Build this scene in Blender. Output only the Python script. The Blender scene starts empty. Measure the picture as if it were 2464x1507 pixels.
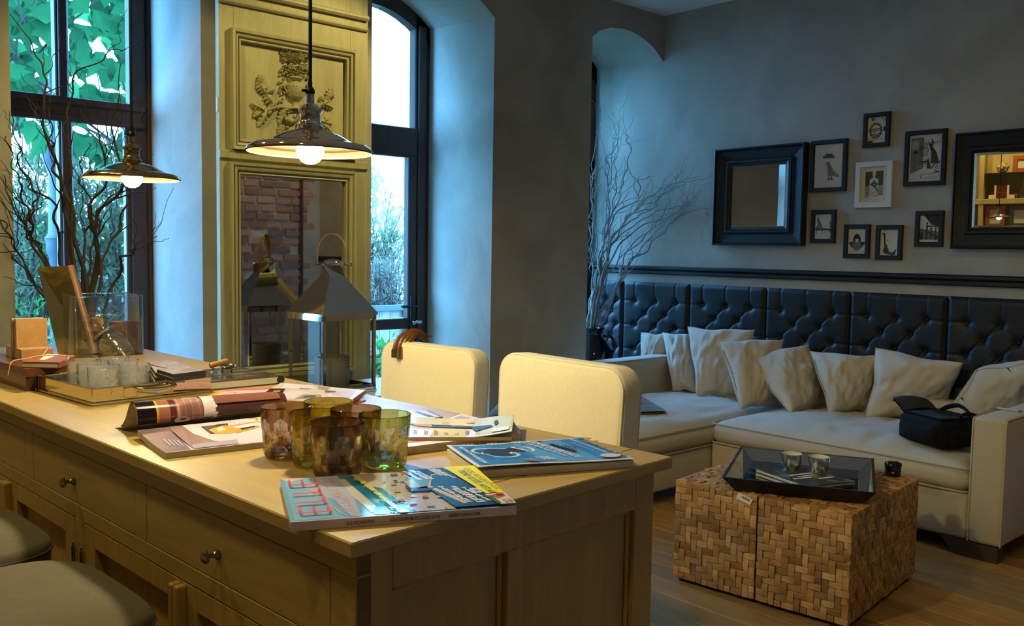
import bpy, bmesh, math, random
from mathutils import Vector, Matrix, Euler
PI = math.pi
V = Vector
scene = bpy.context.scene
COL = scene.collection
# ---------------------------------------------------------------- camera
EYE = V((0, 0, 1.40)); FPX = 2151.0; CX, CY = 1232.0, 753.5
_p, _r, _y = [math.radians(a) for a in (3.98, -0.91, 42.15)]
FWD = V((math.sin(_y)*math.cos(_p), math.cos(_y)*math.cos(_p), -math.sin(_p)))
_rt = V((math.cos(_y), -math.sin(_y), 0)); _dn = FWD.cross(_rt)
RGT = _rt*math.cos(_r) + _dn*math.sin(_r)
DWN = -_rt*math.sin(_r) + _dn*math.cos(_r)
cam = bpy.data.cameras.new('camera'); cam.sensor_width = 36.0; cam.lens = FPX/2464*36.0
cam.clip_start = 0.02; cam.clip_end = 200
camo = bpy.data.objects.new('camera', cam); COL.objects.link(camo)
_m = Matrix((RGT, -DWN, -FWD)).transposed().to_4x4(); _m.translation = EYE
camo.matrix_world = _m
scene.camera = camo
# ---------------------------------------------------------------- world, exposure, lights
scene.view_settings.view_transform = 'Standard'; scene.view_settings.look = 'None'
scene.view_settings.gamma = 1.0; scene.view_settings.use_curve_mapping = False
scene.view_settings.exposure = 0.0
scene.cycles.use_denoising = True
scene.cycles.sample_clamp_indirect = 4.0
scene.cycles.max_bounces = 10; scene.cycles.transmission_bounces = 10; scene.cycles.transparent_max_bounces = 16
scene.cycles.caustics_reflective = False
SKY = (0.14, 0.47, 1.0); SKY_STRENGTH = 38.0
LAMP = (1.0, 0.82, 0.30); BULB_STRENGTH = 700.0
SPOT_W = 24.0; FILL_W = 16.0; M2TILT = 6.9; M2LEAN = -1.57
w = bpy.data.worlds.new('world'); scene.world = w; w.use_nodes = True
bg = w.node_tree.nodes['Background']; bg.inputs[0].default_value = (*SKY, 1); bg.inputs[1].default_value = SKY_STRENGTH
def light(name, kind, loc, power, color, **kw):
    l = bpy.data.lights.new(name, kind); l.energy = power; l.color = color
    o = bpy.data.objects.new(name, l); COL.objects.link(o); o.location = loc
    for k, v in kw.items():
        if k == 'rot': o.rotation_euler = v
        else: setattr(l, k, v)
    return o
# windows are the only openings: portals guide the sampling of the sky (they emit nothing themselves)
for (xa, xb) in ((1.0, 1.84), (2.82, 3.72), (4.62, 5.4)):
    p_ = light('window_portal', 'AREA', ((xa+xb)/2, 5.30, 1.5), 1, (1, 1, 1), shape='RECTANGLE', size=xb-xa+0.3, size_y=3.0, rot=(-PI/2, 0, 0))
    p_.data.cycles.is_portal = True
# the room's recessed ceiling spots
for (x, y, pw) in ((-0.22, 0.55, SPOT_W), (-0.22, 1.75, SPOT_W), (-0.22, 2.95, SPOT_W*2.0), (2.9, 0.2, SPOT_W*0.8)):
    light('unseen_spot', 'SPOT', (x, y, 3.13), pw, LAMP, spot_size=math.radians(152 if y > 2.5 else 110), spot_blend=0.25 if y > 2.5 else 0.8, shadow_soft_size=0.05)
# wall-washing spot over the carved panel, aimed at it from the upper right
def aim(o, target): o.rotation_euler = (V(target)-o.location).to_track_quat('-Z', 'Y').to_euler()
aim(light('unseen_spot', 'SPOT', (3.05, 3.05, 3.13), 95, LAMP, spot_size=math.radians(62), spot_blend=0.5, shadow_soft_size=0.04), (2.2, 4.25, 1.75))
aim(light('unseen_spot', 'SPOT', (-0.25, 2.25, 3.13), 150, LAMP, spot_size=math.radians(48), spot_blend=0.8, shadow_soft_size=0.06), (3.9, 2.15, 0.25))
aim(light('unseen_spot', 'SPOT', (3.2, 0.9, 3.13), 24, LAMP, spot_size=math.radians(90), spot_blend=0.8, shadow_soft_size=0.06), (5.0, 2.6, 0.8))  # added unseen spot that warms the sofa wall
aim(light('unseen_spot', 'SPOT', (4.3, 0.55, 3.13), 70, LAMP, spot_size=math.radians(85), spot_blend=0.7, shadow_soft_size=0.06), (4.7, -0.95, 1.2))  # added unseen spot that brightens the brick shown in the tall mirror
aim(light('unseen_spot', 'SPOT', (0.75, 3.35, 3.13), 50, LAMP, spot_size=math.radians(60), spot_blend=0.5, shadow_soft_size=0.04), (1.86, 4.3, 1.5))  # added unseen spot for the wall strip left of the carved panel
# ---------------------------------------------------------------- survey helpers: pixel of the photo (2464 x 1507) -> point on a real plane
def ray(x, y): return FWD + RGT*((x-CX)/FPX) + DWN*((y-CY)/FPX)
def onz(x, y, z): r = ray(x, y); return EYE + r*((z-EYE.z)/r.z)
def onx(x, y, X): r = ray(x, y); return EYE + r*(X/r.x)
def ony(x, y, Y): r = ray(x, y); return EYE + r*(Y/r.y)
def onp(x, y, pt, n): r = ray(x, y); return EYE + r*((V(pt)-EYE).dot(n)/r.dot(n))
def ond(x, y, d): return EYE + ray(x, y)*d
# ---------------------------------------------------------------- materials
def _mat(name):
    m = bpy.data.materials.new(name); m.use_nodes = True
    return m, m.node_tree, m.node_tree.nodes['Principled BSDF']
def rgb(*c):
    if len(c) == 1: c = c[0]
    f = lambda u: u/12.92 if u <= 0.04045 else ((u+0.055)/1.055)**2.4
    return tuple(f(x/255.0) for x in c[:3])
def mul(c, k): return tuple(min(1, x*k) for x in c)
def _n(nt, t, **kw):
    n = nt.nodes.new(t)
    for k, v in kw.items(): setattr(n, k, v)
    return n
def _coords(nt, scale=(1, 1, 1), world=False):
    if world:
        t = _n(nt, 'ShaderNodeNewGeometry'); out = t.outputs['Position']
    else:
        t = _n(nt, 'ShaderNodeTexCoord'); out = t.outputs['Object']
    mp = _n(nt, 'ShaderNodeMapping'); mp.inputs['Scale'].default_value = scale
    nt.links.new(out, mp.inputs['Vector']); return mp.outputs['Vector']
def _mix(nt, fac, a, b):
    mx = _n(nt, 'ShaderNodeMix', data_type='RGBA')
    for sock, v in ((mx.inputs[0], fac), (mx.inputs[6], a), (mx.inputs[7], b)):
        if hasattr(v, 'links') or isinstance(v, bpy.types.NodeSocket): nt.links.new(v, sock)
        elif isinstance(v, (int, float)): sock.default_value = v
        else: sock.default_value = (*v[:3], 1)
    return mx.outputs[2]
def _noise(nt, vec, scale, detail=4, rough=0.55, dist=0.0):
    n = _n(nt, 'ShaderNodeTexNoise'); n.inputs['Scale'].default_value = scale; n.inputs['Detail'].default_value = detail
    n.inputs['Roughness'].default_value = rough; n.inputs['Distortion'].default_value = dist
    nt.links.new(vec, n.inputs['Vector']); return n.outputs['Fac']
def _ramp(nt, fac, lo, hi):
    r = _n(nt, 'ShaderNodeMapRange'); r.inputs[1].default_value = lo; r.inputs[2].default_value = hi
    nt.links.new(fac, r.inputs[0]); return r.outputs[0]
def _bump(nt, b, h, strength, dist=0.01):
    n = _n(nt, 'ShaderNodeBump'); n.inputs['Strength'].default_value = strength; n.inputs['Distance'].default_value = dist
    nt.links.new(h, n.inputs['Height']); nt.links.new(n.outputs[0], b.inputs['Normal'])
def mat(name, c, rough=0.6, metal=0.0, c2=None, vs=6.0, stretch=(1, 1, 1), bump=0.0, bs=40.0, rnd=0.0, spec=0.5, coat=0.0, lo=0.35, hi=0.65, sheen=0.0, world=False, dist=0.0, bd=0.01):
    m, nt, b = _mat(name)
    b.inputs['Roughness'].default_value = rough; b.inputs['Metallic'].default_value = metal
    b.inputs['Specular IOR Level'].default_value = spec; b.inputs['Coat Weight'].default_value = coat
    b.inputs['Sheen Weight'].default_value = sheen
    b.inputs['Base Color'].default_value = (*c, 1)
    vec = None
    if c2 is not None or bump: vec = _coords(nt, stretch, world)
    col = None
    if c2 is not None:
        col = _mix(nt, _ramp(nt, _noise(nt, vec, vs, dist=dist), lo, hi), c, c2)
    if rnd:
        oi = _n(nt, 'ShaderNodeObjectInfo')
        hs = _n(nt, 'ShaderNodeHueSaturation')
        r = _ramp(nt, oi.outputs['Random'], 0, 1); r.node.inputs[3].default_value = 1-rnd; r.node.inputs[4].default_value = 1+rnd
        nt.links.new(r, hs.inputs['Value'])
        if col is not None: nt.links.new(col, hs.inputs['Color'])
        else: hs.inputs['Color'].default_value = (*c, 1)
        col = hs.outputs[0]
    if col is not None: nt.links.new(col, b.inputs['Base Color'])
    if bump: _bump(nt, b, _noise(nt, vec, bs, 5), bump, bd)
    return m
def glass_mat(name, color=(1, 1, 1), rough=0.0, ior=1.5):
    m, nt, b = _mat(name)
    b.inputs['Base Color'].default_value = (*color, 1); b.inputs['Roughness'].default_value = rough
    b.inputs['IOR'].default_value = ior; b.inputs['Transmission Weight'].default_value = 1.0
    return m
def tint_glass(name, color, clear=0.5, rough=0.02):
    "thick coloured glass: a refracting body that also lets straight light through"
    m, nt, b = _mat(name); out = nt.nodes['Material Output']
    b.inputs['Base Color'].default_value = (*color, 1); b.inputs['Roughness'].default_value = rough
    b.inputs['IOR'].default_value = 1.5; b.inputs['Transmission Weight'].default_value = 1.0
    t = _n(nt, 'ShaderNodeBsdfTransparent'); t.inputs[0].default_value = (*color, 1)
    mx = _n(nt, 'ShaderNodeMixShader'); mx.inputs[0].default_value = clear
    nt.links.new(b.outputs[0], mx.inputs[1]); nt.links.new(t.outputs[0], mx.inputs[2]); nt.links.new(mx.outputs[0], out.inputs[0])
    return m
def pane_mat(name, tint=(1, 1, 1), refl=1.0):
    "thin flat pane: clear with a fresnel reflection"
    m, nt, b = _mat(name); out = nt.nodes['Material Output']; nt.nodes.remove(b)
    t = _n(nt, 'ShaderNodeBsdfTransparent'); t.inputs[0].default_value = (*tint, 1)
    g = _n(nt, 'ShaderNodeBsdfGlossy'); g.inputs['Roughness'].default_value = 0.0
    ge = _n(nt, 'ShaderNodeNewGeometry'); dt = _n(nt, 'ShaderNodeVectorMath', operation='DOT_PRODUCT')
    nt.links.new(ge.outputs['Normal'], dt.inputs[0]); nt.links.new(ge.outputs['Incoming'], dt.inputs[1])
    last = dt.outputs['Value']
    for op, v in (('ABSOLUTE', None), ('SUBTRACT', 'r'), ('POWER', 5.0), ('MULTIPLY', 0.92*refl), ('ADD', 0.04*refl)):
        k = _n(nt, 'ShaderNodeMath', operation=op)
        if v == 'r': k.inputs[0].default_value = 1.0; nt.links.new(last, k.inputs[1])
        else:
            nt.links.new(last, k.inputs[0])
            if v is not None: k.inputs[1].default_value = v
        last = k.outputs[0]
    mx = _n(nt, 'ShaderNodeMixShader'); nt.links.new(k.outputs[0], mx.inputs[0])
    nt.links.new(t.outputs[0], mx.inputs[1]); nt.links.new(g.outputs[0], mx.inputs[2]); nt.links.new(mx.outputs[0], out.inputs[0])
    return m
def emit_mat(name, c, s):
    m, nt, b = _mat(name); b.inputs['Emission Color'].default_value = (*c, 1); b.inputs['Emission Strength'].default_value = s
    b.inputs['Base Color'].default_value = (*c, 1); return m
def leaf_mat(name, c, c2, trans=0.5):
    m, nt, b = _mat(name); out = nt.nodes['Material Output']; nt.nodes.remove(b)
    vec = _coords(nt); col = _mix(nt, _ramp(nt, _noise(nt, vec, 3.0), 0.3, 0.7), c, c2)
    d = _n(nt, 'ShaderNodeBsdfDiffuse'); t = _n(nt, 'ShaderNodeBsdfTranslucent')
    nt.links.new(col, d.inputs[0]); nt.links.new(col, t.inputs[0])
    mx = _n(nt, 'ShaderNodeMixShader'); mx.inputs[0].default_value = trans
    nt.links.new(d.outputs[0], mx.inputs[1]); nt.links.new(t.outputs[0], mx.inputs[2]); nt.links.new(mx.outputs[0], out.inputs[0])
    return m
def weave_mat(name, c, c2, scale=260, bump=0.35, rough=0.9):
    "woven linen: two crossed wave bands make the thread relief"
    m, nt, b = _mat(name); b.inputs['Roughness'].default_value = rough; b.inputs['Specular IOR Level'].default_value = 0.2
    b.inputs['Sheen Weight'].default_value = 0.15
    vec = _coords(nt)
    n1 = _noise(nt, _coords(nt, (1, 1, 0.12)), scale*0.5, 3); n2 = _noise(nt, _coords(nt, (0.12, 0.12, 1)), scale*0.5, 3)
    add = _n(nt, 'ShaderNodeMath', operation='ADD'); nt.links.new(n1, add.inputs[0]); nt.links.new(n2, add.inputs[1])
    half = _n(nt, 'ShaderNodeMath', operation='MULTIPLY'); half.inputs[1].default_value = 0.5; nt.links.new(add.outputs[0], half.inputs[0])
    big = _noise(nt, vec, 4.0)
    col = _mix(nt, _ramp(nt, half.outputs[0], 0.40, 0.60), c, c2)
    nt.links.new(col, b.inputs['Base Color']); _bump(nt, b, half.outputs[0], bump, 0.004)
    return m
# ---------------------------------------------------------------- mesh builder
class MB:
    def __init__(s): s.v = []; s.f = []; s.mi = []
    def add(s, verts, faces, M=None, mi=0):
        o = len(s.v)
        s.v += [tuple(M @ V(p)) if M is not None else tuple(p) for p in verts]
        s.f += [tuple(i+o for i in f) for f in faces]; s.mi += [mi]*len(faces)
        return s
    def addbm(s, bm, M=None, mi=0):
        bm.verts.index_update()
        s.add([v.co[:] for v in bm.verts], [[v.index for v in f.verts] for f in bm.faces], M, mi); bm.free(); return s
    def box(s, a, b, M=None, bev=0.0, seg=1, mi=0):
        a = V(a); b = V(b)
        lo = V([min(a[i], b[i]) for i in range(3)]); hi = V([max(a[i], b[i]) for i in range(3)])
        vs = [(x, y, z) for x in (lo.x, hi.x) for y in (lo.y, hi.y) for z in (lo.z, hi.z)]
        fs = [(0, 1, 3, 2), (4, 6, 7, 5), (0, 4, 5, 1), (2, 3, 7, 6), (0, 2, 6, 4), (1, 5, 7, 3)]
        if bev <= 0: return s.add(vs, fs, M, mi)
        bm = bmesh.new(); bv = [bm.verts.new(p) for p in vs]
        for f in fs: bm.faces.new([bv[i] for i in f])
        bmesh.ops.bevel(bm, geom=bm.edges[:], offset=min(bev, 0.49*min(hi-lo)), segments=seg, profile=0.5, affect='EDGES')
        return s.addbm(bm, M, mi)
    def lathe(s, prof, n=24, M=None, mi=0, cap=True):
        vs = []; fs = []; k = len(prof)
        for r, z in prof:
            for j in range(n):
                a = 2*PI*j/n; vs.append((r*math.cos(a), r*math.sin(a), z))
        for i in range(k-1):
            for j in range(n):
                fs.append((i*n+j, i*n+(j+1) % n, (i+1)*n+(j+1) % n, (i+1)*n+j))
        if cap:
            if prof[0][0] > 1e-6: fs.append(tuple(range(n-1, -1, -1)))
            if prof[-1][0] > 1e-6: fs.append(tuple((k-1)*n+j for j in range(n)))
        return s.add(vs, fs, M, mi)
    def tube(s, pts, r, n=8, M=None, mi=0, cap=True, flat=1.0):
        pts = [V(p) for p in pts]; k = len(pts); vs = []; fs = []
        rad = r if hasattr(r, '__len__') else [r]*k
        up = None
        for i, p in enumerate(pts):
            t = (pts[min(i+1, k-1)] - pts[max(i-1, 0)]).normalized()
            if up is None:
                up = V((0, 0, 1)) if abs(t.z) < 0.9 else V((1, 0, 0))
            u = (up - t*up.dot(t)).normalized(); w_ = t.cross(u); up = u
            for j in range(n):
                a = 2*PI*j/n; vs.append(p + u*(rad[i]*math.cos(a)) + w_*(rad[i]*flat*math.sin(a)))
        for i in range(k-1):
            for j in range(n): fs.append((i*n+j, i*n+(j+1) % n, (i+1)*n+(j+1) % n, (i+1)*n+j))
        if cap: fs.append(tuple(range(n-1, -1, -1))); fs.append(tuple((k-1)*n+j for j in range(n)))
        return s.add(vs, fs, M, mi)
    def prism(s, poly, z0, z1, M=None, mi=0):
        n = len(poly); vs = [(x, y, z0) for x, y in poly] + [(x, y, z1) for x, y in poly]
        fs = [tuple(range(n-1, -1, -1)), tuple(range(n, 2*n))] + [(i, (i+1) % n, n+(i+1) % n, n+i) for i in range(n)]
        return s.add(vs, fs, M, mi)
    def grid(s, fn, nu, nv, M=None, mi=0, wrap=False):
        vs = [fn(i/nu, j/nv) for i in range(nu+1) for j in range(nv+1)]
        fs = [(i*(nv+1)+j, (i+1)*(nv+1)+j, (i+1)*(nv+1)+j+1, i*(nv+1)+j+1) for i in range(nu) for j in range(nv)]
        return s.add(vs, fs, M, mi)
    def quad(s, a, b, c, d, mi=0): return s.add([a, b, c, d], [(0, 1, 2, 3)], None, mi)
    def mesh(s, name, mats, smooth=False, angle=40, weld=0.0, inv=None):
        me = bpy.data.meshes.new(name)
        vs = s.v if inv is None else [tuple(inv @ V(p)) for p in s.v]
        me.from_pydata(vs, [], s.f)
        mats = mats if isinstance(mats, (list, tuple)) else [mats]
        for m in mats: me.materials.append(m)
        me.polygons.foreach_set('material_index', s.mi)
        bm = bmesh.new(); bm.from_mesh(me)
        if weld: bmesh.ops.remove_doubles(bm, verts=bm.verts[:], dist=weld)
        bmesh.ops.recalc_face_normals(bm, faces=bm.faces[:])
        if smooth:
            for f in bm.faces: f.smooth = True
            lim = math.radians(angle)
            for e in bm.edges:
                if len(e.link_faces) == 2 and e.calc_face_angle(0) > lim: e.smooth = False
        bm.to_mesh(me); bm.free(); me.update()
        return me
    def build(s, name, mats, parent=None, smooth=False, angle=40, weld=0.0, local=False, kind=None):
        "link as ONE object; vertices are world coordinates unless local=True (then in the frame of the thing)"
        inv = None
        if parent is not None and not local: inv = wm(parent).inverted()
        o = bpy.data.objects.new(name, s.mesh(name, mats, smooth, angle, weld, inv)); COL.objects.link(o)
        if parent is not None: o.parent = parent
        if kind: o['kind'] = kind
        return o
def wm(o):
    m = o.matrix_basis.copy()
    while o.parent is not None: o = o.parent; m = o.matrix_basis @ m
    return m
def tag(o, label, cat, group=None, kind=None):
    o['label'] = label; o['category'] = cat
    if group: o['group'] = group
    if kind: o['kind'] = kind
    return o
def thing(name, label, cat, loc=(0, 0, 0), rotz=0.0, group=None, rot=None, kind=None):
    o = bpy.data.objects.new(name, None); COL.objects.link(o); o.empty_display_size = 0.05
    o.location = loc; o.rotation_euler = rot if rot else (0, 0, rotz)
    return tag(o, label, cat, group, kind)
def dup(root, loc, rotz=None, label=None, group=None, rot=None, scale=None):
    r = root.copy(); COL.objects.link(r); r.location = loc
    if rotz is not None: r.rotation_euler = (0, 0, rotz)
    if rot is not None: r.rotation_euler = rot
    if scale is not None: r.scale = (scale,)*3 if isinstance(scale, (int, float)) else scale
    if label: r['label'] = label
    if group: r['group'] = group
    for ch in list(root.children):
        c = ch.copy(); COL.objects.link(c); c.parent = r
        for g in list(ch.children):
            d = g.copy(); COL.objects.link(d); d.parent = c
    return r
def piece(name, me, parent, loc=(0, 0, 0), rot=(0, 0, 0), scale=None, m=None):
    o = bpy.data.objects.new(name, me); COL.objects.link(o); o.parent = parent
    if m is not None: o.matrix_basis = m
    else:
        o.location = loc; o.rotation_euler = rot
        if scale: o.scale = scale
    return o
def frame(o, x, y, z=None):
    "matrix with origin o, x axis along x, y axis near y"
    x = V(x).normalized(); z = x.cross(V(y)).normalized() if z is None else V(z).normalized(); y = z.cross(x)
    m = Matrix((x, y, z)).transposed().to_4x4(); m.translation = V(o); return m
def T(*p): return Matrix.Translation(V(p))
def RZ(a): return Matrix.Rotation(a, 4, 'Z')
def RX(a): return Matrix.Rotation(a, 4, 'X')
def RY(a): return Matrix.Rotation(a, 4, 'Y')
def lerp(a, b, t): return a + (b-a)*t
def spline(pts, n):
    "Catmull-Rom through pts"
    P = [V(p) for p in pts]; P = [P[0]*2-P[1]] + P + [P[-1]*2-P[-2]]; out = []
    seg = len(P)-3
    for i in range(n+1):
        t = i/n*seg; k = min(int(t), seg-1); t -= k; a, b, c, d = P[k:k+4]
        out.append(0.5*((2*b) + (c-a)*t + (2*a-5*b+4*c-d)*t*t + (3*b-a-3*c+d)*t**3))
    return out
_fonts = {}
def text_geo(s, size, shear=0.0, bold=0.0, space=1.0):
    cu = bpy.data.curves.new('t', 'FONT'); cu.body = s; cu.size = size; cu.align_x = 'LEFT'; cu.shear = shear; cu.offset = bold; cu.resolution_u = 2; cu.space_character = space
    ob = bpy.data.objects.new('t', cu); COL.objects.link(ob)
    dg = bpy.context.evaluated_depsgraph_get(); me = bpy.data.meshes.new_from_object(ob.evaluated_get(dg))
    vs = [v.co.copy() for v in me.vertices]; fs = [tuple(p.vertices) for p in me.polygons]
    bpy.data.objects.remove(ob); bpy.data.curves.remove(cu); bpy.data.meshes.remove(me)
    return vs, fs
def put_text(mb, s, M, size, mi=0, fit=None, shear=0.0, bold=0.0, fn=None, height=None):
    "lay flat lettering: baseline along +x of M; fit = wanted length"
    vs, fs = text_geo(s, 1.0, shear, bold)
    if not vs: return
    x0 = min(v.x for v in vs); x1 = max(v.x for v in vs); sx = size if fit is None else fit/max(1e-6, x1-x0)
    sy = size
    vs = [V(((v.x-x0)*sx, v.y*sy, v.z)) for v in vs]
    if fn: mb.add([fn(v) for v in vs], fs, None, mi)
    else: mb.add(vs, fs, M, mi)
# ---------------------------------------------------------------- materials in use
PLASTER = mat('plaster', (0.47, 0.43, 0.36), 0.8, c2=(0.345, 0.32, 0.275), vs=2.2, bump=0.35, bs=7.0, world=True, lo=0.3, hi=0.7, dist=0.8, bd=0.02, spec=0.3)
CEIL = mat('ceiling_paint', (0.82, 0.82, 0.86), 0.9)
FRAMEWOOD = mat('window_brown', (0.060, 0.030, 0.018), 0.5, c2=(0.042, 0.020, 0.012), vs=8, stretch=(6, 6, 1))
OAK = mat('oak', (0.45, 0.31, 0.118), 0.42, c2=(0.39, 0.26, 0.095), vs=5, stretch=(9, 1, 9), bump=0.06, bs=60, dist=0.6)
OAKX = mat('oak_cross', (0.45, 0.31, 0.118), 0.42, c2=(0.39, 0.26, 0.095), vs=5, stretch=(1, 9, 9), bump=0.06, bs=60, dist=0.6)
OAKV = mat('oak_upright', (0.49, 0.315, 0.10), 0.5, c2=(0.41, 0.255, 0.08), vs=5, stretch=(9, 9, 1), bump=0.06, bs=60, dist=0.6)
FLOORW = mat('floor_oak', (0.38, 0.215, 0.075), 0.36, c2=(0.27, 0.14, 0.045), vs=4, stretch=(8, 0.9, 8), bump=0.08, bs=30, rnd=0.35, world=True, dist=0.8)
FLOORP = mat('floor_oak_pale', (0.50, 0.37, 0.22), 0.38, c2=(0.40, 0.28, 0.155), vs=4, stretch=(8, 0.9, 8), bump=0.08, bs=30, rnd=0.15, world=True, dist=0.8)
DARK = mat('dark_gap', (0.012, 0.009, 0.007), 0.9)
BLACKWOOD = mat('black_lacquer', (0.008, 0.0085, 0.010), 0.42, spec=0.4)
TRUM = mat('aged_grey_paint', (0.44, 0.40, 0.21), 0.55, c2=(0.37, 0.33, 0.17), vs=7, stretch=(3, 3, 0.6), bump=0.10, bs=45, dist=0.8)
GILT = mat('carved_wood', (0.42, 0.38, 0.20), 0.6, c2=(0.31, 0.27, 0.13), vs=30, bump=0.4, bs=120)
MIRROR = mat('mirror_silver', (0.80, 0.80, 0.78), 0.0, 1.0)
OLDMIRROR = mat('old_mirror_silver', (0.62, 0.60, 0.58), 0.02, 1.0)
BRICK = mat('brick_clay', (0.42, 0.20, 0.13), 0.9, c2=(0.30, 0.19, 0.15), vs=12, bump=0.5, bs=50, rnd=0.35, world=True)
MORTAR = mat('mortar', (0.55, 0.50, 0.44), 0.95, c2=(0.30, 0.26, 0.22), vs=10, bump=0.5, bs=40)
PANE = pane_mat('window_pane', (0.97, 0.99, 0.98), 0.6)
CHROME = mat('polished_nickel', (0.76, 0.73, 0.68), 0.06, 1.0)
BRASS = mat('aged_brass', (0.48, 0.38, 0.22), 0.16, 1.0)
PEWTER = mat('pewter', (0.30, 0.27, 0.22), 0.25, 1.0)
# ---------------------------------------------------------------- setting
XW, YW, YO, ZC = 5.40, 4.319, 5.03, 3.17          # sofa wall, window wall, window plane, ceiling
XL, YB = -1.70, -0.95                              # shelf wall, brick wall
mb = MB().box((XL-0.1, YB-0.1, -0.08), (XW+0.1, YO+0.1, -0.022))
fl = mb.build('floor', DARK, kind='structure'); tag(fl, 'oak plank floor under the sofa and the woven cubes', 'floor')
rnd = random.Random(3)
pl_cache = {}
y_edges = {}
nx = 0; x = XL
while x < XW-0.01:
    wd = 0.135; y = YB - rnd.uniform(0, 1.4)
    while y < YO:
        ln = rnd.uniform(1.2, 2.1); ya = max(y, YB); yb = min(y+ln, YO)
        if yb-ya > 0.05:
            pale = rnd.random() < 0.16
            xb = min(x+wd, XW)
            o = MB().box((x+0.001, ya+0.001, -0.022), (xb-0.001, yb-0.001, 0.0), bev=0.0025).build('plank', FLOORP if pale else FLOORW, fl)
        y += ln
    x += wd
def arch_z(x, xa, xb, zs, rise):
    u = (x-(xa+xb)/2)/((xb-xa)/2); return zs + rise*(1-u*u)
NICHE = [(4.62, 2.89), (4.70, 2.945), (4.807, 2.98), (4.94, 2.997), (5.03, 2.992), (5.124, 2.976), (5.21, 2.95), (5.294, 2.914), (5.36, 2.865), (5.40, 2.832)]
OPEN = [(1.00, 1.836, [(lerp(1.00, 1.836, i/12), arch_z(lerp(1.00, 1.836, i/12), 1.00, 1.836, 2.86, 0.17)) for i in range(13)]),
        (2.82, 3.725, [(lerp(2.82, 3.725, i/12), arch_z(lerp(2.82, 3.725, i/12), 2.82, 3.725, 2.85, 0.19)) for i in range(13)]),
        (4.62, 5.40, NICHE)]
mb = MB(); YT = YO + 0.10
xs = XL - 0.1
for xa, xb, arc in OPEN:
    mb.box((xs, YW, 0), (xa, YT, ZC+0.25)); xs = xb
    for (x0, z0), (x1, z1) in zip(arc[:-1], arc[1:]):
        d = 0.055
        mb.add([(x0, YW, z0), (x1, YW, z1), (x1, YW, ZC+0.25), (x0, YW, ZC+0.25), (x0, YT, z0+d), (x1, YT, z1+d), (x1, YT, ZC+0.25), (x0, YT, ZC+0.25)],
               [(0, 1, 2, 3), (4, 7, 6, 5), (0, 4, 5, 1), (3, 2, 6, 7)])
mb.box((xs, YW, 0), (XW+0.15, YT, ZC+0.25)) if xs < XW-0.001 else None
o = mb.build('wall_back', PLASTER, kind='structure'); tag(o, 'grey plaster wall with three deep arched window openings', 'wall')
o = MB().box((XW, YB-0.1, 0), (XW+0.15, YT, ZC+0.25)).build('wall_right', PLASTER, kind='structure'); tag(o, 'grey plaster wall behind the sofa, hung with frames', 'wall')
o = MB().box((XL-0.15, YB-0.1, 0), (XL, YT, ZC+0.25)).build('wall_left', PLASTER, kind='structure'); tag(o, 'plaster wall behind the lit shelves', 'wall')
# front wall: plaster with an exposed brick stretch, seen in the tall mirror
wf = MB().box((XL, YB-0.20, 0), (XW+0.1, YB-0.02, ZC+0.25)).build('wall_front', MORTAR, kind='structure'); tag(wf, 'old red brick wall seen in the tall mirror', 'wall')
bm_ = [MB().box((-0.5, -0.5, -0.5), (0.5, 0.5, 0.5)).mesh('brick', BRICK)]
rnd = random.Random(11); z = 0.05; row = 0
while z < 2.75:
    x = 3.55 - (0.12 if row % 2 else 0)
    while x < 5.12:
        ln = rnd.uniform(0.18, 0.24)
        if rnd.random() < 0.95 and x > 3.3:
            piece('brick', bm_[0], wf, (x+ln/2, YB-0.015+rnd.uniform(-0.008, 0.006), z+0.036), (0, 0, rnd.uniform(-.03, .03)), (ln-0.022, 0.05, 0.066+rnd.uniform(-.008, .006)))
        x += ln
    z += 0.092; row += 1
o = MB().box((5.13, YB-0.05, 0), (5.17, YB+0.03, ZC), bev=0.004).build('trim_2', FRAMEWOOD, kind='structure'); tag(o, 'dark vertical post ending the brick wall in the mirror', 'trim')
MB().box((5.17, YB-0.03, 0), (XW, YB+0.0, ZC)).build('wall_panel', PLASTER, wf)
# ceiling with a soft cove towards the window wall
mb = MB().box((XL-0.1, YB-0.1, ZC), (XW+0.1, YW+0.02, ZC+0.12))
pts = [(0, 0)] + [(0.16*(1-math.sin(a)), 0.05*(1-math.cos(a))) for a in [PI/2*i/6 for i in range(7)]]
o = mb.build('ceiling', CEIL, kind='structure'); tag(o, 'white ceiling tinted blue by daylight', 'ceiling')
# dark chair rail along the sofa wall
mb = MB().box((XW-0.028, YB, 1.239), (XW, YO, 1.272), bev=0.006).box((XW-0.040, YB, 1.272), (XW, YO, 1.303), bev=0.008)
o = mb.build('trim_1', BLACKWOOD, kind='structure'); tag(o, 'black chair rail running along the wall above the tufted panels', 'trim')

# ---------------------------------------------------------------- windows
def bar(mb, xa, xb, za, zb, y=YO, d=0.06, bev=0.006): mb.box((xa, y-d/2, za), (xb, y+d/2, zb), bev=bev)
def arched(mb, xa, xb, zs, rise, t, y, d, n=12):
    for i in range(n):
        x0 = lerp(xa, xb, i/n); x1 = lerp(xa, xb, (i+1)/n)
        z0 = arch_z(x0, xa, xb, zs, rise); z1 = arch_z(x1, xa, xb, zs, rise)
        mb.add([(x0, y-d/2, z0-t), (x1, y-d/2, z1-t), (x1, y-d/2, z1), (x0, y-d/2, z0), (x0, y+d/2, z0-t), (x1, y+d/2, z1-t), (x1, y+d/2, z1), (x0, y+d/2, z0)],
               [(0, 1, 2, 3), (4, 7, 6, 5), (0, 4, 5, 1), (3, 2, 6, 7)])
def px_x(px, py=400, Y=YO): return ony(px, py, Y).x
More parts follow.
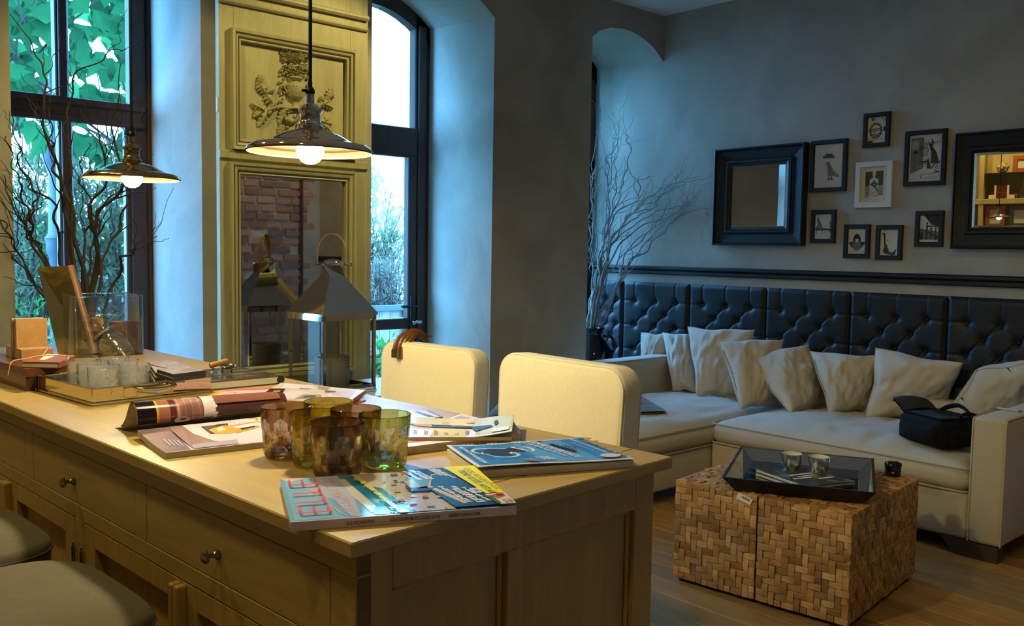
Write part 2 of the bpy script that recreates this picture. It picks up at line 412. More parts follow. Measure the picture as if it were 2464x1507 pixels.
# window 1: two leaves, transom, mullion
w1 = bpy.data.objects.new('window_1', None); COL.objects.link(w1); tag(w1, 'tall brown window with four panes behind the black twigs', 'window', kind='structure')
xa, xb = 1.00, 1.836
zt0 = ony(160, 290, YO).z; zt1 = ony(160, 240, YO).z
mL, mR = px_x(133), px_x(166)
gR = px_x(306, 100); gR2 = px_x(300, 500)
mb = MB(); bar(mb, xa, px_x(22)+0.0, 0, 3.05); bar(mb, gR, xb+0.02, 0, 3.05, d=0.075); arched(mb, xa, xb, 2.915, 0.17, 0.10, YO, 0.07); bar(mb, xa, xb, 0, 0.09)
bar(mb, xb-0.02, xb+0.02, 0, 3.05, y=YO-0.03, d=0.05)
mb.build('frame', FRAMEWOOD, w1)
mb = MB(); bar(mb, xa, xb-0.04, zt0, zt1, d=0.09); bar(mb, xa, xb-0.03, zt0-0.012, zt0+0.022, y=YO-0.045, d=0.03, bev=0.004); bar(mb, xa, xb-0.03, zt1-0.03, zt1+0.008, y=YO-0.045, d=0.03, bev=0.004); mb.build('transom', FRAMEWOOD, w1)
mb = MB(); bar(mb, mL, mR, zt1, 3.05, d=0.07); bar(mb, mL+0.012, mR-0.012, zt1, 3.05, y=YO-0.045, d=0.02, bev=0.004); mb.build('mullion', FRAMEWOOD, w1)
mb = MB(); bar(mb, mL+0.01, mR+0.012, 0.05, zt0, d=0.07); bar(mb, mL+0.02, mR+0.002, 0.05, zt0, y=YO-0.045, d=0.02, bev=0.004); mb.build('mullion', FRAMEWOOD, w1)
mb = MB(); bar(mb, gR2, gR+0.01, 0.08, zt0, d=0.05); mb.build('casement_stile', FRAMEWOOD, w1)
for (x0, x1, z0, z1) in ((xa+.02, mL+.01, zt1-.01, 3.04), (mR-.01, gR+.01, zt1-.01, 3.04), (xa+.02, mL+.02, 0.08, zt0+.01), (mR, gR2+.01, 0.08, zt0+.01)):
    MB().box((x0, YO-0.004, z0), (x1, YO+0.004, z1)).build('pane', PANE, w1)
# window 2: glazed door with arched fanlight, lower rail, lever handle
w2 = bpy.data.objects.new('window_2', None); COL.objects.link(w2); tag(w2, 'brown glazed door with arched top light beside the carved panel', 'door', kind='structure')
xa, xb = 2.82, 3.725
t0 = ony(950, 372, YO).z; t1 = ony(950, 305, YO).z
gU = px_x(992, 200); gD = px_x(974, 560)
mb = MB(); bar(mb, xa, xa+0.09, 0, 3.1); bar(mb, gU, xb+0.02, 0, 3.0, d=0.075); arched(mb, xa, xb, 2.905, 0.19, 0.115, YO, 0.075); mb.build('frame', FRAMEWOOD, w2)
mb = MB(); bar(mb, xa, xb-0.03, t0, t1, d=0.085); mb.build('transom', FRAMEWOOD, w2)
leaf = MB(); bar(leaf, gD, gU+0.02, 0.02, t0, d=0.06, y=YO-0.012); bar(leaf, xa+0.07, xa+0.17, 0.02, t0, d=0.06); r0 = ony(940, 792, YO).z; r1 = ony(940, 766, YO).z
bar(leaf, xa+0.1, gD+0.02, r0, r1, d=0.055, y=YO-0.012); bar(leaf, xa+0.1, gD+0.02, 0.02, 0.14, d=0.055, y=YO-0.012); bar(leaf, xa+.1, gD+.02, t0-0.015, t0+0.01, d=.055, y=YO-.012)
lf = leaf.build('door_leaf', FRAMEWOOD, w2)
for z0, z1 in ((t1-.01, 3.06), (r1-.005, t0), (0.13, r0+.005)):
    MB().box((xa+.08, YO-0.004, z0), (gU+.01 if z0 > 2 else gD+.01, YO+0.004, z1)).build('pane', PANE, w2)
hp = ony(988, 737, YO-0.05); hx, hz = hp.x+0.012, hp.z
mb = MB().box((hx-0.022, YO-0.066, ony(990, 790, YO).z), (hx+0.022, YO-0.052, ony(990, 712, YO).z), bev=0.006)
mb.tube([(hx, YO-0.055, hz), (hx, YO-0.105, hz), (hx-0.03, YO-0.112, hz), (hx-0.13, YO-0.11, hz+0.003)], [0.011, 0.011, 0.011, 0.009], 10)
mb.build('lever_handle', BLACKWOOD, lf, smooth=True)
hz2 = ony(990, 775, YO).z
mb = MB().box((hx-0.012, YO-0.085, hz2-0.012), (hx+0.012, YO-0.052, hz2+0.012), bev=0.005).box((hx+0.0, YO-0.11, hz2-0.004), (hx+0.045, YO-0.085, hz2+0.018), bev=0.005)
mb.build('key', CHROME, lf, smooth=True)
mb = MB(); bar(mb, gU+0.02, xb-0.035, 0.02, 2.9, y=YO-0.045, d=0.02); mb.build('frame_bead', FRAMEWOOD, w2)
# window 3 in the niche, seen on edge
w3 = bpy.data.objects.new('window_3', None); COL.objects.link(w3); tag(w3, 'dark window seen edge-on in the niche by the pillar', 'window', kind='structure')
mb = MB(); bar(mb, 4.62, 4.72, 0, 3.05); bar(mb, 5.30, 5.40, 0, 2.95, d=0.08); bar(mb, 4.6, 5.4, 0, 0.09); bar(mb, 4.6, 5.4, zt0, zt1, d=0.08); bar(mb, 4.98, 5.05, 0, 3.05)
for (x0, z0), (x1, z1) in zip(NICHE[:-1], NICHE[1:]):
    mb.add([(x0, YO-.04, z0-.08), (x1, YO-.04, z1-.08), (x1, YO-.04, z1+.06), (x0, YO-.04, z0+.06), (x0, YO+.04, z0-.08), (x1, YO+.04, z1-.08), (x1, YO+.04, z1+.06), (x0, YO+.04, z0+.06)], [(0, 1, 2, 3), (4, 7, 6, 5), (0, 4, 5, 1), (3, 2, 6, 7)])
mb.build('frame', FRAMEWOOD, w3)
for x0, x1 in ((4.71, 4.99), (5.04, 5.31)):
    for z0, z1 in ((0.08, zt0+.01), (zt1-.01, 2.99)): MB().box((x0, YO-.004, z0), (x1, YO+.004, z1)).build('pane', PANE, w3)
# ---------------------------------------------------------------- oak island counter
IA = math.radians(3.6); IO = V((0.56, 0.896, 0)); IL = 2.45; ZT = 1.05
island = thing('island_counter', 'long oak island counter with knobbed drawers and framed doors', 'counter', IO, IA)
IM = Matrix.Translation(IO) @ RZ(IA)
def iw(x, y, z=ZT): return IM @ V((x, y, z))
mb = MB().box((0, 0.085, 1.030), (0.67, IL, ZT), bev=0.002); mb.build('countertop', OAK, island, local=True)
mb = MB().box((0, 0, 1.030), (0.67, 0.0845, ZT), bev=0.002); mb.build('breadboard_end', OAKX, island, local=True)
MB().box((0.052, 0.046, 0.06), (0.63, IL-0.03, 1.0299)).build('carcass', DARK, island, local=True)
# face frame on the drawer side
ff = MB()
def fbar(y0, y1, z0, z1): ff.box((0.02, y0, z0), (0.045, y1, z1), bev=0.0012)
fbar(0.02, IL-0.02, 0.9965, 1.0299); fbar(0.02, IL-0.02, 0.868, 0.897); fbar(0.02, IL-0.02, 0.05, 0.15)
fbar(0.02, 0.073, 0.15, 0.9965)
for a, b in ((0.616, 0.663), (1.174, 1.224), (1.735, 1.785), (IL-0.075, IL-0.02)): fbar(a, b, 0.897, 0.9965)
for a, b in ((0.896, 0.944), (1.735, 1.785), (IL-0.075, IL-0.02)): fbar(a, b, 0.15, 0.868)
ff.build('face_frame', OAK, island, local=True)
knob_prof = [(0.0045, 0), (0.010, 0.0005), (0.0105, 0.004), (0.007, 0.007), (0.0045, 0.012), (0.0045, 0.018), (0.008, 0.021), (0.0125, 0.024), (0.013, 0.028), (0.010, 0.032), (0.0055, 0.034), (0.0, 0.0345)]
MK = RY(-PI/2)
for k, (a, b, kn) in enumerate(((0.074, 0.615, 0.366), (0.664, 1.173, 0.942), (1.225, 1.734, 1.48), (1.786, 2.374, 2.08))):
    d = MB().box((0.0205, a+0.001, 0.898), (0.06, b-0.001, 0.9955), bev=0.001).build('drawer', OAK, island, local=True)
    kk = MB().lathe(knob_prof, 18, Matrix.Translation((0.0205, kn, 0.940)) @ MK @ Matrix.Scale(0.78, 4)).build('knob', PEWTER, d, local=True, smooth=True)
    kk.matrix_basis = Matrix.Identity(4)
def door(y0, y1, grip, hinge):
    z0, z1 = 0.151, 0.8665; m = MB(); st = 0.050; x0 = 0.0205; x1 = 0.044
    m.box((x0, y0, z0), (x1, y0+st, z1), bev=0.001); m.box((x0, y1-st, z0), (x1, y1, z1), bev=0.001)
    m.box((x0, y0+st, z1-0.038), (x1, y1-st, z1), bev=0.001); m.box((x0, y0+st, z0), (x1, y1-st, z0+0.05), bev=0.001)
    d = m.build('door', OAKV, island, local=True)
    MB().box((0.040, y0+st-.005, z0+.045), (0.046, y1-st+.005, z1-.033)).build('door_panel', OAKV, d, local=True)
    gy = y0 if grip == 0 else y1-0.016
    MB().box((0.004, gy, 0.45), (0.022, gy+0.016, 0.863), bev=0.004, seg=2).build('finger_pull', OAKV, d, local=True)
    hy = y1+0.004 if hinge else y0-0.004
    for hz in (0.805, 0.30):
        MB().lathe([(0.0, 0), (0.0022, 0.001), (0.0022, 0.004), (0.0012, 0.007), (0.0032, 0.010), (0.0032, 0.060), (0.0012, 0.063), (0.0022, 0.066), (0.0022, 0.069), (0.0, 0.070)], 12, T(0.0155, hy, hz-0.055)).build('hinge', PEWTER, d, local=True, smooth=True)
door(0.075, 0.487, 1, 0); door(0.4885, 0.895, 0, 1); door(0.945, 1.339, 1, 0); door(1.3405, 1.734, 0, 1); door(1.786, 2.374, 0, 1)
# near end: posts, rails, muntin and two beaded panels
m = MB()
def ebar(x0, x1, z0, z1, y0=0.02, y1=0.045): m.box((x0, y0, z0), (x1, y1, z1), bev=0.0015)
ebar(0.0205, 0.078, 0.0, 1.0299); ebar(0.592, 0.645, 0.0, 1.0299); ebar(0.078, 0.592, 0.968, 1.0299); ebar(0.078, 0.592, 0.05, 0.16); ebar(0.287, 0.365, 0.16, 0.968)
m.box((0.592, 0.045, 0), (0.645, 0.085, 1.0299)); m.build('end_frame', OAKV, island, local=True)
m = MB().box((0.632, 0.085, 0.06), (0.645, IL-0.02, 1.0299)); m.build('back_panel', OAKV, island, local=True)
for a, b in ((0.078, 0.287), (0.365, 0.592)):
    p = MB().box((a-.004, 0.036, 0.155), (b+.004, 0.044, 0.972)).build('end_panel', OAKV, island, local=True)
    q = MB()
    for s in ((a, a+0.008, 0.16, 0.968), (b-0.008, b, 0.16, 0.968), (a+.008, b-.008, 0.960, 0.968), (a+.008, b-.008, .16, .168)):
        q.box((s[0], 0.029, s[2]), (s[1], 0.037, s[3]), bev=0.003)
    q.build('bead', OAKV, p, local=True)
# ---------------------------------------------------------------- linen bar chairs behind the island
LINEN = weave_mat('cream_linen', (0.84, 0.76, 0.60), (0.77, 0.69, 0.53), 1100, 0.2)
LINENP = mat('linen_piping', (0.74, 0.66, 0.50), 0.9)
LEGWOOD = mat('dark_leg', (0.06, 0.04, 0.028), 0.45)
def rbox_pts(u, v): pass
def backrest(w_, h, t, flare):
    "upright slab with rounded shoulders, slight taper to the foot"
    bm = bmesh.new(); n = 9; r = 0.055; prof = []
    wt = w_/2; wb = w_/2 - flare
    prof = [(-wb, 0), (wb, 0)]
    for i in range(n+1):
        a = PI/2*i/n; prof.append((wt-r+r*math.cos(a), h-r+r*math.sin(a)))
    for i in range(n+1):
        a = PI/2 + PI/2*i/n; prof.append((-wt+r+r*math.cos(a), h-r+r*math.sin(a)))
    return prof
def chair(label, pl, pr, yaw_bow):
    "pl, pr: front lower-edge ends of the back rest on the photo's plane"
    pass
CH_W, CH_H = 0.45, 0.56
def make_chair():
    t = thing('bar_chair', 'x', 'chair', (0, 0, 0), 0)
    prof = backrest(CH_W, CH_H, 0.07, 0.012)
    m = MB(); th = 0.072
    # local frame: x = across, y = thickness (front face at y=0, back at y=th), z up from the seat
    bm = bmesh.new(); fr = [bm.verts.new((x, 0, z)) for x, z in prof]; bk = [bm.verts.new((x, th, z)) for x, z in prof]; k = len(prof)
    bm.faces.new(fr); bm.faces.new(bk[::-1])
    for i in range(k): bm.faces.new([fr[i], bk[i], bk[(i+1) % k], fr[(i+1) % k]])
    rim = [e for e in bm.edges if (e.verts[0].co.y == e.verts[1].co.y)]
    bmesh.ops.recalc_face_normals(bm, faces=bm.faces[:])
    bmesh.ops.bevel(bm, geom=rim, offset=0.014, segments=4, profile=0.5, affect='EDGES')
    M0 = T(0, 0, 0.57) @ RX(-0.035)
    m.addbm(bm, M0)
    b = m.build('backrest', LINEN, t, local=True, smooth=True, angle=35)
    # piping seams on the face edges
    for y in (0.004, th-0.004):
        pts = [(x*0.985, y, z-0.004) for x, z in prof[1:]] + [(prof[0][0]*0.985, y, 0)]
        MB().tube(pts, 0.0022, 6, M0).build('seam', LINENP, b, local=True, smooth=True)
    m = MB().box((-CH_W/2, -0.345, 0.47), (CH_W/2, 0.07, 0.60), bev=0.03, seg=4)
    s = m.build('seat', LINEN, t, local=True, smooth=True, angle=50)
    for sx in (-1, 1):
        for y in (-0.31, 0.035):
            MB().box((sx*(CH_W/2-0.05)-0.02, y-0.02, 0), (sx*(CH_W/2-0.05)+0.02, y+0.02, 0.475), bev=0.004).build('leg', LEGWOOD, t, local=True)
    return t
c1 = make_chair()
def set_chair(c, loc, ang, label):
    c.location = loc; c.rotation_euler = (0, 0, ang); c['label'] = label; c['group'] = 'linen bar chairs at the island'
# face normal of the back rest points to -y local; at rotz=-90deg it points to -X (towards the island)
set_chair(c1, (1.665, 2.262, 0), -PI/2+math.radians(6), 'cream linen bar chair with brown strap over its back corner')
c1.scale = (.97, 1, .973)
c2 = dup(c1, (1.60, 1.58, 0), scale=1.0); set_chair(c2, (1.565, 1.58, 0), -PI/2-math.radians(1), 'cream linen bar chair nearest the sofa, its back bare')
# ---------------------------------------------------------------- low stools on the drawer side
TAUPE = weave_mat('taupe_felt', (0.135, 0.115, 0.085), (0.12, 0.10, 0.073), 900, 0.1)
PIPE = mat('taupe_piping', (0.075, 0.06, 0.042), 0.9)
def stool(loc, ang, label):
    t = thing('bar_stool', label, 'stool', loc, ang, 'taupe stools at the drawers')
    w_, d_, r = 0.195, 0.195, 0.07
    def pt(u, v):
        a = 2*PI*u
        c, s = math.cos(a), math.sin(a); n = 4.5
        rr = (abs(c)**n + abs(s)**n)**(-1/n)
        k = v
        if k < 0.55: e = k/0.55; return V((w_*c*rr*e*0.93, d_*s*rr*e*0.93, 0.075 - 0.008*e**2 - 0.016*e**6))
        if k < 0.8: e = (k-0.55)/0.25*PI/2; return V((w_*c*rr*(0.93+0.07*math.sin(e)), d_*s*rr*(0.93+0.07*math.sin(e)), 0.051-0.018*(1-math.cos(e))))
        e = (k-0.8)/0.2; return V((w_*c*rr*(1-0.03*e), d_*s*rr*(1-0.03*e), 0.033-0.085*e))
    m = MB().grid(pt, 48, 22, M=T(0, 0, 0.0)); s = m.build('seat', TAUPE, t, local=True, smooth=True, angle=60, weld=1e-5)
    pts = [pt(i/48, 0.80)*1.0 for i in range(49)]
    MB().tube([(p.x*1.004, p.y*1.004, p.z) for p in pts], 0.003, 6).build('piping', PIPE, s, local=True, smooth=True)
    for sx in (-1, 1):
        for sy in (-1, 1):
            MB().box((sx*0.15-0.018, sy*0.15-0.018, -loc[2]), (sx*0.15+0.018, sy*0.15+0.018, -0.045), bev=0.004).build('leg', LEGWOOD, t, local=True)
    for sy in (-1, 1): MB().box((-0.15, sy*0.15-0.012, -loc[2]+0.25), (0.15, sy*0.15+0.012, -loc[2]+0.28), bev=0.003).build('stretcher', LEGWOOD, t, local=True)
    return t
SZ = 0.815
stool((0.285, 1.435, SZ), math.radians(4), 'taupe upholstered stool nearest the camera at the drawers')
stool((0.262, 1.875, SZ), math.radians(4), 'taupe upholstered stool at the left edge, behind the nearer one')
# ---------------------------------------------------------------- pendant lamps
BULB = emit_mat('bulb_glow', (1.0, 0.84, 0.44), BULB_STRENGTH)
SHADEIN = mat('shade_inside', (0.07, 0.043, 0.028), 0.5)
CORD = mat('black_cord', (0.006, 0.006, 0.007), 0.6)
def pendant(x, y, zr, label, brass):
    t = thing('pendant_lamp', label, 'lamp', (x, y, zr), 0, 'pendant lamps over the island')
    R = 0.1165; mt = BRASS if brass else CHROME
    outer = [(R, -0.001), (R*0.995, 0.003), (R*0.93, 0.0095), (R*0.90, 0.0115), (R*0.88, 0.0105), (R*0.70, 0.016), (R*0.62, 0.021), (R*0.50, 0.029), (R*0.35, 0.036), (R*0.21, 0.040)]
    inner = [(r*0.985, z-0.0015) for r, z in outer[::-1]]
    MB().lathe(outer, 64, cap=False).build('shade', mt, t, local=True, smooth=True, angle=50)
    MB().lathe(inner, 64, cap=False).build('shade_lining', SHADEIN, t, local=True, smooth=True)
    neck = [(R*0.21, 0.039), (R*0.205, 0.046), (R*0.165, 0.051), (R*0.17, 0.054), (R*0.155, 0.057), (R*0.155, 0.070), (R*0.185, 0.074), (R*0.185, 0.078), (R*0.15, 0.080), (R*0.13, 0.084), (R*0.065, 0.088), (R*0.065, 0.105), (R*0.05, 0.106)]
    MB().lathe(neck, 32).build('socket', mt, t, local=True, smooth=True, angle=35)
    MB().lathe([(R*0.05, 0.105), (R*0.075, 0.107), (R*0.075, 0.113), (R*0.05, 0.117), (0.004, 0.119), (0.004, 0.128)], 16).box((-0.017, -0.003, 0.108), (-0.006, 0.003, 0.113), bev=0.001).build('cord_grip', BLACKWOOD, t, local=True, smooth=True)
    MB().tube([(0, 0, 0.119), (0.001, 0, 0.6), (0.0005, 0, ZC-zr-0.03)], 0.0035, 8).lathe([(0.0, -0.002), (0.05, 0), (0.05, 0.028), (0.0, 0.029)], 24, T(0, 0, ZC-zr-0.029)).build('cord', CORD, t, local=True, smooth=True)
    bp = [(0.0, -0.0235), (0.008, -0.0225), (0.016, -0.018), (0.0225, -0.010), (0.0255, 0.0), (0.024, 0.009), (0.018, 0.018), (0.0135, 0.026), (0.0135, 0.034)]
    MB().lathe(bp, 24, T(0, 0, 0.0)).build('bulb', BULB, t, local=True, smooth=True)
    return t
LP1 = (0.845, 1.50, 1.578); LP2 = (0.815, 2.345, 1.568)
pendant(*LP1, 'nearer polished pendant lamp hanging before the carved panel', False)
pendant(*LP2, 'farther brass pendant lamp hanging in front of the twig window', True)
# ---------------------------------------------------------------- trumeau panel with carving and mirror
TY = 4.193
def ty(x, y, d=0.0): return ony(x, y, TY-d)
tx0 = ony(527.5, 300, TY).x; tx1 = ony(884, 300, TY).x
tr = thing('trumeau_mirror', 'tall painted wall panel with carved urn above a mirror', 'mirror', ((tx0+tx1)/2, TY, 0))
gl0, gl1 = ty(577.6, 420).x, ty(830.5, 437).x; gz0 = ty(611, 884).z; gz1 = ty(578, 420).z - 0.0
cx0, cx1 = ty(579, 150).x, ty(833, 150).x; cz0 = ty(579, 335).z; cz1 = ty(579, 99).z
# carcass: side boards, back board, stiles and rails leaving the mirror and the carved field sunk
m = MB().box((tx0+0.055, TY+0.035, 0), (tx1, YW, 3.02)); m.box((tx0, TY, 0), (gl0-0.03, TY+0.036, 3.0)); m.box((gl1+0.03, TY, 0), (tx1, TY+0.036, 3.0))
m.box((gl0-0.031, TY, gz1+0.03), (gl1+0.031, TY+0.036, 1.93)); m.box((gl0-0.031, TY, 0), (gl1+0.031, TY+0.036, gz0-0.03)); m.box((gl0-.031, TY, 2.43), (gl1+.031, TY+.036, 3.0))
m.build('board', TRUM, tr)
def hband(z0, z1, d, bev=0.004): MB().box((tx0, TY-d, z0), (tx1, TY+0.005, z1), bev=bev).build('moulding', TRUM, tr)
hband(1.826, 1.868, 0.014); hband(2.565, 2.582, 0.022, 0.008); hband(2.62, 2.65, 0.03, 0.01); hband(2.86, 2.90, 0.04, 0.012)
def molding(x0, x1, z0, z1, steps, name, parent, mtl):
    "mitred frame: steps = [(offset outward from the opening, depth)]"
    m = MB(); loops = []
    for o, d in steps: loops.append([(x0-o, TY-d, z0-o), (x1+o, TY-d, z0-o), (x1+o, TY-d, z1+o), (x0-o, TY-d, z1+o)])
    for a, b in zip(loops[:-1], loops[1:]):
        for i in range(4): m.quad(a[i], a[(i+1) % 4], b[(i+1) % 4], b[i])
    return m.build(name, mtl, parent)
molding(cx0, cx1, cz0, cz1, [(0, -0.03), (0.0, 0.004), (0.004, 0.008), (0.010, 0.008), (0.012, 0.002), (0.016, 0.002), (0.020, 0.016), (0.030, 0.020), (0.034, 0.014), (0.038, 0.028), (0.052, 0.030), (0.054, -0.002)], 'upper_frame', tr, TRUM)
molding(gl0, gl1, gz0, gz1, [(0, -0.02), (0.0, 0.006), (0.005, 0.012), (0.010, 0.010), (0.012, 0.0), (0.016, 0.0), (0.022, 0.018), (0.034, 0.022), (0.038, 0.014), (0.044, 0.026), (0.058, 0.028), (0.060, -0.002)], 'lower_frame', tr, TRUM)
MB().box((cx0-.02, TY+0.018, cz0-.02), (cx1+.02, TY+0.036, cz1+.02)).build('carved_field', TRUM, tr)
MB().box((gl0-.02, TY+0.014, gz0-.02), (gl1+.02, TY+0.034, gz1+.02)).build('mirror_glass', OLDMIRROR, tr)
# carving
CV = TY + 0.018
def cpt(u, v, d):     # pixel -> point standing d in front of the field
    p = ony(u, v, CV); return V((p.x, CV-d, p.z))
K = ony(700, 200, CV).x - ony(699, 200, CV).x    # metres per pixel there
rn = random.Random(5)
carv = MB()
def blob(u, v, ru, rv, d, n=8):
    c = cpt(u, v, 0); rx = ru*K; rz = rv*K
    for_ = []
    def f(a, b):
        th = 2*PI*a; ph = PI/2*b
        return V((c.x+rx*math.cos(th)*math.cos(ph), CV-d*math.sin(ph)-0.001, c.z+rz*math.sin(th)*math.cos(ph)))
    carv.grid(f, n, 3)
def leafc(u0, v0, u1, v1, wd, d=0.022, lobes=4):
    "carved leaf: midrib raised, lobed edge"
    a = cpt(u0, v0, 0); b = cpt(u1, v1, 0); ax = (b-a); L = ax.length; ax.normalize(); nx_ = V((-ax.z, 0, ax.x)); wd *= K*1.12
    def f(s, t):
        t = t*2-1; wv = wd*(math.sin(PI*min(1, s*0.92+0.06)))**0.6*(0.55+0.5*abs(math.sin(lobes*PI*s)))
        dep = d*(1-0.75*abs(t)**1.3)*(0.45+0.55*math.sin(PI*min(1, s+0.1))) + (0.004 if abs(t) < 0.15 else 0)
        return a + ax*(L*s) + nx_*(wv*t) + V((0, -dep-0.001, 0))
    carv.grid(f, 20, 8)
# urn (half round) on its foot
def urn_r(v):
    pr = [(186, 16), (189, 18), (192, 16), (196, 8), (199, 9), (203, 20), (209, 23), (216, 22), (221, 22.5), (226, 21), (234, 18), (241, 12), (245, 7), (250, 6), (256, 7), (260, 14), (263, 15)]
    for (v0, r0), (v1, r1) in zip(pr[:-1], pr[1:]):
        if v <= v1: return lerp(r0, r1, (v-v0)/(v1-v0))
    return 14
def f_urn(s, t):
    v = lerp(186, 263, s); c = cpt(710, v, 0); r = urn_r(v)*K*(1+0.03*math.sin(v*2.1)); a = PI*t
    fl = 1+0.05*math.cos(a*18) if 203 < v < 214 or v > 226 else 1
    return V((c.x-r*math.cos(a), CV-0.8*r*fl*math.sin(a)-0.002, c.z))
carv.grid(f_urn, 44, 28)
for s in (-1, 1):
    carv.tube([cpt(710+s*20, 207, .012), cpt(710+s*26, 203, .014), cpt(710+s*27, 213, .014), cpt(710+s*22, 224, .014)], 0.004, 6)
# flower basket, plume and scrolls above the urn
for i in range(150):
    v = rn.uniform(120, 188); w_ = lerp(36, 20, (v-120)/68)*1.0
    u = 709 + rn.uniform(-w_, w_); r = rn.uniform(2.0, 4.2)
    blob(u, v, r, r*rn.uniform(.8, 1.2), rn.uniform(0.008, 0.026), 6)
for a in range(-4, 5): leafc(709+a*2.5, 150, 709+a*8.0, 121+abs(a)*1.0, 4.5, 0.02, 2)
for i in range(46):   # garlands at the sides of the urn
    s = -1 if i % 2 else 1; v = rn.uniform(160, 262); u = 709+s*rn.uniform(25, 37); r = rn.uniform(2.2, 4.2)
    blob(u, v, r, r*1.2, rn.uniform(0.008, 0.020), 6)
for k, (u, v, rr) in enumerate(((722, 160, 9), (697, 160, 8))):
    carv.tube([cpt(u+rr*(1-j/16)*math.cos(j*0.8), v+rr*(1-j/16)*math.sin(j*0.8), 0.022) for j in range(15)], 0.0035, 6)
# wreath under the urn
for i in range(26):
    a = PI*(0.02+0.96*i/25); u = 699+22*math.cos(a); v = 268+26*math.sin(a)
    leafc(u-3*math.sin(a), v-2, u+4*math.sin(a)-3, v+7, 4.2, 0.020, 2)
for i in range(40):
    v = rn.uniform(262, 330); u = 690+rn.uniform(-20, 28); r = rn.uniform(2.0, 4.0); blob(u, v, r, r, rn.uniform(0.006, 0.016), 6)
leafc(682, 262, 671, 300, 9, 0.02); leafc(676, 300, 672, 330, 8, 0.018); leafc(736, 262, 745, 300, 9, .02); leafc(740, 300, 748, 330, 8, .018)
# oak sprays
for a, b, w_ in (((668, 258), (634, 268), 7), ((634, 268), (604, 250), 10), ((640, 266), (620, 305), 10), ((648, 262), (660, 240), 9), ((655, 255), (634, 222), 12), ((634, 226), (618, 196), 11), ((622, 205), (627, 179), 7), ((640, 225), (658, 212), 9), ((626, 268), (609, 283), 9), ((650, 265), (640, 280), 8)): leafc(*a, *b, w_)
for a, b, w_ in (((762, 258), (790, 240), 9), ((775, 248), (770, 232), 8), ((785, 243), (798, 213), 10), ((778, 252), (800, 262), 9), ((790, 236), (803, 226), 7), ((760, 290), (797, 300), 10), ((775, 294), (788, 284), 8), ((770, 298), (795, 318), 9)): leafc(*a, *b, w_)
carv.tube([cpt(640, 266, .014), cpt(670, 258, .016), cpt(700, 262, .014)], 0.004, 6); carv.tube([cpt(725, 270, .014), cpt(760, 262, .016), cpt(790, 242, .016)], 0.004, 6)
carv.build('carving', GILT, tr, smooth=True, angle=60)
# little white tag on the left edge, brass eye at the top
m = MB().box((tx0-0.003, TY+0.01, ty(524, 268).z), (tx0+0.0, TY+0.03, ty(524, 232).z)); m.build('edge_label', mat('paper_white', (0.75, 0.73, 0.68), 0.8), tr)
# ---------------------------------------------------------------- console under the lantern
WHITEP = mat('white_paint', (0.70, 0.68, 0.62), 0.5)
LC = V((2.29, 3.85, 0)); LZ = 0.695
ct = thing('console_table', 'low white console table under the big lantern', 'table', (2.33, 3.82, 0))
MB().box((1.92, 3.58, LZ-0.035), (2.78, 4.09, LZ), bev=0.004).build('table_top', WHITEP, ct)
for x in (1.96, 2.74):
    for y in (3.62, 4.05): MB().box((x-.02, y-.02, 0), (x+.02, y+.02, LZ-.035), bev=.003).build('leg', WHITEP, ct)
# ---------------------------------------------------------------- lantern
la = thing('lantern', 'large polished nickel lantern with leather strap before the mirror', 'lantern', (LC.x, LC.y, LZ))
LG = pane_mat('lantern_glass', (0.93, 0.94, 0.93), 1.0)
STRAP = mat('tan_leather', (0.46, 0.25, 0.075), 0.5, c2=(0.38, 0.20, 0.06), vs=20)
# plan: four feet corners solved from the photo (left, front, right) around the axis
pf = onz(780, 760, 1.075); 
hL = along_ = None
fdir = (pf - V((LC.x, LC.y, 1.075))); fdir.z = 0
S = 0.154        # half side
angf = math.atan2(-0.5, -0.12)
LM = Matrix.Translation((LC.x, LC.y, LZ)) @ RZ(math.radians(3.45))
def lw(x, y, z): return LM @ V((x, y, z))
HB = 0.385; HR = 0.565; HT = 0.625
m = MB()
for sx in (-1, 1):
    for sy in (-1, 1): m.box((sx*S-0.0085*(1+sx), sy*S-0.0085*(1+sy), 0), (sx*S-0.0085*(sx-1), sy*S-0.0085*(sy-1), HB), LM, bev=0.002)
for sx in (-1, 1):
    m.box((sx*S-0.009, -S, HB-0.026), (sx*S+0.009 if False else sx*S, S, HB), LM); m.box((-S, sx*S-0.009*(sx > 0), HB-0.026), (S, sx*S+0.009*(sx < 0), HB), LM)
    m.box((sx*S-0.009*(sx > 0), -S, 0.012), (sx*S+0.009*(sx < 0), S, 0.036), LM); m.box((-S, sx*S-0.009*(sx > 0), 0.012), (S, sx*S+0.009*(sx < 0), 0.036), LM)
m.box((-S-0.004, -S-0.004, 0.0), (S+0.004, S+0.004, 0.014), LM, bev=0.003)
m.build('body_frame', CHROME, la)
for sx in (-1, 1):
    MB().box((sx*(S-0.005)-0.001, -S+.008, 0.036), (sx*(S-0.005)+0.001, S-.008, HB-.026), LM).build('glass_pane', LG, la)
    MB().box((-S+.008, sx*(S-0.005)-.001, 0.036), (S-.008, sx*(S-0.005)+.001, HB-.026), LM).build('glass_pane', LG, la)
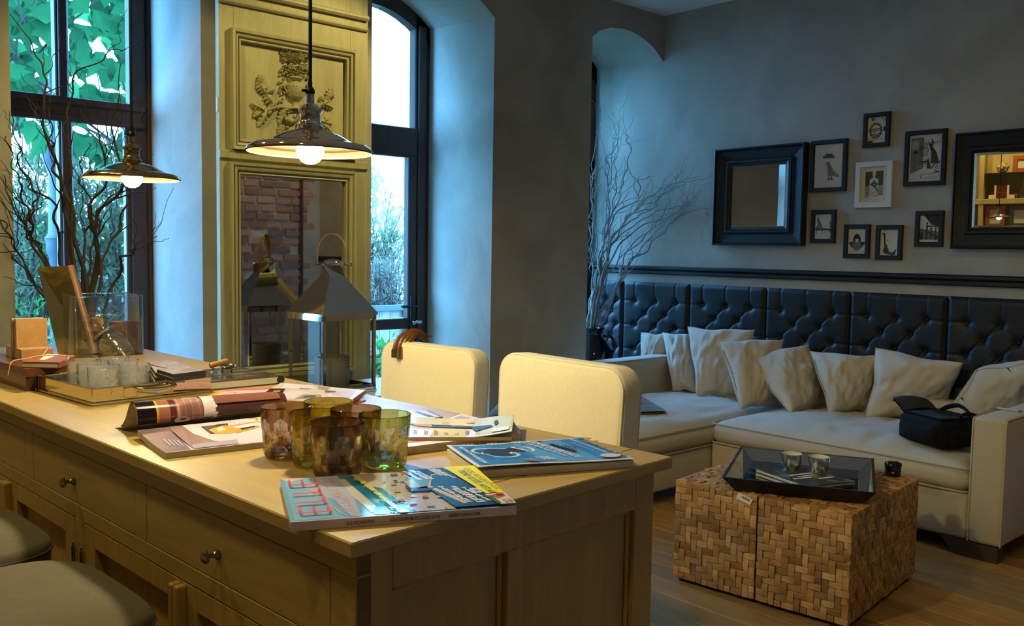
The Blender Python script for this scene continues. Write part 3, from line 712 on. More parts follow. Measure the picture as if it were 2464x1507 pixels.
# pyramid roof with a lip, then the faceted collar
so, st = S+0.005, 0.044
m = MB()
def ring(h, z): return [lw(h, h, z), lw(-h, h, z), lw(-h, -h, z), lw(h, -h, z)]
def skin(a, b):
    for i in range(4): m.quad(a[i], a[(i+1) % 4], b[(i+1) % 4], b[i])
r0 = ring(so, HB-0.004); r1 = ring(so, HB+0.006); r2 = ring(st, HR); skin(r0, r1); skin(r1, r2); m.add(r0, [(3, 2, 1, 0)])
m.build('roof', CHROME, la)
m = MB()
lo_ = ring(st, HR); hi_ = [LM @ V((0.066*math.cos(PI/4*(2*i+6)), 0.066*math.sin(PI/4*(2*i+6)), HT)) for i in range(4)]
# square to turned square: eight triangles
for i in range(4):
    m.add([lo_[i], lo_[(i+1) % 4], hi_[(i+1) % 4]], [(0, 1, 2)]); m.add([lo_[i], hi_[(i+1) % 4], hi_[i]], [(0, 1, 2)])
m.build('collar', CHROME, la)
m = MB().lathe([(0.0, HT-0.004), (0.072, HT-0.004), (0.074, HT), (0.070, HT+0.005), (0.05, HT+0.009), (0.047, HT+0.013), (0.044, HT+0.018), (0.02, HT+0.026), (0.0, HT+0.028)], 32, LM)
ha = math.radians(-42)-math.radians(3.45)
hx = V((math.cos(ha), math.sin(ha), 0))
m.tube([LM @ (hx*-0.086 + V((0, 0, HT))), LM @ (hx*0.086 + V((0, 0, HT)))], 0.007, 10)
for s in (-1, 1): m.lathe([(0, -0.01), (0.008, -0.008), (0.011, 0), (0.008, 0.008), (0, 0.01)], 12, Matrix.Translation(LM @ (hx*0.088*s + V((0, 0, HT)))))
m.build('cap', CHROME, la, smooth=True)
hp = [hx*(0.070*math.cos(a)*(1.0)) + V((0, 0, HT + 0.148*max(0, math.sin(a))**0.72)) for a in [PI*i/28 for i in range(29)]]
m = MB(); nv = hx.cross(V((0, 0, 1)))
vs = []; 
for i, p in enumerate(hp):
    q = V((0, 0, HT+0.06)); out = (p-q).normalized()
    for a, b in ((-1, 0), (1, 0), (1, 1), (-1, 1)): vs.append(LM @ (p + nv*(0.011*a) + out*(0.004*b)))
fs = [(i*4+j, i*4+(j+1) % 4, i*4+4+(j+1) % 4, i*4+4+j) for i in range(28) for j in range(4)]
m.add(vs, fs); m.build('strap_handle', STRAP, la, smooth=True, angle=50)
# latch and hinges on the front corner post
m = MB().box((-S-0.006, -S+0.012, 0.18), (-S, -S+0.022, 0.21), LM).tube([lw(-S-.004, -S-0.004, 0.195), lw(-S-0.03, -S-0.004, 0.195)], 0.003, 6)
m.build('latch', CHROME, la)
cn = thing('pillar_candle', 'wide grey pillar candle standing inside the big lantern', 'candle', (LC.x, LC.y, LZ+0.0145))
WAX = mat('grey_wax', (0.25, 0.225, 0.21), 0.5); WAX.node_tree.nodes['Principled BSDF'].inputs['Subsurface Weight'].default_value = 0.0
MB().lathe([(0.0, 0), (0.084, 0), (0.086, 0.004), (0.086, 0.150), (0.082, 0.158), (0.074, 0.158), (0.060, 0.148), (0.0, 0.146)], 40).build('wax', WAX, cn, local=True, smooth=True, angle=40)
for i in range(3):
    a = 2*PI*i/3; MB().tube([(0.03*math.cos(a), 0.03*math.sin(a), 0.146), (0.031*math.cos(a), 0.03*math.sin(a), 0.158)], 0.0015, 6).build('wick', DARK, cn, local=True)
# ---------------------------------------------------------------- tufted leather wall panels
from mathutils import noise as mn
LEATHER = mat('black_leather', (0.008, 0.009, 0.012), 0.46, bump=0.12, bs=120, spec=0.35)
hb = thing('tufted_wall_panelling', 'dark tufted leather wall panelling behind the sofa', 'panelling', (XW, 3.3, 0))
XF = 5.345
edges = [4.97] + [onx(u, 690, XF).y for u in (1498, 1657, 1841, 2044, 2279)]
edges += [edges[-1]-(edges[-2]-edges[-1]), edges[-1]-2*(edges[-2]-edges[-1])]
ZB0, ZB1 = 0.30, 1.178
for ya, yb in zip(edges[:-1], edges[1:]):
    ya -= 0.003; yb += 0.003; W_ = ya-yb; H_ = ZB1-ZB0
    btn = []
    zs = [ZB1-0.148-0.094*k for k in range(7)]
    ref = 0.50; full = W_ > 0.3
    for k, z in enumerate(zs):
        us = (0.19, 0.5, 0.81) if k % 2 == 0 else (0.345, 0.655)
        if not full: us = (0.45,) if k % 2 == 0 else ()
        btn += [(u*W_, z, k) for u in us]
    segs = []
    for (u, z, k) in btn:
        for (u2, z2, k2) in btn:
            if k2 == k+1 and abs(u2-u) < 0.2*W_: segs.append((u, z, u2, z2, 0.0085 if u2 < u else 0.0015))
        if k == 0: segs.append((u, z, u, ZB1+0.02, 0.006))
        if k % 2 == 0 and u < 0.3*W_: segs.append((u, z, -0.02, z-0.002, 0.006))
        if k % 2 == 0 and u > 0.7*W_: segs.append((u, z, W_+0.02, z-0.002, 0.006))
    def depth(u, z):
        e = min(u, W_-u, ZB1-z); ed = 0.018*math.exp(-(e/0.014)**2)
        d = ed
        for (a, b, c, e_, dd) in segs:
            L2 = (c-a)**2+(e_-b)**2; t = max(0, min(1, ((u-a)*(c-a)+(z-b)*(e_-b))/L2)); q = (u-a-t*(c-a))**2+(z-b-t*(e_-b))**2
            if q < 0.0016: d = max(d, dd*math.exp(-q/0.00010)) if False else d + dd*math.exp(-q/0.00005)*0.8
        for (a, b, k) in btn:
            q = (u-a)**2+(z-b)**2
            if q < 0.02: d += 0.017*math.exp(-q/0.0007) + 0.004*math.exp(-q/0.004)
        return min(d, 0.042)
    f = lambda s, t: V((XF+depth(s*W_, ZB0+t*H_), ya-s*W_, ZB0+t*H_))
    m = MB().grid(f, max(12, int(W_/0.007)), 120)
    P = m.build('panel', LEATHER, hb, smooth=True, angle=180)
    for i, (u, z, k) in enumerate(btn):
        if z > 0.55: MB().lathe([(0, 0.004), (0.006, 0.003), (0.009, 0), (0.009, -0.004)], 8, T(XF+0.020, ya-u, z) @ RY(-PI/2)).build('button', LEATHER, P, smooth=True)
MB().box((XF+0.04, edges[-1]-.0, ZB0), (XW-0.0005, 4.97, ZB1-0.004)).build('backing', BLACKWOOD, hb)
# ---------------------------------------------------------------- sofa
SOFA = weave_mat('oatmeal_linen', (0.52, 0.455, 0.38), (0.465, 0.405, 0.335), 900, 0.18)
PILLOWM = weave_mat('pillow_linen', (0.54, 0.47, 0.39), (0.485, 0.42, 0.345), 900, 0.18)
PIPING = mat('sofa_piping', (0.46, 0.39, 0.29), 0.9)
FOOT = mat('sofa_foot', (0.055, 0.035, 0.022), 0.45)
def cushion(mb, a, b, r, puff=0.0, n=14, bulge=0.0, wr=0.0, seed=0, M=None):
    a = V(a); b = V(b); c = (a+b)/2; h = (b-a)/2
    for ax in range(3):
        for sg in (-1, 1):
            def f(s, t):
                p = [0, 0, 0]; p[ax] = sg; p[(ax+1) % 3] = 2*s-1; p[(ax+2) % 3] = 2*t-1
                q = V([p[i]*h[i] for i in range(3)]); k = V([max(-(h[i]-r), min(h[i]-r, q[i])) for i in range(3)])
                d = q-k; L = d.length
                if L > 0: q = k + d*(r/max(L, 1e-9)) if L > r or True else q
                u = [q[i]/h[i] for i in range(3)]
                out = V(q)
                e = (1-abs(u[0])**4)*(1-abs(u[1])**4)
                if q.z > 0: out.z += puff*e*(u[2])
                if bulge:
                    out.x += bulge*u[0]*(1-u[2]**2)*(1-u[1]**4)*abs(u[0])**3; out.y += bulge*u[1]*(1-u[2]**2)*(1-u[0]**4)*abs(u[1])**3
                if wr:
                    w_ = mn.noise(V((out.x*3.0+seed, out.y*8, out.z*4+seed)))*0.6 + mn.noise(V((out.x*7, out.y*17+seed, out.z*9)))*0.4
                    out += V((0, 0, 1))*wr*w_*e if q.z > 0 else V((0, 0, 0))
                return c + out
            mb.grid(f, n, n, M)
    return mb
def rr_loop(a, b, z, r, n=8):
    pts = []
    for cx_, cy_, s in ((b[0]-r, b[1]-r, 0), (a[0]+r, b[1]-r, 1), (a[0]+r, a[1]+r, 2), (b[0]-r, a[1]+r, 3)):
        for i in range(n+1):
            t = PI/2*(s+i/n); pts.append((cx_+r*math.cos(t), cy_+r*math.sin(t), z))
    return pts + [pts[0]]
sofa = thing('corner_sofa', 'oatmeal linen corner sofa with chaise along the tufted panelling', 'sofa', (4.8, 2.8, 0))
XA, XB = 4.352, 5.335; Y0, Y1, Y2 = 1.612, 3.062, 4.11
# main seat
MB().box((XA+0.012, Y0, 0.072), (XB, Y1-0.004, 0.30), bev=0.02, seg=3).build('base', SOFA, sofa, smooth=True, angle=50)
m = cushion(MB(), (XA, Y0+0.004, 0.292), (XB-0.05, Y1-0.006, 0.418), 0.055, 0.058, 44, 0.020, 0.034, 3)
sc = m.build('seat_cushion', SOFA, sofa, smooth=True, angle=180, weld=1e-5)
for z in (0.412, 0.303): MB().tube(rr_loop((XA-0.004, Y0+.002), (XB-0.05, Y1-0.004), z, 0.045), 0.005, 6).build('piping', PIPING, sc, smooth=True)
# right arm
m = MB().box((4.346, 1.456, 0.075), (XB, 1.608, 0.668), bev=0.022, seg=3)
ar = m.build('arm', SOFA, sofa, smooth=True, angle=50)
for y in (1.4605, 1.6035): MB().tube([(4.350, y, 0.08), (4.350, y, 0.645), (4.356, y, 0.659), (4.372, y, 0.664), (XB-.02, y, 0.664)], 0.004, 6).build('piping', PIPING, ar, smooth=True)
# chaise
CXF = 3.30
MB().box((CXF+0.012, Y1+0.004, 0.072), (XB, Y2-0.16, 0.275), bev=0.02, seg=3).build('base', SOFA, sofa, smooth=True, angle=50)
m = cushion(MB(), (CXF, Y1+0.002, 0.268), (XB-.05, Y2-0.158, 0.405), 0.055, 0.058, 40, 0.018, 0.028, 8)
sc2 = m.build('seat_cushion', SOFA, sofa, smooth=True, angle=180, weld=1e-5)
for z in (0.398, 0.28): MB().tube(rr_loop((CXF-.004, Y1-0.002), (XB-.05, Y2-.156), z, 0.045), 0.005, 6).build('piping', PIPING, sc2, smooth=True)
m = MB().box((4.20, Y2-0.155, 0.075), (XB, Y2, 0.668), bev=0.022, seg=3); al = m.build('arm', SOFA, sofa, smooth=True, angle=50)
MB().tube([(4.204, Y2-0.151, 0.08), (4.204, Y2-.151, 0.64), (4.226, Y2-.151, 0.664), (XB-.02, Y2-.151, 0.664)], 0.004, 6).build('piping', PIPING, al, smooth=True)
MB().box((XB-0.14, Y0, 0.25), (XB, Y2-0.15, 0.585), bev=0.03, seg=3).build('back_rest', SOFA, sofa, smooth=True, angle=50)
for x0, y0, x1, y1 in ((4.352, 1.47, 4.42, 1.78), (5.22, 1.47, 5.30, 1.60), (3.34, 3.10, 3.42, 3.30), (3.34, 3.80, 3.42, 3.94), (5.22, 4.0, 5.3, 4.09), (4.22, 3.97, 4.3, 4.09)):
    m = MB(); w_ = 0.12 if y0 == 1.47 and x0 < 5 else 0.0
    m.add([(x0, y0, 0), (x1, y0, 0), (x1, y1-w_, 0), (x0, y1-w_, 0), (x0, y0, 0.074), (x1, y0, 0.074), (x1, y1-w_*0.45, 0.074), (x0, y1-w_*0.45, 0.074)], [(3, 2, 1, 0), (4, 5, 6, 7), (0, 1, 5, 4), (1, 2, 6, 5), (2, 3, 7, 6), (3, 0, 4, 7)]); m.build('foot', FOOT, sofa)
# label holder on the arm
ZA = 0.672
q = [onz(u, v, ZA) for u, v in ((2400, 978), (2452, 982), (2455, 995), (2398, 990))]
lh = thing('label_holder', 'small clear label holder lying on the right sofa arm', 'label holder', (q[0].x, q[0].y, 0.668))
c = sum(q, V())/4; 
MB().box((c.x-0.028, c.y-0.055, 0.668), (c.x+0.028, c.y+0.055, 0.674), bev=0.001).build('plate', CHROME, lh)
MB().box((c.x-0.012, c.y-0.046, 0.674), (c.x+0.010, c.y+0.046, 0.6755)).build('paper', mat('label_paper', (0.72, 0.70, 0.66), 0.8), lh)
# ---------------------------------------------------------------- loose pillows
def pillow(pts, th, label, seed, zs=0.462, lean=0.22, zip_=False, xtop=None, flip=1):
    "pts: TL, TR, BR, BL pixels; bottom corners rest on the seat, top leans back"
    TL, TR, BR, BL = pts
    bl = onz(*BL, zs); br = onz(*BR, zs)
    def top(p, b):
        X = min(5.22, b.x+lean) if xtop is None else xtop
        return onx(p[0], p[1], X)
    tl = top(TL, bl); t_r = top(TR, br)
    c4 = [tl, t_r, br, bl]; c = sum(c4, V())/4
    nrm = ((t_r-bl).cross(tl-br)).normalized()
    if nrm.dot(EYE-c) < 0: nrm = -nrm
    t = thing('cushion', label, 'pillow', c, 0, 'linen pillows on the sofa')
    def edge(s, t_):
        p = tl*(1-s)*(1-t_) + t_r*s*(1-t_) + br*s*t_ + bl*(1-s)*t_
        # pull the sides in between the corners
        a = 2*s-1; b = 2*t_-1
        p = p + (c-p)*(0.05*(1-a*a)*(abs(b)**6)*(1+.7*math.sin(4*a+seed)) + 0.05*(1-b*b)*(abs(a)**6)*(1+.7*math.sin(4*b+2*seed)))
        return p, a, b
    def f(sign):
        def g(s, t_):
            p, a, b = edge(s, t_)
            k = max(0, (1-a*a)*(1-b*b))**0.40
            w_ = mn.noise(V((a*2.1+seed, b*2.3, seed*1.7)))*0.7 + mn.noise(V((a*4+b*3+seed, (b-a)*1.4, 3)))*0.45 + mn.noise(V((a*9+seed, b*5+a*4, 5)))*0.20
            rad = 0.10*math.sin(9*math.atan2(b, a)+seed)*max(0, (abs(a)*abs(b)))
            z = th*k*(1+0.35*w_+rad)
            q = p + nrm*(sign*z); q.z = max(q.z, zs-0.012) if sign else q.z
            q.x = min(q.x, 5.335)
            return q
        return g
    m = MB().grid(f(1.12), 40, 40).grid(f(-0.75), 26, 26)
    P = m.build('cover', PILLOWM, t, smooth=True, angle=180, weld=1e-5)
    loop = [edge(s, 0)[0] for s in [i/16 for i in range(16)]] + [edge(1, s)[0] for s in [i/16 for i in range(16)]] + [edge(1-s, 1)[0] for s in [i/16 for i in range(16)]] + [edge(0, 1-s)[0] for s in [i/16 for i in range(17)]]
    for p in loop: p.z = max(p.z, zs-0.008); p.x = min(p.x, 5.335)
    MB().tube(loop, 0.0035, 6).build('edge_seam', PIPING, t, smooth=True)
    if zip_: MB().tube([edge(0.012, s)[0]+nrm*0.012 for s in [0.15+0.6*i/14 for i in range(15)]], 0.003, 6).build('zipper', mat('zip_dark', (0.12, 0.10, 0.08), 0.5), t, smooth=True)
    return t
PB = 'oatmeal linen pillow '
pillow(((1543, 801), (1607, 802), (1618, 924), (1536, 924)), 0.075, PB+'at the far left end, beside the chaise arm', 1, zs=0.445, lean=0.16)
pillow(((1594, 801), (1664, 806), (1680, 944), (1620, 940)), 0.075, PB+'second from the left, overlapping the end one', 2, zs=0.448)
pillow(((1655, 787), (1815, 795), (1780, 955), (1676, 954)), 0.085, PB+'standing tallest, third from the left', 3, zs=0.448)
pillow(((1729, 822), (1884, 819), (1866, 974), (1783, 986)), 0.085, PB+'with a dark zip edge, before the tallest one', 4, zs=0.452, zip_=True)
pillow(((1798, 862), (1945, 830), (1990, 974), (1903, 997)), 0.09, PB+'tilted on one corner in the middle of the row', 5, zs=0.462)
pillow(((1949, 846), (2110, 857), (2096, 988), (1995, 998)), 0.09, PB+'with a zip down its left edge, right of the tilted one', 6, zs=0.462, zip_=True)
pillow(((2108, 838), (2316, 875), (2275, 1000), (2083, 1006)), 0.10, PB+'large and square behind the black bag', 7, zs=0.462)
pillow(((2350, 890), (2505, 866), (2480, 1004), (2268, 1022)), 0.11, PB+'at the right end, slumped over the arm', 8, zs=0.472, lean=0.12)
# ---------------------------------------------------------------- folded throw on the chaise
THROW = weave_mat('grey_knit', (0.17, 0.17, 0.165), (0.10, 0.10, 0.10), 160, 0.6)
tw = thing('throw_blanket', 'grey ribbed throw folded across the chaise seat', 'blanket', (3.75, 3.45, 0.45))
ZT0 = 0.462
cs = [onz(1172, 1004, ZT0), onz(1210, 962, ZT0), onz(1530, 948, ZT0), onz(1600, 990, ZT0), onz(1515, 997, ZT0)]
A_, B_, C_, D_ = cs[0], cs[1], cs[2], cs[3]
def ft(sign):
    def g(s, t):
        p = lerp(lerp(A_, B_, t), lerp(D_ + V((-0.02, -0.03, 0)), C_, t), s)
        e = (1-abs(2*s-1)**6)*(1-abs(2*t-1)**6)
        h = 0.016*e*(1+0.6*mn.noise(V((s*6, t*5, 2)))) + 0.006*e*math.sin(t*30+3*s)
        if s < 0.25: h += 0.05*e*(0.25-s)/0.25*(1+0.5*math.sin(t*14))
        return V((p.x, p.y, 0.470+(h if sign > 0 else -0.012)))
    return g
MB().grid(ft(1), 60, 26).grid(ft(-1), 60, 26).build('knit', THROW, tw, smooth=True, angle=180, weld=1e-5)
# ---------------------------------------------------------------- black camera bag
BAGM = mat('black_nylon', (0.0045, 0.0043, 0.004), 0.85, bump=0.3, bs=400, spec=0.2)
BAGL = mat('bag_lining', (0.02, 0.026, 0.036), 0.7)
b0 = onz(2158, 1050, 0.475); b1 = onz(2262, 1086, 0.462); b2 = onz(2334, 1040, 0.47)
bg_ = thing('camera_bag', 'open black nylon camera bag on the sofa seat', 'bag', (b1.x, b1.y, 0.466))
ex = (b0-b1); ex.z = 0; Lx = ex.length; ex.normalize(); ey = V((ex.y, -ex.x, 0)); 
if ey.dot(b2-b1) < 0: ey = -ey
Ly = 0.25
BMx = Matrix((ex, ey, V((0, 0, 1)))).transposed().to_4x4(); BMx.translation = V((b1.x, b1.y, 0.466))
m = cushion(MB(), (0, 0, 0), (Lx, Ly, 0.138), 0.03, 0.006, 14, 0.008, 0.012, 2, BMx); body = m.build('body', BAGM, bg_, smooth=True, angle=180, weld=1e-5)
m = cushion(MB(), (0.03, -0.022, 0.015), (Lx-0.03, 0.03, 0.105), 0.018, 0, 8, 0.006, 0, 0, BMx); m.build('front_pocket', BAGM, bg_, smooth=True, angle=180, weld=1e-5)
m = cushion(MB(), (-0.025, 0.05, 0.015), (0.03, Ly-0.05, 0.10), 0.018, 0, 8, 0.006, 0, 0, BMx); m.build('side_pocket', BAGM, bg_, smooth=True, angle=180, weld=1e-5)
m = MB().box((0.03, 0.03, 0.128), (Lx-0.03, Ly-0.03, 0.147), BMx, bev=0.004); m.build('opening', BAGL, bg_)
MB().tube([BMx @ V(p) for p in [(0.02, 0.02, 0.145), (Lx-0.02, 0.02, 0.145), (Lx-0.02, Ly-0.02, 0.145), (0.02, Ly-0.02, 0.145), (0.02, 0.02, 0.145)]], 0.005, 6).build('zip_rim', BAGM, bg_, smooth=True)
def flap(s, t):
    y = lerp(0.02, Ly-0.02, t); x = Lx-0.02+0.13*s
    z = 0.145 + 0.055*math.sin(s*PI*0.62) + 0.012*math.sin(PI*t) - 0.01*s
    w_ = 1-0.35*s**3; y = Ly/2+(y-Ly/2)*w_
    return BMx @ V((x, y, z))
def flap2(s, t): return flap(s, t) - V((0, 0, 0.010))
MB().grid(flap, 14, 12).build('lid_flap', BAGL, bg_, smooth=True, angle=180)
MB().grid(flap2, 14, 12).build('lid_shell', BAGM, bg_, smooth=True, angle=180)
MB().tube(spline([BMx @ V(p) for p in ((0.03, Ly-0.05, 0.143), (0.06, Ly-0.03, 0.168), (0.13, Ly-0.02, 0.188), (0.19, Ly-.03, 0.173), (0.22, Ly-.05, 0.148))], 24), 0.012, 8, flat=0.4).build('handle', BAGM, bg_, smooth=True)
MB().tube(spline([BMx @ V(p) for p in ((0.0, 0.10, 0.143), (0.02, 0.16, 0.168), (0.01, 0.22, 0.158), (-0.01, 0.27, 0.123))], 20), 0.009, 6, flat=0.5).build('shoulder_strap', BAGM, bg_, smooth=True)
MB().tube([BMx @ V((Lx+0.105, Ly*0.35, 0.178)), BMx @ V((Lx+0.125, Ly*0.33, 0.188)), BMx @ V((Lx+0.13, Ly*0.33, 0.168))], 0.004, 6).build('zip_pull', BAGM, bg_, smooth=True)
# ---------------------------------------------------------------- two square mirrors in deep black frames
GLASSM = mat('clear_mirror', (0.90, 0.90, 0.88), 0.0, 1.0)
def wall_mirror(label, ya, yb, za, zb, gy0, gy1, gz0, gz1, tilt=0.0, lean=0.0, deep=0.0):
    "ya > yb: left and right edge in the picture; g*: edges of the glass"
    t = thing('square_mirror', label, 'mirror', (XW, (ya+yb)/2, (za+zb)/2), 0, 'black framed mirrors')
    steps = [(0.0, 0.002), (0.0, 0.050), (0.02, 0.058), (0.08, 0.060), (0.11, 0.056), (0.14, 0.040), (0.18, 0.034), (0.56, 0.022), (0.66, 0.020), (0.69, 0.024), (0.72, 0.034), (0.84, 0.034), (0.90, 0.024), (1.0, 0.018), (1.0, 0.006)]
    if deep: steps = [(f, d+deep*max(0, min(1, (f+.05)/.3)) if d > .005 and f < 1 or d > .015 else d) for f, d in steps]
    m = MB(); L = []
    for f, d in steps:
        a, b = lerp(ya, gy0, f), lerp(yb, gy1, f); c, e = lerp(za, gz0, f), lerp(zb, gz1, f)
        L.append([(XW-d, a, c), (XW-d, b, c), (XW-d, b, e), (XW-d, a, e)])
    for p, q in zip(L[:-1], L[1:]):
        for i in range(4): m.quad(p[i], p[(i+1) % 4], q[(i+1) % 4], q[i])
    m.add(L[0], [(0, 1, 2, 3)])
    m.build('frame', BLACKWOOD, t)
    # bevelled glass seated in the rebate
    c = V((XW-0.012, (gy0+gy1)/2, (gz0+gz1)/2)); M = T(*c) @ RZ(tilt) @ RY(lean)
    if tilt: M = T(XW-0.014, gy1, (gz0+gz1)/2) @ RZ(tilt) @ RY(lean) @ T(0, abs(gy0-gy1)/2, 0)
    hy, hz = abs(gy0-gy1)/2+0.003, abs(gz1-gz0)/2+0.003; bv = 0.014
    o_ = [V((0.003, s*hy, u*hz)) for s, u in ((-1, -1), (1, -1), (1, 1), (-1, 1))]; i_ = [V((0, s*(hy-bv), u*(hz-bv))) for s, u in ((-1, -1), (1, -1), (1, 1), (-1, 1))]
    m = MB().add(i_, [(0, 1, 2, 3)], M)
    for k in range(4): m.add([o_[k], o_[(k+1) % 4], i_[(k+1) % 4], i_[k]], [(0, 1, 2, 3)], M)
    g = m.build('mirror_glass', GLASSM, t)
    return t
wall_mirror('square black mirror left of the picture cluster, reflecting plaster', onx(1715, 470, XW-.06).y, onx(1934, 470, XW-.05).y, onx(1820, 591, XW-.05).z, onx(1820, 352, XW-.05).z,
            onx(1757, 470, XW-.02).y, onx(1890, 470, XW-.02).y, onx(1820, 548, XW-.02).z, onx(1820, 396, XW-.02).z)
ga, gb = onx(2349, 460, XW-.02).y, onx(2349, 460, XW-.02).y-0.44
wall_mirror('square black mirror at the right edge, reflecting the lit shelves', onx(2292, 460, XW-.06).y, gb-0.125, onx(2290, 599, XW-.06).z, onx(2290, 322, XW-.06).z, ga, gb, onx(2349, 548, XW-.02).z, onx(2349, 372, XW-.02).z, math.radians(M2TILT), math.radians(M2LEAN), 0.036)
# ---------------------------------------------------------------- small framed prints
PAPER = mat('print_paper', (0.66, 0.66, 0.68), 0.7)
INK = mat('print_ink', (0.012, 0.013, 0.016), 0.7); GREY = mat('print_grey', (0.16, 0.165, 0.17), 0.7); LGREY = mat('print_light_grey', (0.36, 0.36, 0.37), 0.7)
WFRAME = mat('cream_frame', (0.72, 0.70, 0.62), 0.4)
PICG = pane_mat('picture_glass', (1, 1, 1), 0.8)
def picture(label, q, fw, mat_w=0.0, fm=None, d=0.024):
    "q: TL, TR, BR, BL pixels of the outer frame; fw frame width (fraction of the width); returns a drawing function"
    P = [onx(u, v, XW-d) for u, v in q]
    ya = (P[0].y+P[3].y)/2; yb = (P[1].y+P[2].y)/2; zb = (P[2].z+P[3].z)/2; zt = (P[0].z+P[1].z)/2
    W = ya-yb; H = zt-zb; f = fw*W
    t = thing('picture_frame', label, 'picture', (XW, (ya+yb)/2, (zt+zb)/2), 0, 'framed prints on the sofa wall')
    m = MB(); L = []
    for o, dd in ((0, 0.001), (0, d-0.003), (0.002, d), (f-0.003, d), (f, d-0.004), (f, 0.010)):
        L.append([(XW-dd, ya-o, zb+o), (XW-dd, yb+o, zb+o), (XW-dd, yb+o, zt-o), (XW-dd, ya-o, zt-o)])
    for p, k in zip(L[:-1], L[1:]):
        for i in range(4): m.quad(p[i], p[(i+1) % 4], k[(i+1) % 4], k[i])
    m.build('frame', fm or BLACKWOOD, t)
    MB().box((XW-0.011, ya-f+.001, zb+f-.001), (XW-0.001, yb+f-.001, zt-f+.001)).build('print', PAPER, t)
    MB().box((XW-0.0150, ya-f+.001, zb+f-.001), (XW-0.0140, yb+f-.001, zt-f+.001)).build('glass', PICG, t)
    iw_, ih = W-2*f, H-2*f; art = MB(); lay = [0]
    def pt(x, y, k): return V((XW-0.0112-0.00008*k, ya-f-x*iw_, zt-f-y*ih))
    def poly(pts, mi=0):
        lay[0] += 1; art.add([pt(x, y, lay[0]) for x, y in pts], [tuple(range(len(pts)))], None, mi)
    def ell(cx_, cy_, rx, ry, mi=0, n=20): poly([(cx_+rx*math.cos(2*PI*i/n), cy_+ry*math.sin(2*PI*i/n)) for i in range(n)], mi)
    def line(pts, w_=0.012, mi=0):
        lay[0] += 1
        for (x0, y0), (x1, y1) in zip(pts[:-1], pts[1:]):
            dx, dy = (x1-x0)*iw_, (y1-y0)*ih; Ln = math.hypot(dx, dy) or 1; nx_, ny_ = -dy/Ln*w_/2, dx/Ln*w_/2*iw_/ih
            art.add([pt(x0+nx_, y0+ny_, lay[0]), pt(x1+nx_, y1+ny_, lay[0]), pt(x1-nx_, y1-ny_, lay[0]), pt(x0-nx_, y0-ny_, lay[0])], [(0, 1, 2, 3)], None, mi)
    def done(): return art.build('drawing', [INK, GREY, LGREY, PAPER, WFRAME], t)
    return poly, ell, line, done
# bird under a cloud
po, el, li, dn = picture('black framed print of a bird under a dark cloud', ((1948.4, 340), (2036.8, 333), (2034.9, 460), (1948.7, 463)), 0.11)
for c in ((0.36, 0.29, .09, .035), (0.45, 0.26, .10, .05), (0.56, .27, .10, .05), (0.64, 0.30, .07, .03)): el(*c)
po([(0.28, 0.32), (0.30, 0.285), (0.70, 0.285), (0.71, 0.32)])
po([(0.40, 0.44), (0.44, 0.40), (0.52, 0.40), (0.56, 0.46), (0.68, 0.60), (0.88, 0.74), (0.86, 0.77), (0.66, 0.74), (0.50, 0.72), (0.44, 0.66), (0.45, 0.52)], 1)
po([(0.44, 0.66), (0.46, 0.52), (0.50, 0.60), (0.49, .70)], 2); li([(0.58, 0.50), (0.70, .66), (.80, .74)], .02, 2); li([(.54, .52), (.62, .66), (.74, .74)], .02, 0)
el(0.45, 0.435, 0.02, 0.012, 0); li([(0.36, 0.47), (0.33, 0.52), (0.36, 0.56)], .01, 1)
for x in (0.52, 0.62): li([(x, .72), (x, .80)], .03); po([(x-.08, .82), (x+.08, .82), (x+.03, .79), (x-.03, .79)]); li([(x-.05, .84), (x+.08, .85)], .012, 2)
li([(0.15, .385), (0.32, .375)], .006, 2); li([(.17, .40), (.30, .395)], .006, 2); dn()
# bearded face with glasses
po, el, li, dn = picture('small black framed print of a patterned face with glasses', ((2075.3, 274.5), (2139, 267), (2140, 351), (2076.6, 356)), 0.155)
el(0.45, 0.52, 0.36, 0.30); el(0.45, 0.50, 0.26, 0.20, 3)
rr_ = random.Random(4)
for i in range(26):
    a = 2*PI*i/26; r0, r1 = 0.25, 0.37; x = .45; y = .52
    li([(x+r0*math.cos(a), y+r0*.8*math.sin(a)), (x+r1*math.cos(a+.12), y+r1*.85*math.sin(a+.12))], .022, 3 if i % 2 else 0)
for i in range(7): li([(0.22+.01*i, .66+.025*i), (.36, .63+.025*i), (.50, .66+.025*i), (.64-.01*i, .64+.025*i)], .016, 0 if i % 2 == 0 else 3)
po([(0.13, .46), (.80, .43), (.80, .455), (.13, .485)]); 
for x0, x1 in ((.22, .43), (.50, .72)): li([(x0, .47), (x1, .46), (x1-.01, .54), (x0+.02, .55), (x0, .47)], .025)
li([(.38, .63), (.52, .62)], .018); el(.30, .08, .10, .05); el(.33, .07, .05, .02, 3)
for i in range(16): el(rr_.uniform(.04, .95), rr_.choice([rr_.uniform(.02, .22), rr_.uniform(.82, .96)]), rr_.uniform(.015, .05), rr_.uniform(.01, .02), rr_.choice([0, 0, 1]))
el(.93, .48, .06, .09); el(.18, .95, .16, .04); dn()
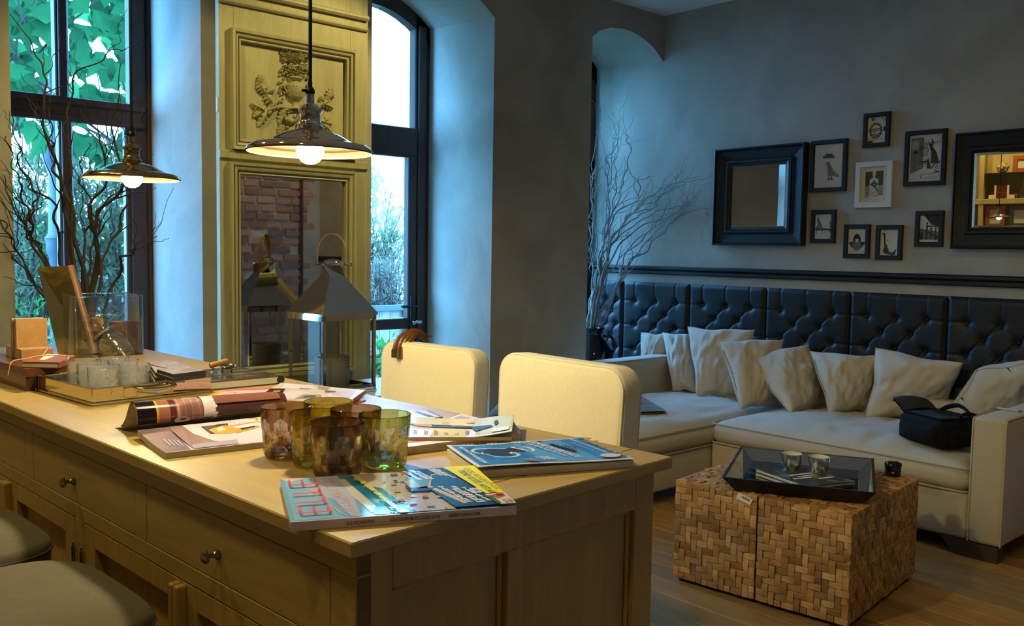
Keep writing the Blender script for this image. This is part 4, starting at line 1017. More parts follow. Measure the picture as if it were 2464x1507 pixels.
# two black cats in an interior
po, el, li, dn = picture('large black framed print of two black cats in a room', ((2176, 316.4), (2277, 308.5), (2274, 445.7), (2174, 448)), 0.11)
for p in ([(0.04, .05), (.95, .04), (.95, .045), (.04, .055)], [(0.04, .95), (.95, .94), (.95, .945), (.04, .955)], [(.04, .05), (.05, .05), (.05, .95), (.04, .95)], [(.94, .05), (.95, .05), (.95, .95), (.94, .95)]): po(p, 2)
po([(0.05, .06), (.44, .06), (.44, .72), (.05, .83)], 1); po([(.08, .12), (.28, .11), (.28, .30), (.08, .31)], 2)
po([(.11, .40), (.15, .34), (.24, .34), (.28, .40)]); li([(.195, .40), (.195, .70)], .012)
po([(.56, .10), (.60, .18), (.66, .18), (.70, .08), (.74, .20), (.70, .26), (.84, .40), (.92, .60), (.96, .56), (.97, .58), (.92, .64), (.66, .62), (.68, .40), (.62, .26), (.58, .20)])
for s in (.17, .20, .23): li([(.70, .20), (.93, s-.04)], .006); li([(.58, .21), (.42, s-.03)], .006)
el(.625, .20, .014, .01, 3); el(.68, .195, .014, .01, 3)
for x, y, w_, h in ((.34, .26, .05, .06), (.41, .25, .05, .06), (.49, .22, .06, .07), (.34, .34, .10, .11), (.50, .31, .08, .06), (.49, .40, .07, .05)):
    li([(x, y), (x+w_, y), (x+w_, y+h), (x, y+h), (x, y)], .014)
po([(.50, .50), (.53, .54), (.58, .54), (.61, .49), (.62, .56), (.70, .72), (.78, .62), (.79, .66), (.72, .74), (.56, .73), (.56, .60)])
po([(.33, .57), (.56, .56), (.56, .59), (.33, .60)]); 
for x in (.34, .40, .46, .52): li([(x, .59), (x, .64)], .02)
li([(.36, .86), (.95, .82)], .012); li([(.36, .86), (.40, .94), (.40, .87)], .012); li([(.60, .92), (.66, .89), (.70, .93), (.80, .90), (.86, .92)], .008, 0)
for i in range(12): el(rr_.uniform(.80, .93), rr_.uniform(.64, .80), .02, .012, 1)
po([(.82, .80), (.94, .79), (.94, .81), (.82, .82)]); dn()
# white framed figure
po, el, li, dn = picture('cream framed print of a white figure on black in a mount', ((2056.7, 391.3), (2145.6, 386), (2145.6, 498), (2056.7, 501)), 0.14, fm=WFRAME)
po([(0, 0), (1, 0), (1, 1), (0, 1)], 4); po([(.17, .13), (.84, .11), (.84, .86), (.17, .88)], 3)
po([(.17, .13), (.84, .11), (.84, .52), (.17, .54)]); po([(.17, .54), (.84, .52), (.84, .80), (.17, .86)], 2)
po([(.34, .36), (.42, .31), (.58, .31), (.66, .36), (.66, .80), (.34, .82)], 3); el(.50, .20, .065, .085, 3); po([(.44, .12), (.56, .12), (.56, .17), (.44, .17)], 3); po([(.46, .26), (.54, .26), (.54, .33), (.46, .33)], 3)
el(.51, .49, .13, .06); el(.51, .49, .08, .012, 2); po([(.44, .55), (.58, .56), (.66, .66), (.66, .74), (.58, .62)]); el(.50, .41, .05, .02)
po([(.17, .88), (.34, .80), (.60, .70), (.66, .72), (.42, .84), (.30, .88)], 3)
for i in range(7): x = .20+.06*i; y = .86-.022*i; po([(x, y), (x+.025, y), (x+.0125, y-.05)])
for i in range(14): el(rr_.choice([rr_.uniform(.18, .33), rr_.uniform(.68, .83)]), rr_.uniform(.56, .80), .025, .015, 1)
li([(.48, .93), (.60, .915), (.70, .925)], .006, 1); dn()
# grand piano
po, el, li, dn = picture('small black framed print of a grand piano, lower left', ((1950, 505.4), (2009, 505), (2007.6, 585), (1949, 585.5)), 0.165)
po([(.10, .10), (.17, .12), (.48, .56), (.70, .58), (.72, .66), (.0, .66), (.04, .56), (.14, .46), (.17, .24)]); po([(.10, .14), (.30, .42), (.50, .58), (.2, .58), (.15, .48), (.19, .26)], 1)
for x in (.10, .46, .64): li([(x, .66), (x, .80)], .03)
po([(.68, .58), (1, .60), (1, .64), (.68, .64)]); po([(.80, .62), (.98, .62), (.96, .78), (.90, .66), (.86, .78)]); el(.90, .34, .05, .04); po([(.88, .38), (.97, .38), (1, .56), (.92, .58)], 1); li([(.10, .06), (.22, .04), (.18, .08)], .02); li([(.0, .74), (1, .74)], .006, 2); dn()
# plain geometric composition (stands in for a costumed figure)
po, el, li, dn = picture('small black framed abstract print of dark wedges and a grey oval', ((2029.6, 540), (2092, 540), (2090, 622), (2028, 621)), 0.165)
po([(.0, .56), (.30, .50), (.70, .50), (1.0, .56), (.72, .80), (.28, .80)]); el(.5, .46, .22, .26, 0, 24); el(.5, .66, .26, .22, 1, 24); po([(.40, .40), (.60, .40), (.56, .54), (.44, .54)], 3); li([(.74, .90), (.94, .88)], .01, 1); li([(.76, .94), (.92, .93)], .01, 1); dn()
# dark profile
po, el, li, dn = picture('small black framed print of a dark bearded profile', ((2106.6, 541.8), (2170.8, 541.8), (2168, 626.7), (2104.7, 624.3)), 0.165)
po([(.08, .14), (.26, .12), (.28, .30), (.31, .52), (.36, .60), (.42, .62), (.40, .70), (.50, .76), (.48, .82), (.66, .90), (.92, .74), (.86, .98), (.70, 1.0), (.22, .92), (.14, .80), (.24, .70), (.20, .40), (.16, .22)])
li([(.14, .10), (.30, .03), (.40, .02)], .03, 1); po([(.36, .42), (.46, .38), (.46, .44)], 1); li([(.60, .04), (.90, .06)], .01, 2); li([(.70, .08), (.90, .10)], .01, 2); dn()
# stair rail with cats
po, el, li, dn = picture('small black framed print of a stair rail with cats', ((2202, 507.5), (2270.8, 506.7), (2266, 594.3), (2199, 593)), 0.165)
po([(.18, .0), (1, .0), (1, .42), (.62, .36)]); po([(.0, .0), (.18, .0), (.62, .36), (0, .5)], 3); po([(0, .50), (1, .62), (1, .92), (0, .90)], 1); po([(0, .94), (1, .96), (1, 1), (0, 1)], 3)
po([(.33, .36), (.42, .36), (.42, .90), (.33, .90)]); el(.375, .30, .05, .05); po([(.42, .38), (1, .40), (1, .44), (.42, .43)]); 
for x in (.56, .80): po([(x, .46), (x+.08, .46), (x+.07, .90), (x+.01, .90)]); po([(x+.02, .46), (x+.06, .46), (x+.04, .40)])
po([(0, .52), (.33, .54), (.33, .57), (0, .55)]); po([(.42, .60), (1, .84), (1, .88), (.42, .65)]); el(.10, .80, .09, .13); el(.10, .66, .06, .05); el(.84, .84, .08, .10); el(.82, .74, .05, .045); dn()
# ---------------------------------------------------------------- woven wood cubes
TEAK = mat('teak_tile', (0.46, 0.235, 0.07), 0.45, c2=(0.30, 0.135, 0.034), vs=9, stretch=(1.2, 7, 7), bump=0.15, bs=60, rnd=0.38, dist=0.8)
TEAK2 = mat('teak_tile_pale', (0.56, 0.32, 0.12), 0.45, c2=(0.40, 0.20, 0.062), vs=9, stretch=(1.2, 7, 7), bump=0.15, bs=60, rnd=0.30, dist=0.8)
CORE = mat('cube_core', (0.035, 0.02, 0.009), 0.9)
rt = random.Random(21)
TW = 0.0265
tiles = {}
for kind, ln in (('long', 2), ('half', 1)):
    L_ = []
    for v in range(6):
        x1 = TW*ln/2-0.0007; y1 = TW/2-0.0007; h = 0.004
        b = rt.uniform(0.0012, 0.0040)*rt.choice([1, 1, -0.35]); tx = rt.uniform(-.0016, .0016); ty_ = rt.uniform(-.0016, .0016)
        vs = []; nxs = 5
        for i in range(nxs+1):
            s = i/nxs*2-1
            z = h + b*(1-s*s) + tx*s
            vs += [(s*x1, -y1, -0.006), (s*x1, -y1, z-0.0010-ty_), (s*x1, -y1+0.0016, z-ty_), (s*x1, y1-0.0016, z+ty_), (s*x1, y1, z-0.0010+ty_), (s*x1, y1, -0.006)]
        fs = [(i*6+j, i*6+j+1, i*6+7+j, i*6+6+j) for i in range(nxs) for j in range(5)] + [(0, 5, 4, 3, 2, 1), tuple(nxs*6+j for j in range(6))]
        L_.append((vs, fs))
    tiles[kind] = [[MB().add(vs, fs).mesh('tile', mt) for vs, fs in L_] for mt in (TEAK, TEAK2)]
    tiles[kind+'_geo'] = L_
CA = math.radians(6.5)
CO = V((3.122, 1.556, 0)); CS1, CS2, CHH = 0.372, 0.385, 0.441
def cube(i, j, label):
    org = CO + RZ(CA) @ V((j*(CS2+0.006), i*(CS1+0.006), 0)) + V((0, 0, 0))
    t = thing('wooden_cube', label, 'table', org, CA + rt.uniform(-.006, .006), 'woven wood cube tables')
    z0 = 0.018
    MB().box((0.008, 0.008, z0), (CS2-0.008, CS1-0.008, CHH-0.008)).build('core', CORE, t, local=True)
    for a, b in ((0.02, 0.02), (CS2-.06, .02), (0.02, CS1-.06), (CS2-.06, CS1-.06)): MB().box((a, b, 0), (a+.04, b+.04, z0)).build('glide', CORE, t, local=True)
    faces = []
    A = Matrix.Translation((0.006, CS1, z0)) @ Matrix(((0, 0, -1, 0), (-1, 0, 0, 0), (0, 1, 0, 0), (0, 0, 0, 1)))   # u along -y, v up, n = -x
    B = Matrix.Translation((0, 0.006, z0)) @ Matrix(((1, 0, 0, 0), (0, 0, -1, 0), (0, 1, 0, 0), (0, 0, 0, 1)))     # u along x, v up, n = -y
    Cc = Matrix.Translation((0, 0, CHH-0.006))                                                                     # top
    if j == 0: faces.append((A, CS1, CHH-z0))
    if i == 0: faces.append((B, CS2, CHH-z0))
    faces.append((Cc, CS2, CS1))
    left = 300; rest = MB(); off = rt.randrange(4)
    for F_, U, W_ in faces:
        nu, nv = round(U/TW), round(W_/TW); su, sv = U/(nu*TW), W_/(nv*TW)
        for b in range(nv):
            for a in range(nu):
                k = (a+b+off) % 4; spec = None
                if k == 0: spec = ('long', a+1.0, b+.5, 0) if a+1 < nu else ('half', a+.5, b+.5, 0)
                elif k == 1 and a == 0: spec = ('half', a+.5, b+.5, 0)
                elif k == 2: spec = ('long', a+.5, b+1.0, PI/2) if b+1 < nv else ('half', a+.5, b+.5, PI/2)
                elif k == 3 and b == 0: spec = ('half', a+.5, b+.5, PI/2)
                if not spec: continue
                kd, u, v, r = spec; n = rt.randrange(6)
                m = F_ @ T(u*TW*su, v*TW*sv, rt.uniform(-.0012, .0018)) @ RZ(r + (PI if rt.random() < .5 else 0)) @ Matrix.Diagonal((su if r == 0 else sv, sv if r == 0 else su, 1, 1))
                if left > 0: piece('tile', tiles[kd][0 if rt.random() < .68 else 1][n], t, m=m); left -= 1
                else: vs, fs = tiles[kd+'_geo'][n]; rest.add(vs, fs, m)
    if rest.v: rest.build('tiles', TEAK, t, local=True, kind='stuff')
    return t
cube(0, 0, 'woven wood cube table nearest the camera, two tiled sides showing')
cube(1, 0, 'woven wood cube table on the left, a price sticker on it')
cube(0, 1, 'woven wood cube table on the right, under the black jar')
cube(1, 1, 'woven wood cube table at the back left, mostly under the tray')
TZ = CHH + 0.001
st = [onp(u, v, CO + RZ(CA) @ V((-.004, 0, 0)), RZ(CA) @ V((-1, 0, 0))) for u, v in ((1778, 1185), (1813, 1203), (1806, 1216), (1772, 1199))]
ps = thing('price_sticker', 'torn white price sticker on the left woven cube', 'sticker', st[0])
nn = RZ(CA) @ V((-1, 0, 0)); m = MB(); m.add([p+nn*0.003 for p in st] + [p+nn*0.0036+V((0, 0, .0)) for p in st], [(0, 1, 2, 3), (4, 5, 6, 7), (0, 1, 5, 4), (1, 2, 6, 5), (2, 3, 7, 6), (3, 0, 4, 7)]); m.build('paper', mat('sticker_paper', (0.72, 0.66, 0.52), 0.8), ps)
m = MB()
for k in range(14):
    s = 0.30+0.04*k; a = lerp(st[0], st[1], s)+nn*.0040; b = lerp(st[3], st[2], s)+nn*.0040; m.quad(lerp(a, b, .18), lerp(a, b, .18)+(st[1]-st[0])*.02, lerp(a, b, .55)+(st[1]-st[0])*.02, lerp(a, b, .55))
m.build('bar_marks', INK, ps)
# mirrored tray
ZR = 0.503
R = [onz(u, v, ZR) for u, v in ((1733, 1148), (2105, 1187), (2106, 1104), (1786, 1075))]
cR = sum(R, V())/4
e1 = ((R[1]-R[0])+(R[2]-R[3])).normalized(); e2 = V((-e1.y, e1.x, 0)); e2 = e2 if e2.dot(R[3]-R[0]) > 0 else -e2
hw = ((R[1]-R[0]).length+(R[2]-R[3]).length)/4; hd = abs((R[3]-R[0]).dot(e2)+(R[2]-R[1]).dot(e2))/4
tyo = thing('mirror_tray', 'black rectangular tray lined with mirror on the woven cubes', 'tray', (cR.x, cR.y, TZ), math.atan2(e1.y, e1.x))
zt = ZR-TZ; o1 = [(hw, hd, zt), (hw-0.012, hd-0.012, zt), (hw-0.062, hd-0.055, 0.012), (hw-0.05, hd-0.045, 0.0)]
def rect(a, b, z): return [(-a, -b, z), (a, -b, z), (a, b, z), (-a, b, z)]
m = MB(); r_ = [rect(*p) for p in o1]
for p, q in ((r_[3], r_[0]), (r_[0], r_[1])):
    for i in range(4): m.quad(p[i], p[(i+1) % 4], q[(i+1) % 4], q[i])
m.add(r_[3], [(3, 2, 1, 0)]); m.build('tray_body', BLACKWOOD, tyo, local=True)
TM = mat('tray_mirror', (0.62, 0.64, 0.66), 0.02, 1.0)
p, q = rect(hw-.012, hd-.012, zt-.001), rect(hw-.062, hd-.055, .012)
for i in range(4): m = MB().quad(p[i], p[(i+1) % 4], q[(i+1) % 4], q[i]); m.build('side_mirror', TM, tyo, local=True)
MB().add(rect(hw-.062, hd-.055, .012), [(0, 1, 2, 3)]).build('bottom_mirror', mat('tray_dark_mirror', (0.30, 0.33, 0.37), 0.02, 1.0), tyo, local=True)
m = MB()
for i in range(4): m.tube([p[i], q[i]], 0.002, 6); m.tube([q[i], q[(i+1) % 4]], 0.0016, 6); m.tube([p[i], p[(i+1) % 4]], .0016, 6)
m.build('mirror_joints', CHROME, tyo, local=True)
# two notebooks stacked in the tray
PAGE = mat('page_edges', (0.62, 0.58, 0.48), 0.85, c2=(0.50, 0.46, 0.37), vs=60, stretch=(0.3, 0.3, 12))
CHALK = mat('charcoal_cover', (0.035, 0.038, 0.042), 0.35, c2=(0.16, 0.17, 0.18), vs=14, lo=0.52, hi=0.62)
WHT = mat('white_print', (0.75, 0.75, 0.73), 0.6)
def notebook(label, q, z0, th, name='notebook', cov=CHALK, marks=None, grp=None):
    "q: left, front, right, back pixel corners of the top cover"
    P = [onz(u, v, z0+th) for u, v in q]; c = sum(P, V())/4; t = thing(name, label, 'book', (c.x, c.y, z0), 0, grp)
    b = [V((p.x, p.y, z0)) for p in P]; up = V((0, 0, 1)); ins = [lerp(p, c, .018) for p in P]
    m = MB()
    for za, zb, Q in ((0, .0016, P), (th-.0016, th, P)):
        m.add([V((p.x, p.y, z0+za)) for p in Q]+[V((p.x, p.y, z0+zb)) for p in Q], [(3, 2, 1, 0), (4, 5, 6, 7), (0, 1, 5, 4), (1, 2, 6, 5), (2, 3, 7, 6), (3, 0, 4, 7)])
    m.build('cover', cov, t)
    MB().add([V((p.x, p.y, z0+.0017)) for p in ins]+[V((p.x, p.y, z0+th-.0017)) for p in ins], [(3, 2, 1, 0), (4, 5, 6, 7), (0, 1, 5, 4), (1, 2, 6, 5), (2, 3, 7, 6), (3, 0, 4, 7)]).build('pages', PAGE, t)
    if marks:
        m = MB()
        for k, (u0, v0, u1, v1) in enumerate(marks):
            g = lambda u, v: lerp(lerp(P[0], P[1], u), lerp(P[3], P[2], u), v) + V((0, 0, .0003+.0001*k))
            m.add([g(u0, v0), g(u1, v0), g(u1, v1), g(u0, v1)], [(0, 1, 2, 3)])
        m.build('cover_print', WHT, t)
    return t
zb = TZ+.0125
nq = ((1818, 1128), (1944, 1171), (2060, 1158), (1900, 1118))
notebook('lower of two notebooks in the mirrored tray', ((1817, 1137), (1947, 1180), (2056, 1164), (1905, 1122)), zb, 0.014, grp=None)
notebook('upper black and white notebook in the tray under the silver cups', nq, zb+.0145, 0.014, marks=((.45, .25, .50, .8), (.55, .3, .58, .75), (.62, .12, .66, .55), (.18, .5, .22, .85), (.72, .55, .76, .9)))
HAMMER = mat('hammered_silver', (0.72, 0.70, 0.62), 0.10, 1.0, bump=0.35, bs=45)
CUPIN = mat('cup_inside', (0.62, 0.60, 0.52), 0.5)
for k, (u, v, lab) in enumerate(((1904, 1131, 'left of two hammered silver cups on the tray notebooks'), (1969, 1139, 'right of two hammered silver cups on the tray notebooks'))):
    p = onz(u, v, zb+.029); t = thing('silver_cup', lab, 'cup', (p.x, p.y, zb+.029), 0, 'silver cups in the tray')
    MB().lathe([(0, 0), (.024, 0), (.030, .006), (.040, .030), (.0435, .052), (.044, .072), (.0425, .072)], 36, cap=False).build('cup_body', HAMMER, t, local=True, smooth=True)
    MB().lathe([(.0425, .072), (.042, .052), (.038, .030), (.030, .0075), (0, .006)], 36, cap=False).build('cup_lining', CUPIN, t, local=True, smooth=True)
    MB().lathe([(0, .050), (.0405, .050)], 36, cap=False).build('wax', mat('cream_wax', (0.66, 0.62, 0.52), 0.6), t, local=True, smooth=True)
p = onz(2148, 1143, TZ+.004); t = thing('lens_cap_jar', 'small glossy black round jar on the right woven cube', 'jar', (p.x, p.y, TZ+.004))
MB().lathe([(0, 0), (.031, 0), (.034, .004), (.034, .034), (.033, .038), (.033, .042), (.031, .052), (.024, .058), (0, .0595)], 32).build('jar_body', mat('black_gloss', (.006, .006, .008), .12), t, local=True, smooth=True)
m = MB()
for i in range(20): a = 2*PI*i/20; m.box((.0335*math.cos(a)-.0012, .0335*math.sin(a)-.0012, .040), (.0335*math.cos(a)+.0012, .0335*math.sin(a)+.0012, .054))
m.build('grip_ribs', BLACKWOOD, t, local=True)
dv = (EYE-p); dv.z = 0; dv.normalize()
MB().lathe([(0, 0), (.0055, 0), (.0055, .001), (0, .0012)], 20, Matrix.Translation(dv*.0345+V((0, 0, .017))) @ frame((0, 0, 0), dv.cross(V((0, 0, 1))), V((0, 0, 1)), dv) @ Matrix.Diagonal((1.3, .7, 1, 1))).build('gold_mark', mat('gold_mark', (.6, .36, .08), .35, .8), t, local=True)
# ---------------------------------------------------------------- garden outside the windows
GROUND = mat('garden_ground', (0.10, 0.085, 0.06), 0.95, c2=(0.05, 0.06, 0.03), vs=2)
o = MB().box((-6, YT, -0.15), (16, 22, -0.02)).build('ground_outside', GROUND, kind='structure'); tag(o, 'garden ground outside the windows', 'ground')
BARK = mat('bark', (0.05, 0.035, 0.025), 0.9)
VINE = leaf_mat('vine_leaf', (0.016, 0.085, 0.034), (0.034, 0.14, 0.046), 0.6)
OLIVE = leaf_mat('olive_leaf', (0.09, 0.12, 0.066), (0.17, 0.18, 0.11), 0.4)
BAMBOO = leaf_mat('bamboo_leaf', (0.13, 0.17, 0.09), (0.26, 0.25, 0.17), 0.5)
DRYT = leaf_mat('dry_twig_leaf', (0.13, 0.115, 0.085), (0.22, 0.19, 0.155), 0.4)
GREEN = leaf_mat('laurel_leaf', (0.0227, 0.1058, 0.0227), (0.0454, 0.1663, 0.0378), 0.45)
def rdir(r, up=0.3):
    v = V((r.gauss(0, 1), r.gauss(0, 1), r.gauss(0, 1))+V((0, 0, up))) if False else V((r.gauss(0, 1), r.gauss(0, 1), r.gauss(0, 1)+up))
    return v.normalized()
def leaf(mb, p, d, n, L, W, broad=False):
    d = d.normalized(); s = d.cross(n).normalized(); n = s.cross(d)
    if broad:   # five-lobed blade, slightly cupped
        o = [(0, 0), (.18, .42), (.36, .30), (.55, .55), (.66, .26), (1.0, 0), (.66, -.26), (.55, -.55), (.36, -.30), (.18, -.42)]
        vs = [p + d*(L*a) + s*(W*b) + n*(-0.10*L*abs(b)) for a, b in o]
        mb.add(vs, [(0, 1, 2, 3), (0, 3, 4, 5), (0, 5, 6, 7), (0, 7, 8, 9)])
    else:
        mb.add([p, p+d*(L*.45)+s*W/2, p+d*L, p+d*(L*.45)-s*W/2], [(0, 1, 2, 3)])
def shrub(name, label, cat, base, h, rx, ry, nst, nleaf, L, W, mtl, seed, lean=0.25, broad=False, zlo=0.15, group=None):
    r = random.Random(seed); base = V(base); t = thing(name, label, cat, base, 0, group); st = MB(); fo = MB()
    for i in range(nst):
        a = r.uniform(0, 2*PI); k = math.sqrt(r.random()); tip = base + V((rx*k*math.cos(a), ry*k*math.sin(a), h*r.uniform(.55, 1)))
        b = base + V((rx*.25*k*math.cos(a), ry*.25*k*math.sin(a), 0)); mid = (b+tip)/2 + V((r.uniform(-.1, .1), r.uniform(-.1, .1), h*.08))
        pts = spline([b, mid, tip], 8); st.tube(pts, [0.012*(1-j/9)+0.002 for j in range(9)], 5)
        for j in range(nleaf//nst):
            s = r.uniform(zlo, 1); q = pts[min(8, int(s*8))] + V((r.gauss(0, .05), r.gauss(0, .05), r.gauss(0, .05)))
            d = ((tip-b).normalized()*r.uniform(.3, 1)+rdir(r)*.9); leaf(fo, q, d, rdir(r, 1.0), L*r.uniform(.6, 1.2), W*r.uniform(.7, 1.2), broad)
    st.build('stems', BARK, t, kind='stuff'); fo.build('foliage', mtl, t, kind='stuff')
    return t
# vine canopy beyond the upper panes
rv = random.Random(9); vt = thing('climbing_vine', 'broad leaved green vine hanging outside the upper left window', 'vine', (2.2, 7.0, 0))
st = MB(); fo = MB()
for i in range(9):
    x0 = rv.uniform(1.0, 3.4); pts = spline([(x0, 7.2, 4.3), (x0+rv.uniform(-.5, .5), 6.9, 3.5), (x0+rv.uniform(-.7, .7), 6.7, 2.6), (x0+rv.uniform(-.8, .8), 6.7, 2.1)], 14)
    st.tube(pts, 0.008, 5)
for i in range(1100):
    p = V((rv.uniform(0.8, 3.9), rv.uniform(6.3, 7.8), 2.05 + 2.5*rv.random()**0.8))
    if p.z < 2.5 and rv.random() < .45: continue
    d = V((rv.gauss(0, .6), rv.gauss(-.2, .4), -0.8)); n = V((rv.gauss(0, .5), -1+rv.gauss(0, .4), .5)); leaf(fo, p, d, n, rv.uniform(.14, .27), rv.uniform(.13, .23), True)
st.build('stems', BARK, vt, kind='stuff'); fo.build('foliage', VINE, vt, kind='stuff')
gr = 'garden shrubs outside'
shrub('olive_shrub', 'silvery olive shrub outside the left window, right half', 'shrub', (2.55, 7.6, 0), 2.75, .75, .6, 30, 7500, .10, .026, OLIVE, 1)
shrub('olive_shrub', 'silvery olive shrub outside the left window, left half', 'shrub', (1.75, 7.9, 0), 2.35, .6, .6, 24, 5200, .10, .026, OLIVE, 2)
shrub('fern_shrub', 'low bright green shrub at the foot of the left window', 'shrub', (1.62, 6.6, 0), 1.1, .32, .3, 18, 900, .09, .02, GREEN, 3)
shrub('bamboo_shrub', 'tall pale bamboo shrub behind the fence outside the glazed door', 'shrub', (5.75, 9.2, 0), 2.55, 1.0, .55, 50, 9000, .14, .026, BAMBOO, 4)
shrub('dry_shrub', 'greyish dry twiggy shrub behind the garden fence', 'shrub', (5.7, 8.5, 0), 1.55, .9, .25, 60, 6500, .10, .016, DRYT, 5)
shrub('laurel_shrub', 'bright green leafy shrub low outside the glazed door', 'shrub', (4.55, 6.45, 0), .62, .5, .35, 30, 1100, .10, .032, GREEN, 6, zlo=.4)
# fence
FB = mat('fence_board', (0.20, 0.16, 0.115), 0.8, c2=(0.15, 0.12, 0.09), vs=6, stretch=(4, 4, .6), rnd=.15)
FR = mat('fence_rail', (0.025, 0.035, 0.05), 0.6)
fe = thing('garden_fence', 'pale board fence with dark rails outside the glazed door', 'fence', (5.4, 7.6, 0))
bmh = MB().box((-.06, -.01, 0), (.06, .01, .46)).mesh('board', FB)
for i in range(22): piece('board', bmh, fe, (-1.4+.125*i, 0, .32))
for z in (.80, .27): MB().box((-1.5, -.05, z-.03), (1.4, -.012, z+.03), bev=.004).build('rail', FR, fe, local=True)
for x in (-.75, -.02, .7): MB().box((x-.03, -.06, 0), (x+.03, -.012, .84), bev=.004).build('post', FR, fe, local=True)
# cast-iron column and low white wall outside the left window
ic = thing('iron_column', 'dark fluted iron column in the garden outside the left window', 'column', (1.93, 7.05, 0))
IRON = mat('slate_iron', (0.02, 0.028, 0.04), 0.5)
MB().lathe([(.11, 0), (.11, .5), (.085, .55), (.075, .62), (.07, 1.30), (.09, 1.34), (.09, 1.40), (.10, 1.44), (.075, 1.47), (.065, 1.9), (.085, 1.96), (.12, 2.05), (.12, 2.1), (.05, 2.12), (.05, 4.5)], 20).build('shaft', IRON, ic, local=True, smooth=True, angle=40)
gw = thing('garden_wall', 'low white garden wall behind the olive shrubs', 'wall', (3.2, 9.4, 0))
MB().box((-1.6, 0, 0), (1.2, .2, 1.02)).build('wall_body', mat('white_render', (.20, .19, .17), .9), gw, local=True)
MB().box((-1.64, -.04, 1.02), (1.24, .24, 1.08), bev=.01).build('coping', mat('stone_coping', (.16, .14, .11), .9), gw, local=True)
# dark hedge mass far behind, with trunks
shrub('back_hedge', 'dark evergreen hedge far behind the garden wall', 'hedge', (3.3, 10.8, 0), 2.3, 1.7, .5, 50, 3600, .17, .06, GREEN, 7, broad=False)
# ---------------------------------------------------------------- things on the island
def tp(u, v, h=0.0): return onz(u, v, ZT+h)
UP = V((0, 0, 1))
def hexa(mb, Q, z0, z1, mi=0):
    "prism over four plan points (z ignored)"
    vs = [V((p.x, p.y, z0)) for p in Q]+[V((p.x, p.y, z1)) for p in Q]
    return mb.add(vs, [(3, 2, 1, 0), (4, 5, 6, 7), (0, 1, 5, 4), (1, 2, 6, 5), (2, 3, 7, 6), (3, 0, 4, 7)], None, mi)
def inset(Q, d):
    c = sum(Q, V())/4; return [p + (c-p).normalized()*d for p in Q]
pcol = {}
def ink(r, g, b, gloss=0.35):
    b = min(255, b*1.16+8); k = (r, g, b, gloss)
    if k not in pcol: pcol[k] = mat('print_colour', rgb(r, g, b), gloss)
    return pcol[k]
class Print:
    "flat print laid on a surface given by g(u, v) -> point"
    def __init__(s, g, lift=0.0002): s.g = g; s.mb = MB(); s.mats = []; s.k = 0; s.lift = lift
    def mi(s, c):
        m = ink(*c)
        if m not in s.mats: s.mats.append(m)
        return s.mats.index(m)
    def at(s, u, v): return s.g(u, v) + UP*(s.lift + 0.00005*s.k)
    def rect(s, u0, v0, u1, v1, c, nu=6, nv=4, fn=None):
        s.k += 1; f = lambda a, b: s.at(lerp(u0, u1, a), lerp(v0, v1, b)); s.mb.grid(f, nu, nv, None, s.mi(c))
    def poly(s, pts, c): s.k += 1; s.mb.add([s.at(*p) for p in pts], [tuple(range(len(pts)))], None, s.mi(c))
    def ell(s, u, v, ru, rv, c, n=20, rot=0): s.poly([(u+ru*math.cos(2*PI*i/n), v+rv*math.sin(2*PI*i/n)) for i in range(n)], c)
    def arc(s, pts, w, c):
        s.k += 1; n = len(pts); L = []; 
        for i, (u, v) in enumerate(pts):
            a = pts[max(0, i-1)]; b = pts[min(n-1, i+1)]; dx, dy = b[0]-a[0], (b[1]-a[1]); q = math.hypot(dx, dy) or 1
            L.append((s.at(u-dy/q*w, v+dx/q*w*1.3), s.at(u+dy/q*w, v-dx/q*w*1.3)))
        for i in range(n-1): s.mb.add([L[i][0], L[i][1], L[i+1][1], L[i+1][0]], [(0, 1, 2, 3)], None, s.mi(c))
    def text(s, t, o, along, length, up, height, c, bold=0.0, shear=0.0):
        "o origin (u,v); along/up unit steps in uv"
        s.k += 1; vs, fs = text_geo(t, 1.0, shear, bold)
        if not vs: return
        x0 = min(p.x for p in vs); x1 = max(p.x for p in vs); y1 = max(p.y for p in vs)
        s.mb.add([s.at(o[0]+along[0]*length*(p.x-x0)/(x1-x0)+up[0]*height*p.y/0.7, o[1]+along[1]*length*(p.x-x0)/(x1-x0)+up[1]*height*p.y/0.7) for p in vs], fs, None, s.mi(c))
    def build(s, parent, name='cover_print'): return s.mb.build(name, s.mats, parent)
def bil(P):
    return lambda u, v: lerp(lerp(P[0], P[1], u), lerp(P[3], P[2], u), v)
PAGEW = mat('magazine_pages', (0.68, 0.63, 0.53), 0.8, c2=(0.50, 0.45, 0.36), vs=40, stretch=(.2, .2, 30))
